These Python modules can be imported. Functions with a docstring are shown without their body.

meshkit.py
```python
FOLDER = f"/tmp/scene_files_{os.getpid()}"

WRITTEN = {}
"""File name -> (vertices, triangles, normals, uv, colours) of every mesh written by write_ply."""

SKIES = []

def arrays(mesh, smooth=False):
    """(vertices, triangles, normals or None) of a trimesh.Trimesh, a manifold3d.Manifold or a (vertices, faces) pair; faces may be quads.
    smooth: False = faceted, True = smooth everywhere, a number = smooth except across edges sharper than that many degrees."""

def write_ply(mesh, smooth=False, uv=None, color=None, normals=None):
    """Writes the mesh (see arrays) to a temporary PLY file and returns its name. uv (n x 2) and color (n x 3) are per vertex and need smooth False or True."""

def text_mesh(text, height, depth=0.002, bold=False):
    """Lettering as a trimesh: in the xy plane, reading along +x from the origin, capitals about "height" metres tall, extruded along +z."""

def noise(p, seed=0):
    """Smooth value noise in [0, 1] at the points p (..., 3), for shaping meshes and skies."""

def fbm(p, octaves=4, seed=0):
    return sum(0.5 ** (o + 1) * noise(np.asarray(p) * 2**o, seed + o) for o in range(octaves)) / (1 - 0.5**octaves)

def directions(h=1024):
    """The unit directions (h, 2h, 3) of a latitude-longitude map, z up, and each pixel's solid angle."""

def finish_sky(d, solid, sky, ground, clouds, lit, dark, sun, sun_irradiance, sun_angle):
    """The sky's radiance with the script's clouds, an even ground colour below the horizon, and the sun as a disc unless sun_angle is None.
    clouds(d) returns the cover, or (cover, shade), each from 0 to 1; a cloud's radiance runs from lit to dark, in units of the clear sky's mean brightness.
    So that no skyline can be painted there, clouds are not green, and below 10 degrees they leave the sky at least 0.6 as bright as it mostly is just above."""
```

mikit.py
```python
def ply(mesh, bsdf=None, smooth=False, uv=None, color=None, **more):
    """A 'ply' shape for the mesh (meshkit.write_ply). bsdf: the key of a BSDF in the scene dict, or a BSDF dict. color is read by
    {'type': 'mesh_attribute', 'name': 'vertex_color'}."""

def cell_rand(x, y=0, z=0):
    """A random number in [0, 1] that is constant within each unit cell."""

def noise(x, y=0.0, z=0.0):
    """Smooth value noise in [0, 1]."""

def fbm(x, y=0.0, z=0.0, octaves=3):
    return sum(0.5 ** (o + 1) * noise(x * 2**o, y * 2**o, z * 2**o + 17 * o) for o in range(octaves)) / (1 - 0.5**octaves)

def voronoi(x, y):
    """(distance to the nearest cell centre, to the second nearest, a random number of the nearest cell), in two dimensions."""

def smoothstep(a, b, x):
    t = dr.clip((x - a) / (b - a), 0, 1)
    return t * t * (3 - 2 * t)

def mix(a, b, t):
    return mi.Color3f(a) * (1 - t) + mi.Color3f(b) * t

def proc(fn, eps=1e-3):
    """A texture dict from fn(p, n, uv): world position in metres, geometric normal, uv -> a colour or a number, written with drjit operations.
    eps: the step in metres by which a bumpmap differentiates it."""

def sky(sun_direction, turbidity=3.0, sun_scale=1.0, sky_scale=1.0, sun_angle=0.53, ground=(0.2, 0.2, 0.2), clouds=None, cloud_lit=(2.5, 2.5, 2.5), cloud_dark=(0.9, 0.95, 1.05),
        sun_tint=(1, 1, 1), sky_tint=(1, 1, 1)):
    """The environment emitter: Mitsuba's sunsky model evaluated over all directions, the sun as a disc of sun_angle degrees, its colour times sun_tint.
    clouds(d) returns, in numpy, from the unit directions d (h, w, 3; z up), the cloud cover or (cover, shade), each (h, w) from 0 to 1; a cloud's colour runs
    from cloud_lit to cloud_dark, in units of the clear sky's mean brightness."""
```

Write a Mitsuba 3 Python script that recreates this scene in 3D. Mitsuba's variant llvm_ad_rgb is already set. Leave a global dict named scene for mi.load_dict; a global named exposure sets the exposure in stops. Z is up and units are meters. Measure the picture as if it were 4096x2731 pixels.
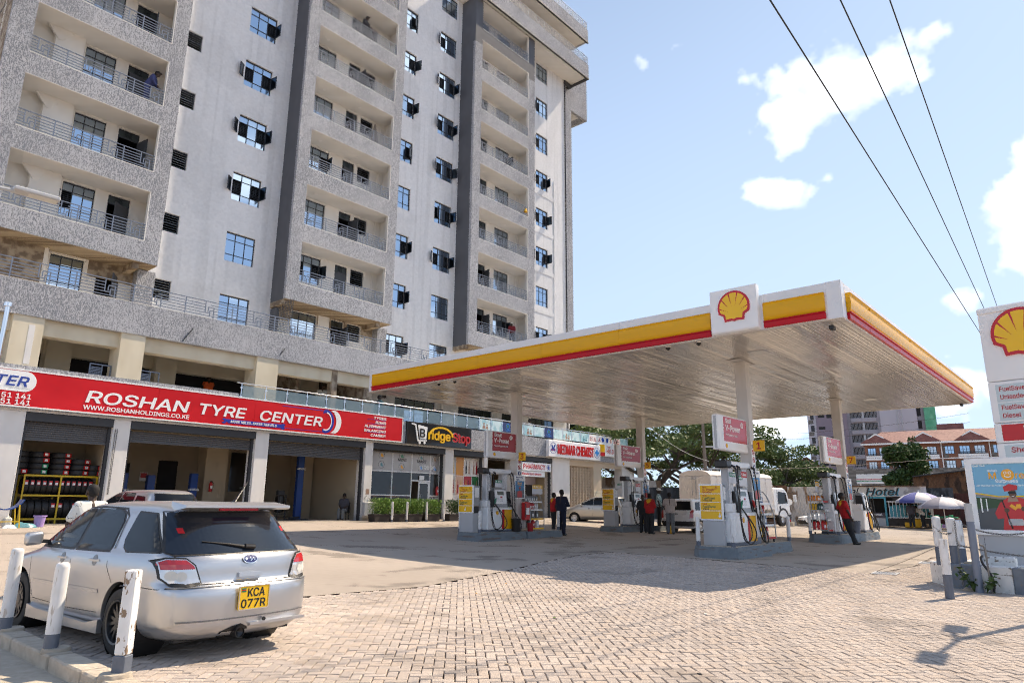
import math, random
import numpy as np, trimesh, mitsuba as mi, mikit, meshkit
import drjit as dr
import shapely
from shapely.geometry import Polygon, box as sbox
from shapely.prepared import prep
from scipy.spatial import ConvexHull
from scipy.interpolate import RBFInterpolator
import manifold3d as m3
from mikit import proc, noise, fbm, cell_rand, smoothstep, mix

T4 = mi.ScalarTransform4f
scene, labels = {'type': 'scene'}, {}
rng = random.Random(7)
nrng = np.random.default_rng(11)

# ---------------------------------------------------------------- camera, light
CZ = 1.40                                   # eye height; heights below are often given relative to it
PITCH, ROLL, HEAD = math.radians(13.33), math.radians(0.547), math.radians(41.35)
_f0 = np.array([math.cos(HEAD), math.sin(HEAD), 0]); _r0 = np.array([math.sin(HEAD), -math.cos(HEAD), 0]); _z = np.array([0, 0, 1.])
FWD = math.cos(PITCH) * _f0 + math.sin(PITCH) * _z
_up = -math.sin(PITCH) * _f0 + math.cos(PITCH) * _z
RIGHT = math.cos(ROLL) * _r0 + math.sin(ROLL) * _up
UP = -math.sin(ROLL) * _r0 + math.cos(ROLL) * _up
EYE = np.array([0, 0, CZ])
scene['camera'] = {'type': 'perspective', 'fov': 73.53, 'fov_axis': 'x', 'near_clip': 0.1, 'far_clip': 3000.0,
                   'to_world': T4().look_at(origin=EYE.tolist(), target=(EYE + FWD).tolist(), up=UP.tolist())}
SUN = np.array([0.77, -0.20, 1.0])

def _dir(az, el):
    az, el = math.radians(az), math.radians(el)
    return np.array([math.cos(el) * math.cos(az), math.cos(el) * math.sin(az), math.sin(el)])

CLOUDS = [  # azimuth, elevation, half width, half height (degrees), strength
    (12.6, 31.0, 7.0, 2.6, 1.0), (16.9, 29.2, 3.2, 2.6, 1.0), (9.0, 32.2, 3.6, 1.6, .9), (18.6, 23.8, 2.9, 1.5, 1.05), (29.7, 34.8, 2.3, 1.3, .62), (31.4, 35.6, 1.0, 1.5, .45),
    (26.2, 35.8, .9, .6, .6), (2.0, 19.0, 3.4, 4.8, 1.0), (1.5, 22.5, 2.2, 2.4, .9), (7.5, 14.5, 3.0, 1.2, .5), (12, 13, 4, 1.0, .45),
    (30, 8, 6, 2.0, .7), (22, 6, 5, 2.2, .8), (15, 7.5, 3, 1.6, .75), (8, 8, 5, 2.4, .75), (38, 10, 5, 2, .5)]

def clouds(d):
    p = d / np.maximum(np.abs(d[..., 2:]), .12)
    n = meshkit.fbm(d * 26.0, 5, 3)
    n2 = meshkit.fbm(d * 60.0 + 5.1, 4, 8)
    cover = np.zeros(d.shape[:2])
    az = np.degrees(np.arctan2(d[..., 1], d[..., 0])); el = np.degrees(np.arcsin(np.clip(d[..., 2], -1, 1)))
    for a, e, w, h, s in CLOUDS:
        r2 = ((az - a) * np.cos(np.radians(e)) / w) ** 2 + ((el - e) / h) ** 2
        body = s * np.exp(-1.1 * r2) + (n - .5) * 1.15 + (n2 - .5) * .5
        cover = np.maximum(cover, np.clip((body - .46) / .55, 0, 1) ** .8 * (r2 < 5))
    far = np.clip((meshkit.fbm(p * 1.1 + 9.0, 5, 5) - .60) / .10, 0, 1)          # ordinary fair weather cumulus over the rest of the sky
    ang = np.abs((az - 20 + 180) % 360 - 180)
    far = far * np.clip((ang - 45) / 25, 0, 1) * np.clip((el - 4) / 10, 0, 1)
    sun = SUN / np.linalg.norm(SUN); gam = np.degrees(np.arccos(np.clip(d @ sun, -1, 1)))
    haze = np.clip(1.0 * np.exp(-(np.maximum(el, 0) / 46.0) ** 2) * (.45 + .55 * np.exp(-(gam / 75.0) ** 2)) + .10 * (meshkit.fbm(p * .9, 4, 2) - .4), 0, 1)   # pale tropical haze, thick low down and towards the sun
    cum = np.maximum(cover, far)
    shade = np.clip((meshkit.fbm(d * 18 + 2.2, 4, 4) - .45) / .5, 0, .45)
    total = cum + (1 - cum) * haze
    return total, np.clip((cum * shade + (1 - cum) * haze) / np.maximum(total, 1e-6), 0, 1)

scene['sky'] = mikit.sky(SUN.tolist(), turbidity=3.0, sky_scale=.85, ground=(.26, .24, .22), clouds=clouds, cloud_lit=(4.6, 4.6, 4.6), cloud_dark=(1.95, 2.42, 3.15))
exposure = 2.3

# ---------------------------------------------------------------- mesh helpers: a mesh is (vertices, triangles)
def cat(ms):
    vs, fs, k = [], [], 0
    for v, f in ms:
        vs.append(np.asarray(v, float)); fs.append(np.asarray(f, int) + k); k += len(v)
    return np.vstack(vs), np.vstack(fs)

def tm(t):
    return np.array(t.vertices), np.array(t.faces)

_BF = np.array([[0, 2, 1], [0, 3, 2], [4, 5, 6], [4, 6, 7], [0, 1, 5], [0, 5, 4], [1, 2, 6], [1, 6, 5], [2, 3, 7], [2, 7, 6], [3, 0, 4], [3, 4, 7]])
def box(x0, x1, y0, y1, z0, z1):
    x0, x1 = min(x0, x1), max(x0, x1); y0, y1 = min(y0, y1), max(y0, y1); z0, z1 = min(z0, z1), max(z0, z1)
    return np.array([[x0, y0, z0], [x1, y0, z0], [x1, y1, z0], [x0, y1, z0], [x0, y0, z1], [x1, y0, z1], [x1, y1, z1], [x0, y1, z1]], float), _BF

def _chamfer_pattern():
    pts = []
    for i in (-1, 1):
        for j in (-1, 1):
            for k in (-1, 1):
                for a in range(3):
                    q = np.array([i, j, k], float) * .8; q[a] = [i, j, k][a] * 1.0
                    pts.append(q)
    pts = np.array(pts); h = ConvexHull(pts); f = h.simplices.copy()
    for t in range(len(f)):
        a, b, c = pts[f[t]]
        if np.dot(np.cross(b - a, c - a), a + b + c) < 0: f[t] = f[t][::-1]
    return np.sign(pts), np.abs(pts) > .9, f
_CS, _CO, _CF = _chamfer_pattern()
def cbox(x0, x1, y0, y1, z0, z1, c=.01):
    lo, hi = np.minimum([x0, y0, z0], [x1, y1, z1]), np.maximum([x0, y0, z0], [x1, y1, z1])
    h = (hi - lo) / 2; c = min(c, h.min() * .45)
    return (lo + hi) / 2 + _CS * np.where(_CO, h, h - c), _CF

def xf(m, o=(0, 0, 0), ex=(1, 0, 0), ey=(0, 1, 0), ez=(0, 0, 1)):
    v, f = m
    v = np.asarray(v, float)
    return np.asarray(o, float) + v[:, :1] * np.asarray(ex, float) + v[:, 1:2] * np.asarray(ey, float) + v[:, 2:3] * np.asarray(ez, float), f

def rz(m, a, o=(0, 0, 0)):
    return xf(m, o, (math.cos(a), math.sin(a), 0), (-math.sin(a), math.cos(a), 0))

def mv(m, dx=0, dy=0, dz=0):
    return np.asarray(m[0], float) + [dx, dy, dz], m[1]

def facing_front(m, o):      # a flat mesh drawn in xy, set upright facing -y
    return xf(m, o, (1, 0, 0), (0, 0, 1), (0, -1, 0))
def facing_left(m, o):       # set upright facing -x
    return xf(m, o, (0, -1, 0), (0, 0, 1), (-1, 0, 0))
def facing_street(m, o):     # set upright facing -y seen from +x side: facing -y
    return xf(m, o, (1, 0, 0), (0, 0, 1), (0, -1, 0))

def tube(pts, r, n=6, cap=True):
    p = np.asarray(pts, float); k = len(p)
    t = np.gradient(p, axis=0); t /= np.linalg.norm(t, axis=1, keepdims=True) + 1e-12
    ref = np.array([0, 0, 1.]) if abs(t[0][2]) < .9 else np.array([1., 0, 0])
    a = np.cross(t[0], ref); a /= np.linalg.norm(a)
    A = []
    for i in range(k):
        a = a - t[i] * (a @ t[i]); a /= np.linalg.norm(a) + 1e-12; A.append(a)
    A = np.array(A); B = np.cross(t, A)
    ang = np.arange(n) * 2 * np.pi / n
    r = np.broadcast_to(r, (k,))
    v = (p[:, None] + r[:, None, None] * (np.cos(ang)[None, :, None] * A[:, None] + np.sin(ang)[None, :, None] * B[:, None])).reshape(-1, 3)
    i, j = np.meshgrid(np.arange(k - 1), np.arange(n), indexing='ij')
    q = np.stack([i * n + j, i * n + (j + 1) % n, (i + 1) * n + (j + 1) % n, (i + 1) * n + j], -1).reshape(-1, 4)
    f = [q[:, [0, 1, 2]], q[:, [0, 2, 3]]]
    if cap:
        v = np.vstack([v, p[0], p[-1]]); c0, c1 = k * n, k * n + 1; jj = np.arange(n)
        f += [np.stack([(jj + 1) % n, jj, jj * 0 + c0], 1), np.stack([(k - 1) * n + jj, (k - 1) * n + (jj + 1) % n, jj * 0 + c1], 1)]
    return v, np.vstack(f)

def bar(a, b, w=.03, h=None):     # a square bar from a to b
    a, b = np.asarray(a, float), np.asarray(b, float); h = h or w
    t = b - a; L = np.linalg.norm(t); t /= L
    s = np.cross(t, [0, 0, 1.]) if abs(t[2]) < .95 else np.array([1., 0, 0]); s /= np.linalg.norm(s); u = np.cross(s, t)
    return xf(box(-w / 2, w / 2, 0, L, -h / 2, h / 2), a, s, t, u)

def lathe(prof, n=16, o=(0, 0, 0)):
    prof = np.asarray(prof, float); ang = np.arange(n) * 2 * np.pi / n; k = len(prof)
    v = np.stack([prof[:, None, 0] * np.cos(ang), prof[:, None, 0] * np.sin(ang), np.broadcast_to(prof[:, None, 1], (k, n))], -1).reshape(-1, 3)
    i, j = np.meshgrid(np.arange(k - 1), np.arange(n), indexing='ij')
    q = np.stack([i * n + j, i * n + (j + 1) % n, (i + 1) * n + (j + 1) % n, (i + 1) * n + j], -1).reshape(-1, 4)
    return v + np.asarray(o, float), np.vstack([q[:, [0, 1, 2]], q[:, [0, 2, 3]]])

def cyl(o, r, h, n=14, r2=None):
    r2 = r if r2 is None else r2
    return lathe([(0.0005, 0), (r, 0), (r2, h), (0.0005, h)], n, o)

def prism(poly, depth):           # polygon in xy (list of points or shapely), extruded along +z
    if not isinstance(poly, shapely.Geometry): poly = Polygon(poly)
    poly = poly.buffer(0)
    return cat([tm(trimesh.creation.extrude_polygon(g, depth, engine='earcut')) for g in getattr(poly, 'geoms', [poly]) if g.area > 1e-9])

def hull(pts):
    h = ConvexHull(np.asarray(pts, float)); v = np.asarray(pts, float); f = h.simplices.copy(); c = v[h.vertices].mean(0)
    a, b, d = v[f[:, 0]], v[f[:, 1]], v[f[:, 2]]
    flip = ((np.cross(b - a, d - a)) * (a - c)).sum(1) < 0
    f[flip] = f[flip][:, ::-1]
    used = np.unique(f); re = np.full(len(v), -1); re[used] = np.arange(len(used))
    return v[used], re[f]

def rrect(w, h, r, n=5):          # rounded rectangle, centred
    pts = []
    for cx, cy, a0 in ((w / 2 - r, h / 2 - r, 0), (-w / 2 + r, h / 2 - r, 90), (-w / 2 + r, -h / 2 + r, 180), (w / 2 - r, -h / 2 + r, 270)):
        for k in range(n + 1):
            a = math.radians(a0 + 90 * k / n); pts.append((cx + r * math.cos(a), cy + r * math.sin(a)))
    return pts

def circle(r, n=20, cx=0, cy=0):
    return [(cx + r * math.cos(2 * math.pi * k / n), cy + r * math.sin(2 * math.pi * k / n)) for k in range(n)]

_TX = {}
def text(s, h, depth=.004, bold=False, width=None, shear=0, align='l', stretch=1.0):
    k = (s, bold)
    if k not in _TX:
        t = meshkit.text_mesh(s, 1.0, 1.0, bold); v = np.array(t.vertices); f = np.array(t.faces)
        v[:, 0] -= v[:, 0].min(); _TX[k] = (v, f)
    v, f = _TX[k]
    v = v * [h * stretch, h, depth]
    if width: v[:, 0] *= width / v[:, 0].max()
    v[:, 0] += shear * v[:, 1]
    if align == 'c': v[:, 0] -= v[:, 0].max() / 2
    if align == 'r': v[:, 0] -= v[:, 0].max()
    return v, f

# ---------------------------------------------------------------- scene entries
def numbered(name):
    if name not in _USED: _USED.add(name); return name
    k = 1
    while f'{name}_{k:03d}' in _USED: k += 1
    key = f'{name}_{k:03d}'; _USED.add(key); return key
_USED = set()

def thing(name, label, cat_, group=None, kind=None):
    key = numbered(name)
    labels[key] = {'label': label, 'category': cat_}
    if group: labels[key]['group'] = group
    if kind: labels[key]['kind'] = kind
    return key

def part(parent, name, mesh, m, smooth=False, label=None, kind=None):
    key = numbered(parent + '__' + name)
    scene[key] = mikit.ply(mesh, m, smooth=smooth)
    if label or kind:
        labels[key] = {}
        if label: labels[key]['label'] = label
        if kind: labels[key]['kind'] = kind
    return key

def single(name, mesh, m, label, cat_, group=None, kind=None, smooth=False):
    key = thing(name, label, cat_, group, kind)
    scene[key] = mikit.ply(mesh, m, smooth=smooth)
    return key

def struct(name, mesh, m, label, cat_='ground', smooth=False):
    return single(name, mesh, m, label, cat_, kind='structure', smooth=smooth)

# ---------------------------------------------------------------- materials
def C(r, g=None, b=None):
    if g is None: g = b = r
    return {'type': 'rgb', 'value': [float(r), float(g), float(b)]}
def hexc(h):
    h = h.lstrip('#'); return [((int(h[i:i + 2], 16) / 255) ** 2.2) for i in (0, 2, 4)]

def mat(key, color, rough=.5, metal=0., spec=.5, **kw):
    col = color if isinstance(color, dict) else C(*color) if isinstance(color, (tuple, list)) else C(color)
    d = {'type': 'principled', 'base_color': col, 'roughness': rough, 'metallic': metal, 'specular': spec, **kw}
    scene[key] = {'type': 'twosided', 'bsdf': d}
    return key

def bumpy(key, color, fn, scale, rough=.8, eps=.01, **kw):
    col = color if isinstance(color, dict) else C(*color)
    scene[key] = {'type': 'twosided', 'bsdf': {'type': 'bumpmap', 'arbitrary': proc(fn, eps), 'scale': scale,
                  'bsdf': {'type': 'principled', 'base_color': col, 'roughness': rough, 'specular': .3, **kw}}}
    return key

def _rough(p, n, uv):            # roughcast: short vertical dashes
    a = p.x + p.y
    s = noise(a * 34, p.z * 10, p.y * 2) * .4 + noise(a * 75 + 7, p.z * 26, 3.0) * .6
    g = fbm(a * .7, p.z * .5, 5.0, 3)
    t = smoothstep(.30, .68, s + (g - .5) * .25)
    return mix((.20, .21, .235), (.46, .465, .49), t)
def _roughh(p, n, uv):
    a = p.x + p.y
    return (noise(a * 34, p.z * 10, p.y * 2) * .4 + noise(a * 75 + 7, p.z * 26, 3.0) * .6)
bumpy('roughcast', proc(_rough), _roughh, .05, .85)

def _white(p, n, uv):
    a = p.x + p.y
    g = fbm(a * 9, p.z * 9, 1.0, 3); w = fbm(a * .35, p.z * .22, 2.0, 3); r = noise(a * 5., p.z * .25, 7.)
    return mix((.62, .625, .64), (.74, .745, .755), g) * (0.93 + .10 * w) * (1 - .10 * smoothstep(.55, .9, r) - .06 * smoothstep(.58, .66, fbm(a * .5 + 3, p.z * .4, 6., 2)))
def _whiteh(p, n, uv):
    return fbm((p.x + p.y) * 14, p.z * 11, 2.0, 2)
bumpy('white_render', proc(_white), _whiteh, .02, .85)
mat('balcony_cream', proc(lambda p, n, uv: mix((.60, .575, .53), (.70, .685, .65), fbm((p.x + p.y) * 1.2, p.z * .8, 3., 3))), .8)
mat('cream_paint', proc(lambda p, n, uv: mix((.52, .45, .32), (.66, .60, .47), fbm((p.x + p.y) * 2.2, p.z * .7, 1., 3))), .75)
mat('beige_paint', proc(lambda p, n, uv: mix((.50, .40, .29), (.58, .48, .36), fbm((p.x + p.y) * 1.5, p.z * 1.5, 1., 3))), .75)
mat('shop_white', proc(lambda p, n, uv: mix((.62, .60, .575), (.74, .725, .70), fbm((p.x + p.y) * 2.5, p.z * 1.2, 4., 3)) * (1 - .25 * smoothstep(.5, .95, 1 - (p.z - .5) * 1.6 + .4 * noise((p.x + p.y) * 6, p.z * 3)))), .7)
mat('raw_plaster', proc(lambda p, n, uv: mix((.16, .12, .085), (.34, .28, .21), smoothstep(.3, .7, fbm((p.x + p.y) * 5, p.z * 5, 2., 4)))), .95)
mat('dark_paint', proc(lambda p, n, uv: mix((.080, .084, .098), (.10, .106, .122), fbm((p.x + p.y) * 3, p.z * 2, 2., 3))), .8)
mat('dark_trim', (.035, .037, .043), .6)
mat('rail_metal', (.17, .20, .26), .45, .2)
mat('frame_metal', (.035, .042, .055), .45, .1)
mat('pane', (.40, .50, .62), .03, 1.0)
mat('dim_pane', (.10, .13, .16), .05, 1.0)
mat('louvre_glass', (.30, .34, .38), .15, .6)
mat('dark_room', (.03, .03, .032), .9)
mat('dark_door', (.045, .05, .06), .45)
mat('shutter_steel', (.10, .10, .105), .5, .3)
mat('room_beige', (.42, .35, .25), .8)
mat('room_floor', (.20, .17, .14), .7)

def _conc(p, n, uv):
    g = fbm(p.x * .35, p.y * .35, 3., 4); s = fbm(p.x * 9, p.y * 9, 1., 3); o = smoothstep(.60, .78, fbm(p.x * 1.1 + 3, p.y * 1.1, 8., 4))
    c = mix((.25, .212, .178), (.35, .305, .262), g * .75 + s * .25)
    return c * (1 - .38 * o)
bumpy('concrete', proc(_conc), lambda p, n, uv: fbm(p.x * 22, p.y * 22, 1., 2), .008, .85)
def _kerbc(p, n, uv):
    s = fbm(p.x * 14, p.y * 14, p.z * 14, 4); g = fbm(p.x * 2, p.y * 2, p.z * 3, 3)
    return mix((.25, .205, .155), (.50, .445, .37), s * .6 + g * .4)
bumpy('kerb_concrete', proc(_kerbc), lambda p, n, uv: fbm(p.x * 40, p.y * 40, p.z * 40, 3), .012, .9)
def _earth(p, n, uv):
    return mix((.18, .145, .11), (.29, .24, .195), fbm(p.x * .5, p.y * .5, 2., 4))
mat('earth', proc(_earth), .95)
mat('sand_joint', (.10, .08, .062), .95)
def _pav(k):
    base = [(.315, .268, .232), (.34, .292, .255), (.292, .252, .224), (.33, .275, .232)][k]
    b2 = [x * 1.18 for x in base]
    def fn(p, n, uv):
        s = fbm(p.x * 45, p.y * 45, 1., 2); g = fbm(p.x * .8, p.y * .8, 5., 4); l = fbm(p.x * .18, p.y * .18, 7., 2); o = smoothstep(.64, .76, fbm(p.x * 1.5 + 9, p.y * 1.5, 3., 4))
        tr = p.y - .42 * (p.x - 5.) - 2.2 + .5 * noise(p.x * .5, 0., 2.); tr2 = tr + 1.55; tk = smoothstep(.30, .05, dr.abs(tr)) + smoothstep(.30, .05, dr.abs(tr2))
        return mix(base, b2, s * .7 + g * .3) * (1 - .16 * tk * fbm(p.x * 2, p.y * 2, 9., 2)) * (.80 + .25 * g + .15 * l) * (1 - .22 * o)
    return fn
for _k in range(4):
    bumpy(f'paver_{_k}', proc(_pav(_k)), lambda p, n, uv: fbm(p.x * 60, p.y * 60, p.z * 60, 2), .006, .9)

# ---------------------------------------------------------------- the lie of the ground
_H = [(0, 0, 1.46), (2.9, 7.6, 1.46), (4.5, 7.7, 1.46), (2.3, 9.3, 1.46), (4, 3, 1.46), (8, 3, 1.46), (14, 2.4, 1.46), (15.5, 1.5, 1.46), (11, 5.5, 1.43), (10, 12, 1.39), (17.6, 8.3, 1.32),
      (18, 17.5, 1.27), (28, 18, 1.17), (31, 15, 1.21), (45.5, 17, 1.24), (48, 16, 1.28), (28, 8.5, 1.25), (34, 8.5, 1.27), (6, 28, .86), (20, 28, .85), (36, 28, .85), (46, 28, .86), (34, 25, .95), (8, 22, 1.08), (8, 17, 1.26), (40, 18, 1.2),
      (44, 8, 1.36), (50, 14, 1.39), (46, 2, 1.44), (30, 0, 1.45), (20, 3.5, 1.45), (25, 3, 1.45), (-10, 0, 1.46), (0, -10, 1.46), (30, -20, 1.45), (70, 10, 1.4), (70, 40, 1.1), (0, 40, .86), (40, 40, .86), (-10, 20, 1.1), (-10, 28, .88)]
_H = np.array(_H)
_G = RBFInterpolator(_H[:, :2], CZ - _H[:, 2], kernel='thin_plate_spline', smoothing=.6)
def Gz(xy):
    xy = np.atleast_2d(np.asarray(xy, float))
    q = np.clip(xy, [-10, -20], [70, 40])
    return _G(q)
def G(x, y):
    return float(Gz([[x, y]])[0])

def sheet(poly, step, dz=0., flat=None):
    """A sheet over the polygon, cut into cells so that it follows the ground."""
    pp = prep(poly); x0, y0, x1, y1 = poly.bounds
    V, F = [], []
    xs, ys = np.arange(math.floor(x0 / step) * step, x1 + step, step), np.arange(math.floor(y0 / step) * step, y1 + step, step)
    for x in xs[:-1] if len(xs) > 1 else xs:
        for y in ys[:-1] if len(ys) > 1 else ys:
            c = sbox(x, y, x + step, y + step)
            if pp.contains(c): gs = [c]
            elif pp.intersects(c): gs = getattr(c.intersection(poly), 'geoms', [c.intersection(poly)])
            else: continue
            for g in gs:
                if g.geom_type != 'Polygon' or g.area < 1e-6: continue
                v, f = trimesh.creation.triangulate_polygon(g, engine='earcut')
                v = np.asarray(v); f = np.asarray(f)
                a, b, c3 = v[f[:, 0]], v[f[:, 1]], v[f[:, 2]]
                cr = (b[:, 0] - a[:, 0]) * (c3[:, 1] - a[:, 1]) - (b[:, 1] - a[:, 1]) * (c3[:, 0] - a[:, 0])
                f[cr < 0] = f[cr < 0][:, ::-1]
                F.append(f + sum(len(q) for q in V)); V.append(v)
    v = np.vstack(V)
    z = Gz(v) + dz
    return np.column_stack([v, z]), np.vstack(F)

# paved apron in front: far edge traced on the ground
PAVE = Polygon([(-1, 9.4), (5.5, 9.4), (8.6, 9.55), (10.1, 9.92), (11.3, 10.18), (13.4, 10.83), (15, 11.24), (16.4, 11.44), (17.25, 11.28), (17.1, 9.5), (17.05, 7.2), (17.0, 4.45), (20.3, 4.3), (24.2, 4.6), (24.2, 1.2), (16.6, .9), (9.5, -2.4), (3, -2.4), (2.42, 4), (2.46, 6.6), (2.44, 9.2)])
PAVE = Polygon([(2.50, 11.4), (6.0, 10.0), (8.6, 9.55), (10.1, 9.92), (11.3, 10.18), (13.4, 10.83), (15, 11.24), (16.4, 11.44), (17.25, 11.28), (17.1, 9.5), (17.05, 7.2), (17.0, 4.45), (20.3, 4.3), (24.2, 4.6), (24.2, 1.2), (16.6, .9), (9.5, -2.4), (2.7, -2.4), (2.62, 4), (2.54, 8)])
FORE = Polygon([(-14, 29), (-14, 11), (2.47, 11.2), *list(PAVE.exterior.coords)[1:14], (24.2, 4.6), (24.2, -3), (47, -3), (52, 12), (47, 22), (47, 29)]).buffer(0).difference(PAVE.buffer(.02))
big = []
for x0, x1, n in ((-400, -10, 6), (-10, 80, 45), (80, 900, 8)): big += list(np.linspace(x0, x1, n, endpoint=False))
xs = np.array(big + [900.]); ys = np.array(list(np.linspace(-400, -20, 6, endpoint=False)) + list(np.linspace(-20, 60, 40, endpoint=False)) + list(np.linspace(60, 900, 9)))
gx, gy = np.meshgrid(xs, ys, indexing='ij'); zz = Gz(np.column_stack([gx.ravel(), gy.ravel()])) - .06
i, j = np.meshgrid(np.arange(len(xs) - 1), np.arange(len(ys) - 1), indexing='ij'); nn = len(ys)
q = np.stack([i * nn + j, (i + 1) * nn + j, (i + 1) * nn + j + 1, i * nn + j + 1], -1).reshape(-1, 4)
struct('ground', (np.column_stack([gx.ravel(), gy.ravel(), zz]), np.vstack([q[:, [0, 1, 2]], q[:, [0, 2, 3]]])), 'earth', 'dusty brown earth beyond the concrete and the paving')

# concrete forecourt in cast slabs with open joints
fc = thing('forecourt', 'pale worn concrete forecourt between the pavers and the shops', 'ground', kind='structure')
cuts = [shapely.LineString(l) for l in (((17.2, 11.3), (17.6, 29)), ((17.1, 8), (14.6, 14.6), (9.5, 22), (7, 29)), ((22.6, -3), (22.9, 29)), ((29, -3), (29.2, 29)), ((35.5, -3), (35.6, 29)), ((-14, 21.4), (47, 21.6)), ((17, 13.2), (40, 13.4)), ((41.5, -3), (41.5, 29)), ((-14, 15.8), (13.8, 15.9)), ((2.4, 11), (1.5, 29)), ((17, 4.5), (47, 6.6)))]
gaps = shapely.union_all([c.buffer(.012) for c in cuts])
for g in sorted(FORE.difference(gaps).geoms, key=lambda g: -g.area):
    if g.area > .3: part(fc, 'slab', sheet(g, 1.0), 'concrete', smooth=True)
base = thing('joint_bed', 'dark sandy bed showing in the open joints of the paving and slabs', 'sand', kind='structure')
scene[base] = mikit.ply(sheet(PAVE.union(FORE).buffer(.03), 1.5, -.028), 'sand_joint')

# ---------------------------------------------------------------- block pavers, herringbone, laid at 45 degrees to the shops
PL, PW, GAP = .200, .100, .0085
PA = math.radians(45.5)
pe1, pe2 = np.array([math.cos(PA), math.sin(PA)]), np.array([-math.sin(PA), math.cos(PA)])
paving = thing('paving', 'herringbone concrete block paving in the foreground, sun bleached beige', 'paving', kind='structure')
pin = prep(PAVE.buffer(-.02)); psoft = prep(PAVE.buffer(.06))
blocks = []
R_ = PW
for a in range(-260, 330):
    for b in range(-190, 190):
        # herringbone on a unit grid: period 4
        k = (a - b) % 4
        if k == 0: c, s = ((a + 1) * R_, (b + .5) * R_), 0
        elif k == 2: c, s = ((a + .5) * R_, (b + 1) * R_ - R_), 1
        else: continue
        blocks.append((c[0], c[1], s))
B = np.array(blocks)
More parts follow.
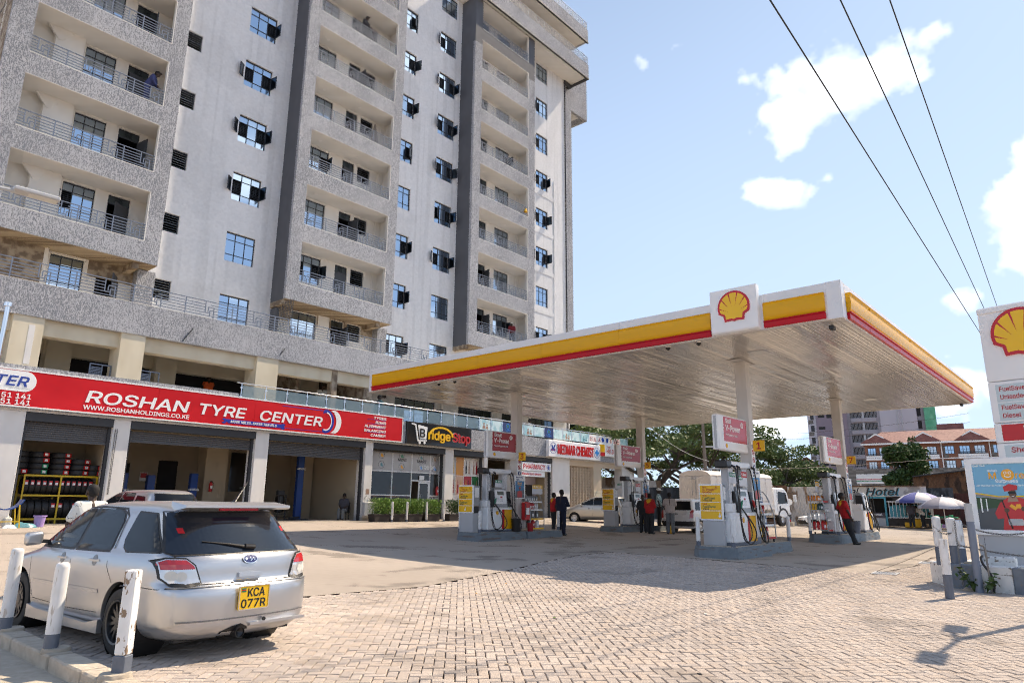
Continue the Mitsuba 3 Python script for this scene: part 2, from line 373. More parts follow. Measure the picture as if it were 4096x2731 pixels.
# k==0: brick covers cells (a,b),(a+1,b) lengthwise; k==2: brick covers (a,b-1),(a,b)
XY = B[:, :1] * pe1 + B[:, 1:2] * pe2
d2 = XY @ _f0[:2]; sd = XY @ _r0[:2]
vis = (d2 > 3.2) & (np.abs(sd) < d2 * .80 + 1.0) & (d2 < 24)
vis &= np.array([bool(v) and pin.contains(shapely.Point(*p)) for v, p in zip(vis, XY)])
B, XY, d2, sd = B[vis], XY[vis], d2[vis], sd[vis]
ZG = Gz(XY)
gradx, grady = (Gz(XY + [.2, 0]) - Gz(XY - [.2, 0])) / .4, (Gz(XY + [0, .2]) - Gz(XY - [0, .2])) / .4
_ci = np.array([(-1, -1), (1, -1), (1, 1), (-1, 1)], float)
def block_mesh(i, r):
    s = B[i, 2]; u, w = (pe1, pe2) if s == 0 else (pe2, pe1)
    l, m = PL / 2 - GAP / 2 * (.55 + r.random()), PW / 2 - GAP / 2 * (.55 + r.random())
    ja = r.gauss(0, .010); u, w = u * math.cos(ja) + w * math.sin(ja), w * math.cos(ja) - u * math.sin(ja)
    c0 = XY[i] + np.array([r.gauss(0, .0012), r.gauss(0, .0012)])
    tx, ty = gradx[i] + r.gauss(0, .010), grady[i] + r.gauss(0, .014); h = ZG[i] + r.gauss(0, .002)
    rings = []
    ch = .006
    for inset, dz in ((0, -.04), (0, -ch), (ch, 0)):
        p = _ci * [l - inset, m - inset]
        q = c0 + p[:, :1] * u + p[:, 1:] * w
        rings.append(np.column_stack([q, h + dz + (q - XY[i]) @ [tx, ty]]))
    v = np.vstack(rings)
    f = []
    for k in (0, 4):
        for t in range(4):
            a, b, c, d = k + t, k + (t + 1) % 4, k + 4 + (t + 1) % 4, k + 4 + t
            f += [(a, b, c), (a, c, d)]
    f += [(8, 9, 10), (8, 10, 11)]
    f = np.array(f)
    if u[0] * w[1] - u[1] * w[0] < 0: f = f[:, ::-1]
    return v, f
order = np.argsort(d2)
insight = [i for i in order if abs(sd[i]) < d2[i] * .735 and d2[i] > 4.55]
named = set(insight[:300])
rest = [[] for _ in range(4)]
for i in order:
    r = random.Random(int(i) * 13 + 5)
    kind = int(r.random() * 4)
    m = block_mesh(i, r)
    if i in named: part(paving, 'block', m, f'paver_{kind}')
    else: rest[kind].append(m)
for k in range(4):
    part(paving, 'more_blocks', cat(rest[k]), f'paver_{k}', kind='stuff')

# ---------------------------------------------------------------- low kerb with bollards at the left
KX = 2.40
for k, (y0, y1) in enumerate(((4.0, 5.55), (5.57, 6.72), (6.74, 7.55), (7.60, 8.75), (8.78, 9.9))):
    if k == 0: kerb = thing('roadside_kerb', 'rough cast concrete kerb under the left row of bollards', 'kerb', kind='structure')
    z = G(KX, (y0 + y1) / 2)
    part(kerb, 'kerbstone', cbox(KX - .12, KX + .10, y0, y1, z - .2, z + .085, .015), 'kerb_concrete')
for y in (9.28, 7.78, 6.32):
    z = G(KX, y)
    part(kerb, 'mortar_collar', mv(lathe([(.005, .045), (.115, .04), (.125, .02), (.13, 0), (.12, -.03)], 12), KX, y, z + .075), 'kerb_concrete', smooth=40)
struct('pavement', sheet(Polygon([(-4, 1), (KX - .1, 1), (KX - .1, 11), (-4, 11)]), 1.0, -.045), 'kerb_concrete', 'sandy concrete strip outside the kerb at bottom left')

def _boll(p, n, uv):
    r = fbm(p.x * 30, p.y * 30, p.z * 6, 3); s = fbm(p.x * 12 + 4, p.y * 12, p.z * 9, 3)
    c = mix((.60, .59, .57), (.78, .775, .77), s)
    c = mix(c, (.42, .36, .30), smoothstep(.62, .72, r) * .8)
    return c
mat('bollard_white', proc(_boll), .45)
mat('bollard_grey', proc(lambda p, n, uv: mix((.085, .10, .13), (.13, .15, .19), fbm(p.x * 20, p.y * 20, p.z * 8, 3))), .5)
mat('bollard_chipped', proc(lambda p, n, uv: mix(mix((.62, .61, .60), (.80, .80, .795), fbm(p.x * 14, p.y * 14, p.z * 6, 3)), (.25, .17, .11), smoothstep(.60, .66, fbm(p.x * 24, p.y * 24, p.z * 10, 4)))), .5)
def bollard(x, y, z, h, r, label, grey=.22, top='dome', m='bollard_white', tilt=(0, 0), group=None, n=18, square=False):
    t = thing('bollard', label, 'bollard', group)
    def tl(ms):
        v, f = ms; v = v.copy(); v[:, 0] += tilt[0] * v[:, 2]; v[:, 1] += tilt[1] * v[:, 2]; return mv((v, f), x, y, z)
    if square:
        part(t, 'post', tl(xf(cbox(-r, r, -r, r, h * grey, h, .012), ex=(math.cos(.6), math.sin(.6), 0), ey=(-math.sin(.6), math.cos(.6), 0))), m)
        part(t, 'painted_foot', tl(xf(cbox(-r - .002, r + .002, -r - .002, r + .002, 0, h * grey, .006), ex=(math.cos(.6), math.sin(.6), 0), ey=(-math.sin(.6), math.cos(.6), 0))), 'bollard_grey')
        part(t, 'wire_hook', tl(tube([(-r - .02, -.03, h * .86), (-r - .035, 0, h * .87), (-r - .03, .03, h * .86)], .006, 5)), 'dark_trim')
        return t
    prof = [(r, h * grey), (r, h - .05 if top == 'dome' else h)]
    if top == 'dome': prof += [(r * .92, h - .02), (r * .66, h - .004), (.001, h)]
    else: prof += [(r - .006, h), (r - .008, h - .02), (.001, h - .02)]
    part(t, 'post', tl(lathe(prof, n)), m, smooth=40)
    part(t, 'painted_foot', tl(lathe([(r + .001, 0), (r + .001, h * grey)], n)), 'bollard_grey', smooth=40)
    return t
bollard(2.34, 9.28, G(2.34, 9.28) + .08, .86, .062, 'white domed bollard at the left edge of the kerb, by the car bonnet', .17, n=24)
bollard(2.35, 7.78, G(2.35, 7.78) + .08, .80, .062, 'white domed bollard with a worn grey foot beside the front door of the silver estate', .2, n=24)
bollard(2.44, 6.32, G(2.44, 6.32) + .0, .90, .052, 'chipped and rusty square white post with peeling paint, nearest the camera', .27, m='bollard_chipped', square=True)

# ================================================================ the apartment building with the shops
def rb(x0, x1, y0, y1, z0, z1): return box(x0, x1, y0, y1, z0 + CZ, z1 + CZ)
def rcb(x0, x1, y0, y1, z0, z1, c=.015): return cbox(x0, x1, y0, y1, z0 + CZ, z1 + CZ, c)
def wall_xz(x0, x1, z0, z1, y0, thick, holes=()):      # front face at y0, relative heights
    p = Polygon([(x0, z0), (x1, z0), (x1, z1), (x0, z1)])
    for h in holes: p = p.difference(sbox(h[0], h[1], h[2], h[3]))
    return facing_front(prism(p, thick), (0, y0 + thick, CZ))
BLD = thing('apartment_building', 'tall grey and white apartment block with recessed balconies above a row of shops', 'building')
def bp(name, mesh, m, parent=None, smooth=False, label=None, kind=None): return part(parent or BLD, name, mesh, m, smooth, label, kind)
def bps(name, ms, m):
    for q in ms: bp(name, q, m)
PITCHZ = 3.165
ZW = [9.60 + PITCHZ * k for k in range(9)]              # window heads
YW, YB, YP = 31.0, 29.6, 28.2
WINH = 1.48

def window(x0, x1, zt, y=YW, h=WINH, cols=3, opens='', depth=.10, glass='pane', name='window', grille=True, rows=(.25, .74)):
    zb = zt - h; yy = y + depth; w = .036
    B = lambda a, b, c, d, yo=0, t=.05: rb(a, b, yy - .01 + yo, yy - .01 + yo + t, c, d)
    fr = [B(x0, x0 + w, zb, zt), B(x1 - w, x1, zb, zt), B(x0 + w, x1 - w, zt - w * 1.6, zt), B(x0 + w, x1 - w, zb, zb + w)]
    xs = [x0 + (x1 - x0) * k / cols for k in range(cols + 1)]; zs = [zb + h * r for r in rows]
    for x in xs[1:-1]: fr.append(B(x - .017, x + .017, zb + w, zt - w))
    for z in zs: fr.append(B(x0 + w, x1 - w, z - .016, z + .016, .002))
    key = bp(name, cat(fr), 'frame_metal')
    for c in range(cols):
        o = opens[c] if c < len(opens) else '.'
        ps = []
        lv = [zb] + zs + [zt]
        for r in range(len(lv) - 1):
            if o != '.' and r == 1: continue
            tl = nrng.normal(0, .006, 2)
            v, f = rb(xs[c] + .01, xs[c + 1] - .01, yy + .018, yy + .026, lv[r] + .01, lv[r + 1] - .01)
            v = v.copy(); v[:, 1] += (v[:, 0] - xs[c]) * tl[0] + (v[:, 2] - CZ - lv[r]) * tl[1]
            ps.append((v, f))
        part(key, 'pane', cat(ps), glass)
        if o != '.':
            a, b = xs[c] + .02, xs[c + 1] - .02; z0, z1 = zs[0] + .02, zs[-1] - .02
            if grille:
                g = [rb(a, b, yy + .03, yy + .042, z0 + (z1 - z0) * t / 8, z0 + (z1 - z0) * t / 8 + .014) for t in range(1, 8)]
                g += [rb((a + b) / 2 - .08, (a + b) / 2 - .066, yy + .03, yy + .042, z0 + .1, z1 - .2), rb((a + b) / 2 + .05, (a + b) / 2 + .064, yy + .03, yy + .042, z0 + .2, z1 - .1)]
                part(key, 'grille', cat(g), 'frame_metal')
            W = b - a; ang = {'r': math.radians(96 + nrng.normal(0, 7)), 'l': math.radians(138 + nrng.normal(0, 8)), 'R': math.radians(35)}[o]
            s = [box(0, W, -.02, .02, 0, .04), box(0, W, -.02, .02, z1 - z0 - .04, z1 - z0), box(0, .04, -.02, .02, .04, z1 - z0 - .04), box(W - .04, W, -.02, .02, .04, z1 - z0 - .04)]
            pn = box(.04, W - .04, -.004, .004, .04, z1 - z0 - .04)
            if o in 'rR': hx, dx = b, (-math.cos(ang), -math.sin(ang), 0)
            else: hx, dx = a, (math.cos(ang), -math.sin(ang), 0)
            ey = (-dx[1], dx[0], 0)
            tr = lambda m: xf(m, (hx, yy - .03, z0 + CZ), dx, ey)
            sk = part(key, 'sash', tr(cat(s)), 'frame_metal')
            part(key, 'sash_pane', tr(pn), 'dim_pane')
    return key

def louvre(x0, x1, zt, y=YW, h=.90, depth=.10):
    zb = zt - h; yy = y + depth; w = .045
    fr = [rb(x0, x0 + w, yy, yy + .05, zb, zt), rb(x1 - w, x1, yy, yy + .05, zb, zt), rb(x0 + w, x1 - w, yy, yy + .05, zt - w, zt), rb(x0 + w, x1 - w, yy, yy + .05, zb, zb + w), rb(x0 + w, x1 - w, yy, yy + .045, (zb + zt) / 2 - .02, (zb + zt) / 2 + .02)]
    key = bp('louvre_window', cat(fr), 'frame_metal')
    n = 7
    ls = []
    for k in range(n):
        z = zb + w + (h - 2 * w) * (k + .5) / n
        v, f = box(x0 + w, x1 - w, -.05, .05, -.003, .003); a = .6
        ls.append(xf((v, f), (0, yy + .03, z + CZ), (1, 0, 0), (0, math.cos(a), math.sin(a)), (0, -math.sin(a), math.cos(a))))
    part(key, 'louvre_blades', cat(ls), 'louvre_glass')
    return key

def door(x0, x1, zt, y=YW, ang=0, depth=.08, h=2.2):
    zb = zt - h; yy = y + depth; w = .045
    fr = [rb(x0, x0 + w, yy, yy + .06, zb, zt), rb(x1 - w, x1, yy, yy + .06, zb, zt), rb(x0 + w, x1 - w, yy, yy + .06, zt - w, zt), rb(x0 + w, x1 - w, yy, yy + .055, zt - .38, zt - .34)]
    key = bp('balcony_door', cat(fr), 'frame_metal')
    W = x1 - x0 - 2 * w
    part(key, 'fanlight', cat([rb(x0 + w, x0 + w + W * .3, yy + .02, yy + .03, zt - .34, zt - w), rb(x1 - w - W * .3, x1 - w, yy + .02, yy + .03, zt - .34, zt - w)] + [rb(x0 + w + W * .3, x1 - w - W * .3, yy + .012, yy + .03, zt - .34 + .04 * k, zt - .315 + .04 * k) for k in range(7)]), 'dim_pane')
    lf = [box(0, W, -.02, .02, 0, h - .39)] + [box(W * .14, W * .86, -.03, -.02, a, b) for a, b in ((.15, .75), (.85, 1.15), (1.22, h - .5))]
    a = math.radians(ang); dx = (-math.cos(a), -math.sin(a), 0)
    part(key, 'door_leaf', xf(cat(lf), (x1 - w, yy, zb + CZ), dx, (-dx[1], dx[0], 0)), 'dark_door')
    return key

def railing(x0, x1, y, zb, post=1.32, motif=None, h=.74, name='railing', pr=.014):
    m = []
    hs = [.10, .22, .34, .46, .58]
    m.append(rb(x0, x1, y - .022, y + .022, zb + h - .03, zb + h))
    L = x1 - x0; n = max(1, round(L / post)); ps = [x0 + L * k / n for k in range(n + 1)]
    mot = motif if motif is not None else [x0 + .42] + [(ps[k] + ps[k + 1]) / 2 + .2 for k in range(1, n - 1)] + [x1 - .42]
    for p in ps: m.append(rb(p - .018, p + .018, y - .018, y + .018, zb, zb + h - .03))
    for k, z in enumerate(hs):
        cuts = sorted([(c - .16 + (.0 if k > 1 else .18), c + .20 - (.0 if k in (1, 3) else .14)) for c in mot])
        a = x0
        for c0, c1 in cuts:
            if c0 > a: m.append(rb(a, c0, y - pr, y + pr, zb + z - pr, zb + z + pr))
            a = max(a, c1)
        if a < x1: m.append(rb(a, x1, y - pr, y + pr, zb + z - pr, zb + z + pr))
    for c in mot:
        q = pr * 1.15
        for xa, za, zc in ((c - .16, .22, .70), (c + .20, .0, .50), (c + .04, .10, .34), (c - .04, .26, .46)):
            m.append(rb(xa - q, xa + q, y - q - .002, y + q + .002, zb + za, zb + zc))
        for za, xa, xc in ((.22, c - .16, c + .04), (.48, c - .04, c + .20), (.34, c + .04, c + .12)):
            m.append(rb(xa, xc, y - q - .003, y + q + .003, zb + za - q, zb + za + q))
    return bp(name, cat(m), 'rail_metal')

# --- tower wall with its windows
WA = [(14.22, 15.72, z) for z in ZW]; WS = [(11.16, 11.97, z) for z in ZW]
WB = [(23.97, 25.48, z) for z in ZW]; WC = [(27.52, 29.02, z) for z in ZW]; WD = [(37.86, 39.32, z) for z in ZW]
holes = [(a, z - WINH, b, z) for L in (WA, WB, WC, WD) for a, b, z in L] + [(a, z - .90, b, z) for a, b, z in WS]
TOPZ = 36.6
balc = []
for (x0, x1) in ((4.3, 10.77), (16.8, 23.4), (29.5, 36.0)):
    pass
BAYS = [dict(x=(4.3, 10.77), o=(5.08, 10.1), k=range(0, 6), w=(7.24, 8.45), d=(8.95, 9.83), l=None),
        dict(x=(16.8, 23.4), o=(17.47, 22.77), k=range(0, 8), w=(18.02, 19.51), d=(20.41, 21.21), l=(21.44, 22.34)),
        dict(x=(29.5, 36.0), o=(30.22, 35.25), k=range(0, 8), w=(33.22, 34.72), d=(31.62, 32.35), l=None)]
for b in BAYS:
    for k in range(-1, 8):
        zt = ZW[k + 1]
        holes.append((b['w'][0], zt - WINH, b['w'][1], zt)); holes.append((b['d'][0], zt - 2.2, b['d'][1], zt))
        if b['l']: holes.append((b['l'][0], zt - .95, b['l'][1], zt))
# plain wall between the bays, cream wall inside them
def seg(x0, x1, z0, z1, m, name, y=YW, t=.22):
    return bp(name, wall_xz(x0, x1, z0, z1, y, t, [h for h in holes if h[0] > x0 - .5 and h[2] < x1 + .5]), m)
seg(10.60, 16.98, 6.3, TOPZ, 'white_render', 'tower_wall'); seg(23.2, 29.68, 6.3, TOPZ, 'white_render', 'tower_wall'); seg(35.8, 41.7, 6.3, TOPZ, 'white_render', 'tower_wall')
for b in BAYS: seg(b['x'][0] + (.2 if b['x'][0] > 5 else .0), b['x'][1] - .2, 6.3, TOPZ, 'balcony_cream', 'balcony_back_wall', YW + .004)
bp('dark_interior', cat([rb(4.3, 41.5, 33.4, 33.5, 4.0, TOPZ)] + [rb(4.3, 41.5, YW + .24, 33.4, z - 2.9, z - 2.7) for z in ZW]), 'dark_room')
bp('end_wall', rb(41.5, 41.7, YW + .23, 44, -1, 36.5), 'white_render'); bp('end_wall', rb(4.3, 4.5, YW + .23, 44, -1, 36.5), 'raw_plaster'); bp('rear_wall', rb(4.3, 41.7, 44, 44.2, -1, 36.5), 'white_render'); bp('roof', rb(4.3, 41.7, 31, 44, 36.6, 36.8), 'raw_plaster')
bp('drainpipe', tube([(41.62, 30.94, CZ + 4), (41.62, 30.94, CZ + 35)], .05, 8), 'dark_trim', smooth=40)
# --- windows
pat = {'A': ['...', 'l.r', 'l.r', 'l.r', 'l.r', 'l.r', '..r', 'l.r', '...'], 'B': ['l.r', '..r', '..r', '...', '..R', '..r', '..r', '..R', '...'], 'C': ['...', '...', 'l.r', 'R.r', 'l.r', 'l.r', 'l.r', 'l..', '...'], 'D': ['l..', 'l.r', '...', 'l.r', 'l.r', 'l.r', 'l..', 'l..', '...']}
pat['A'] = ['...', '...', 'l.r', 'l.r', 'l.r', '..r', 'l.r', 'l.r', '...']
for nm, L in (('A', WA), ('B', WB), ('C', WC), ('D', WD)):
    for k, (a, b, z) in enumerate(L): window(a, b, z, opens=pat[nm][k])
for a, b, z in WS: louvre(a, b, z)
for x, zz in ((38.7, 0),):      # plain bands and reveals on the right hand wall
    bp('wall_rib', rb(40.05, 40.17, YW - .05, YW - .002, 6.3, 25.2), 'white_render')
    bp('wall_rib', cat([rb(36.0, 40.05, YW - .035, YW - .003, z - 2.05, z - 1.72) for z in ZW[2:6]]), 'white_render')

# --- the three projecting balcony bays
ZO = [(10.63 + PITCHZ * k, 12.85 + PITCHZ * k) for k in range(8)]
for bi, b in enumerate(BAYS):
    x0, x1 = b['x']; o0, o1 = b['o']; top = 35.1
    hs = [(o0, ZO[k][0], o1, min(ZO[k][1], top)) for k in range(8)]
    zb = 9.70
    if bi == 2:
        bp('bay_front', wall_xz(x0, x1, zb, 31.45, YB, .2, hs), 'roughcast')
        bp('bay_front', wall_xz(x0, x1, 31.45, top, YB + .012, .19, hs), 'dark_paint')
    else: bp('bay_front', wall_xz(x0, x1, zb, top, YB, .2, hs), 'roughcast')
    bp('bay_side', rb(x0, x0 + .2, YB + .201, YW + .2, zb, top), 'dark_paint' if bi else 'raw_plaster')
    bp('bay_side', rb(x1 - .2, x1, YB + .201, YW + .2, zb, top), 'roughcast')
    bps('bay_lining', [rb(x0 + .2, x0 + .22, YB + .2, YW, zb + .3, top), rb(x1 - .22, x1 - .2, YB + .2, YW, zb + .3, top)], 'balcony_cream')
    if bi == 0: bp('bay_pier', rb(6.05, 7.1, YW - .28, YW + .003, 6.4, top), 'balcony_cream')
    else: bp('bay_pier', rb(x1 - .55, x1 - .22, YW - .12, YW + .003, 9.9, top), 'balcony_cream')
    for k in range(-1, 8):
        zt = ZO[k][1] if k >= 0 else ZO[0][1] - PITCHZ
        bp('balcony_slab', rb(x0 + .22, x1 - .22, YB + .19, YW, zt + .002, zt + .93), 'balcony_cream')
        if k >= 0:
            hd = zt
            # reveal lining so the opening reads with a pale edge
            bp('opening_edge', cat([rb(o0 - .03, o1 + .03, YB + .0, YB + .205, hs[k][3] - .001, hs[k][3] + .028), rb(o1 - .004, o1 + .03, YB - .004, YB + .205, hs[k][1], hs[k][3])]), 'balcony_cream')
            railing(o0 - .02, o1 + .02, YB + .05, ZO[k][0])
            bp('parapet_cap', rb(o0, o1, YB - .004, YB + .21, ZO[k][0] - .02, ZO[k][0] + .012), 'balcony_cream')
            if bi: bp('ceiling_light', cat([cyl((x, YB + .75, zt + CZ - .018), .09, .02, 10) for x in (o0 + 1.0, o0 + 3.4)]), 'shop_white')
        if bi == 0 and k >= 0: bp('ceiling_bracket', facing_front(prism([(0, 0), (1.0, 0), (.55, -.55), (.45, -.55)], .12), (5.7, YB + 1.2, zt + CZ)), 'balcony_cream')
    bp('bay_soffit', rb(x0 + .002, x1 - .002, YB + .004, YW, zb - .02, zb + .1), 'raw_plaster')
    bps('bay_soffit_beam', [rb(x0, x0 + .22, YB + .2, YW - .01, zb - .25, zb - .021), rb(x1 - .9, x1 - .65, YB + .2, YW - .01, zb - .28, zb - .021)], 'raw_plaster')
    for k in range(-1, 8):
        zt = ZW[k + 1]
        if zt > 36: continue
        wo = {0: ['...', 'l..', '...', '...', '...', '...', '...', '...', '...'], 1: ['...', 'l.r', '...', '..r', '...', '...', '...', '...', '...'], 2: ['...', '..r', '...', '...', '...', '..r', '...', '...', '...']}[bi][k + 1]
        window(b['w'][0], b['w'][1], zt, y=YW + .004, opens=wo, glass='pane')
        da = [[60, 35, 100, 12, 78, 40, 0, 0, 0], [80, 0, 100, 12, 45, 88, 95, 30, 0], [0, 88, 80, 0, 0, 40, 0, 0, 0]][bi][k + 1]
        door(b['d'][0], b['d'][1], zt, y=YW + .004, ang=da)
        if b['l']: louvre(b['l'][0], b['l'][1], zt, y=YW + .004, h=.95)
# --- roof terraces over the right hand bay and the box on the corner
def band(x0, x1, y0, z0, z1, m='roughcast'):
    bp('roof_parapet', rb(x0, x1, y0, y0 + .2, z0, z1), m); bp('roof_parapet', rb(x1 - .2, x1, y0 + .201, YW + 5, z0, z1), m); bp('roof_slab', rb(x0, x1 - .2, y0 + .201, YW + 5, z0 + .02, z0 + .25), 'balcony_cream')
band(28.9, 42.7, 29.2, 35.10, 36.35); railing(28.9, 42.6, 29.25, 36.35, post=2.0, name='roof_railing')
bp('roof_edge_strip', cat([rb(28.9, 42.72, 29.17, 29.32, 34.98, 35.098), rb(42.5, 42.72, 29.321, YW + 3, 34.98, 35.098)]), 'dark_trim')
bp('roof_edge_strip', rb(41.55, 42.5, YW - .12, YW + .03, 34.75, 35.10), 'dark_trim')
bp('penthouse_wall', rb(31, 40.5, 32.5, 32.7, 36.4, 38.7), 'balcony_cream')
band(30.5, 42.7, 29.2, 38.62, 39.75); railing(30.5, 42.6, 29.25, 39.75, post=2.0, name='roof_railing')
bp('roof_edge_strip', rb(30.5, 42.72, 29.17, 29.32, 38.50, 38.618), 'dark_trim')
bp('corner_pilaster', rb(41.72, 43.0, 31.3, 32.0, -1, 34.9), 'roughcast')
bp('corner_box', wall_xz(41.8, 45.8, 33.4, 37.6, 31.6, .25), 'roughcast'); bp('corner_box', rb(45.55, 45.8, 31.851, 38, 33.4, 37.6), 'roughcast'); bp('corner_box_soffit', rb(41.8, 45.55, 31.851, 38, 33.9, 34.1), 'balcony_cream')
for k in range(1, 8):
    zt = ZO[k][0]
    bp('end_balcony', rb(42.9, 43.95, 32.05, 34.5, zt - 1.0, zt - .15), 'roughcast')
    bp('end_railing', cat([rb(42.95, 43.92, 32.08, 32.11, zt - .15 + .15 * i, zt - .12 + .15 * i) for i in range(6)] + [rb(x, x + .03, 32.06, 32.10, zt - .15, zt + .66) for x in (43.0, 43.3, 43.6, 43.9)]), 'rail_metal')

# --- terrace parapet
TZ0, TZ1 = 6.30, 7.53
bp('terrace_parapet', rb(-3, 36.0, YP, YP + .2, TZ0, TZ1), 'roughcast'); bp('terrace_slab', rb(-3, 41.6, YP + .201, YW + .2, TZ0 + .12, 6.92), 'cream_paint')
bp('terrace_cap', rb(-3, 36.0, YP - .005, YP + .22, TZ1, TZ1 + .02), 'balcony_cream')
railing(-2.6, 35.9, YP + .08, TZ1 + .02, post=2.02, name='terrace_railing', motif=[-2.6 + 38.5 / 19 * k + 1.0 + .15 * ((k * 7) % 3 - 1) for k in range(19)])
bp('terrace_beam', rb(-3, 41.6, YP + .25, YP + .75, 5.72, TZ0 + .118), 'cream_paint')
bp('rusty_stub', cat([tube([(11.6, YP - .02, CZ + 6.35), (11.95, YP - .05, CZ + 6.95)], .022, 6), tube([(16.0, YP - .02, CZ + 6.55), (16.2, YP - .05, CZ + 6.85)], .02, 6)]), 'dark_trim')
bps('raw_wall_patch', [rb(5.3, 6.95, YW - .3, YW - .285, 6.95, 10.0), rb(8.6, 10.5, YW - .012, YW - .001, 9.0, 10.0)], 'raw_plaster')
bp('raw_wall_patch', wall_xz(17.05, 23.15, 9.0, 9.9, YW - .012, .01, [(18.0, 5, 19.53, 9.62), (20.4, 5, 21.22, 9.6), (21.43, 5, 22.36, 9.6), (19.6, 8, 20.3, 9.75)]), 'raw_plaster')
bp('pillar_under_bay', rb(10.35, 11.08, YW - .5, YW - .002, 6.93, 9.65), 'roughcast'); bp('pillar_under_bay', rb(23.15, 23.8, YW - .5, YW - .002, 6.93, 9.65), 'roughcast'); bp('pillar_under_bay', rb(16.85, 17.05, YW - .5, YW - .002, 6.93, 9.4), 'dark_paint')
bp('mesh_screen', cat([rb(16.9, 16.92, 29.0, 30.9, 6.95 + .14 * k, 6.96 + .14 * k) for k in range(19)] + [rb(16.9, 16.92, 29.0 + .14 * k, 29.01 + .14 * k, 6.95, 9.6) for k in range(14)] + [rb(17.0, 18.2, 29.0, 29.015, 6.95 + .12 * k, 6.96 + .12 * k) for k in range(10)] + [rb(17.0 + .12 * k, 17.01 + .12 * k, 29.0, 29.015, 6.95, 8.05) for k in range(11)]), 'frame_metal')

# --- first floor
for x0, x1 in ((5.83, 6.78), (9.33, 10.22), (14.95, 16.0), (1.6, 2.5)):
    bp('first_floor_column', rb(x0, x1, YP + .05, YP + 1.05, 4.1, 6.42), 'cream_paint')
bp('plaster_patch', rb(6.33, 6.52, YP + .04, YP + .049, 4.6, 6.0), 'shop_white')
for x in (7.8, 12.0, 4.2):
    bp('rear_column', rb(x, x + .9, 31.6, 32.3, 4.1, 6.42), 'cream_paint')
bp('rear_beam', rb(-3, 20.6, 32.0, 32.4, 5.75, 6.42), 'cream_paint'); bp('first_floor_ceiling', rb(-3, 20.9, YP + .76, 40, 6.415, 6.5), 'balcony_cream')
bp('first_floor_back', rb(-3, 21.9, 38, 38.2, 4, 6.41), 'raw_plaster'); bp('party_wall', rb(18.0, 18.2, 30, 38, 4.1, 6.41), 'raw_plaster')
bps('raw_pier', [rb(19.0, 19.3, YP + .2, YP + .6, 4.1, 6.41), rb(21.0, 21.5, YP + .3, 38, 4.1, 6.41)], 'raw_plaster')
for x in (3.0, 10.3, 16.05):
    bp('haunch', facing_front(prism([(0, .7), (.9, .7), (.45, .15), (0, .15)], .35), (x, YP + .75, CZ + 5.7)), 'cream_paint')
h1 = [(25.0, 4.2, 28.1, 5.95), (30.1, 4.2, 33.2, 5.95), (34.2, 4.2, 36.0, 5.95), (37.3, 4.2, 39.9, 5.95), (41.9, 4.2, 45.6, 5.95)]
bp('first_floor_wall', wall_xz(21.5, 46.4, 4.1, 6.42, 30.95, .2, h1), 'white_render')
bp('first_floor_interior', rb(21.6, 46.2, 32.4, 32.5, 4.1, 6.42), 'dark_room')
for a, _, c, zt in h1: window(a, c, zt, y=30.95, h=1.72, cols=4 if c - a > 2 else 2, opens='l..r' if a in (25.0, 41.9) else '....', glass='pane' if a < 29 else 'dim_pane', name='shop_window')
bp('security_grille', cat([rb(30.2 + .14 * k, 30.22 + .14 * k, 30.93, 30.945, 4.2, 5.9) for k in range(11)] + [rb(30.2, 31.7, 30.925, 30.94, 4.3 + .3 * k, 4.32 + .3 * k) for k in range(6)]), 'rail_metal')
bp('downpipe', tube([(28.6, 30.85, CZ + 4.2), (28.6, 30.85, CZ + 6.4)], .06, 8), 'shop_white', smooth=40)
for k, x in enumerate((8.4, 9.0, 10.6, 11.2)):
    pass

# --- first floor slab and fascia
bp('first_floor_slab', rb(-3, 46.4, YP - .05, 40, 2.96, 4.08), 'shop_white'); bp('fascia_wall', rb(-3, 46.4, YP - .22, YP - .051, 3.02, 4.16), 'roughcast')
bp('slab_kerb', rb(-3, 14.15, YP - .20, YP + .08, 4.161, 4.50), 'roughcast')

# --- ground floor: white piers, shutters, rooms
GF = -.86
PIERS = [(5.9, 6.68), (9.48, 10.08), (15.2, 15.83), (21.07, 21.54), (26.5, 27.15), (36.15, 38.05), (40.85, 41.85), (29.65, 29.95), (32.2, 32.9), (1.4, 2.0), (44.6, 46.3)]
for a, b in PIERS: bp('pier', rcb(a, b, YP - .03, YP + .65, GF - .3, 2.955, .012), 'shop_white' if b < 38.1 or a > 44 else 'beige_paint')
bp('shop_ceiling', rb(-3, 36.2, YP + .02, 36, 2.90, 2.955), 'room_beige')
bp('shop_floor', rb(-3, 46, YP + .02, 36.5, GF - .3, GF + .02), 'room_floor'); bp('shop_back_wall', rb(-3, 27, 35.0, 35.2, GF, 2.9), 'room_beige')
bps('partition', [rb(9.60, 9.9, YP + .66, 31.2, GF, 2.9), rb(6.0, 6.2, YP + .66, 35, GF, 2.9), rb(21.15, 21.4, YP + .66, 35, GF, 2.9), rb(26.7, 26.9, YP + .66, 36, GF, 2.9), rb(7.0, 9.9, 31.3, 31.4, GF, 2.9), rb(29.7, 29.9, YP + .66, 36, GF, 2.9), rb(36.3, 36.5, YP + .66, 36, GF, 2.9)], 'room_beige')
bps('inner_pillar', [rb(14.9, 15.95, 32, 32.8, GF, 2.9), rb(20.5, 21.0, 32.6, 33.2, GF, 2.9)], 'room_beige')
bps('back_doorway', [rb(14.0, 14.9, 34.96, 34.99, GF, 1.9), rb(11.9, 12.7, 34.96, 34.99, GF, 1.7)], 'dark_room')
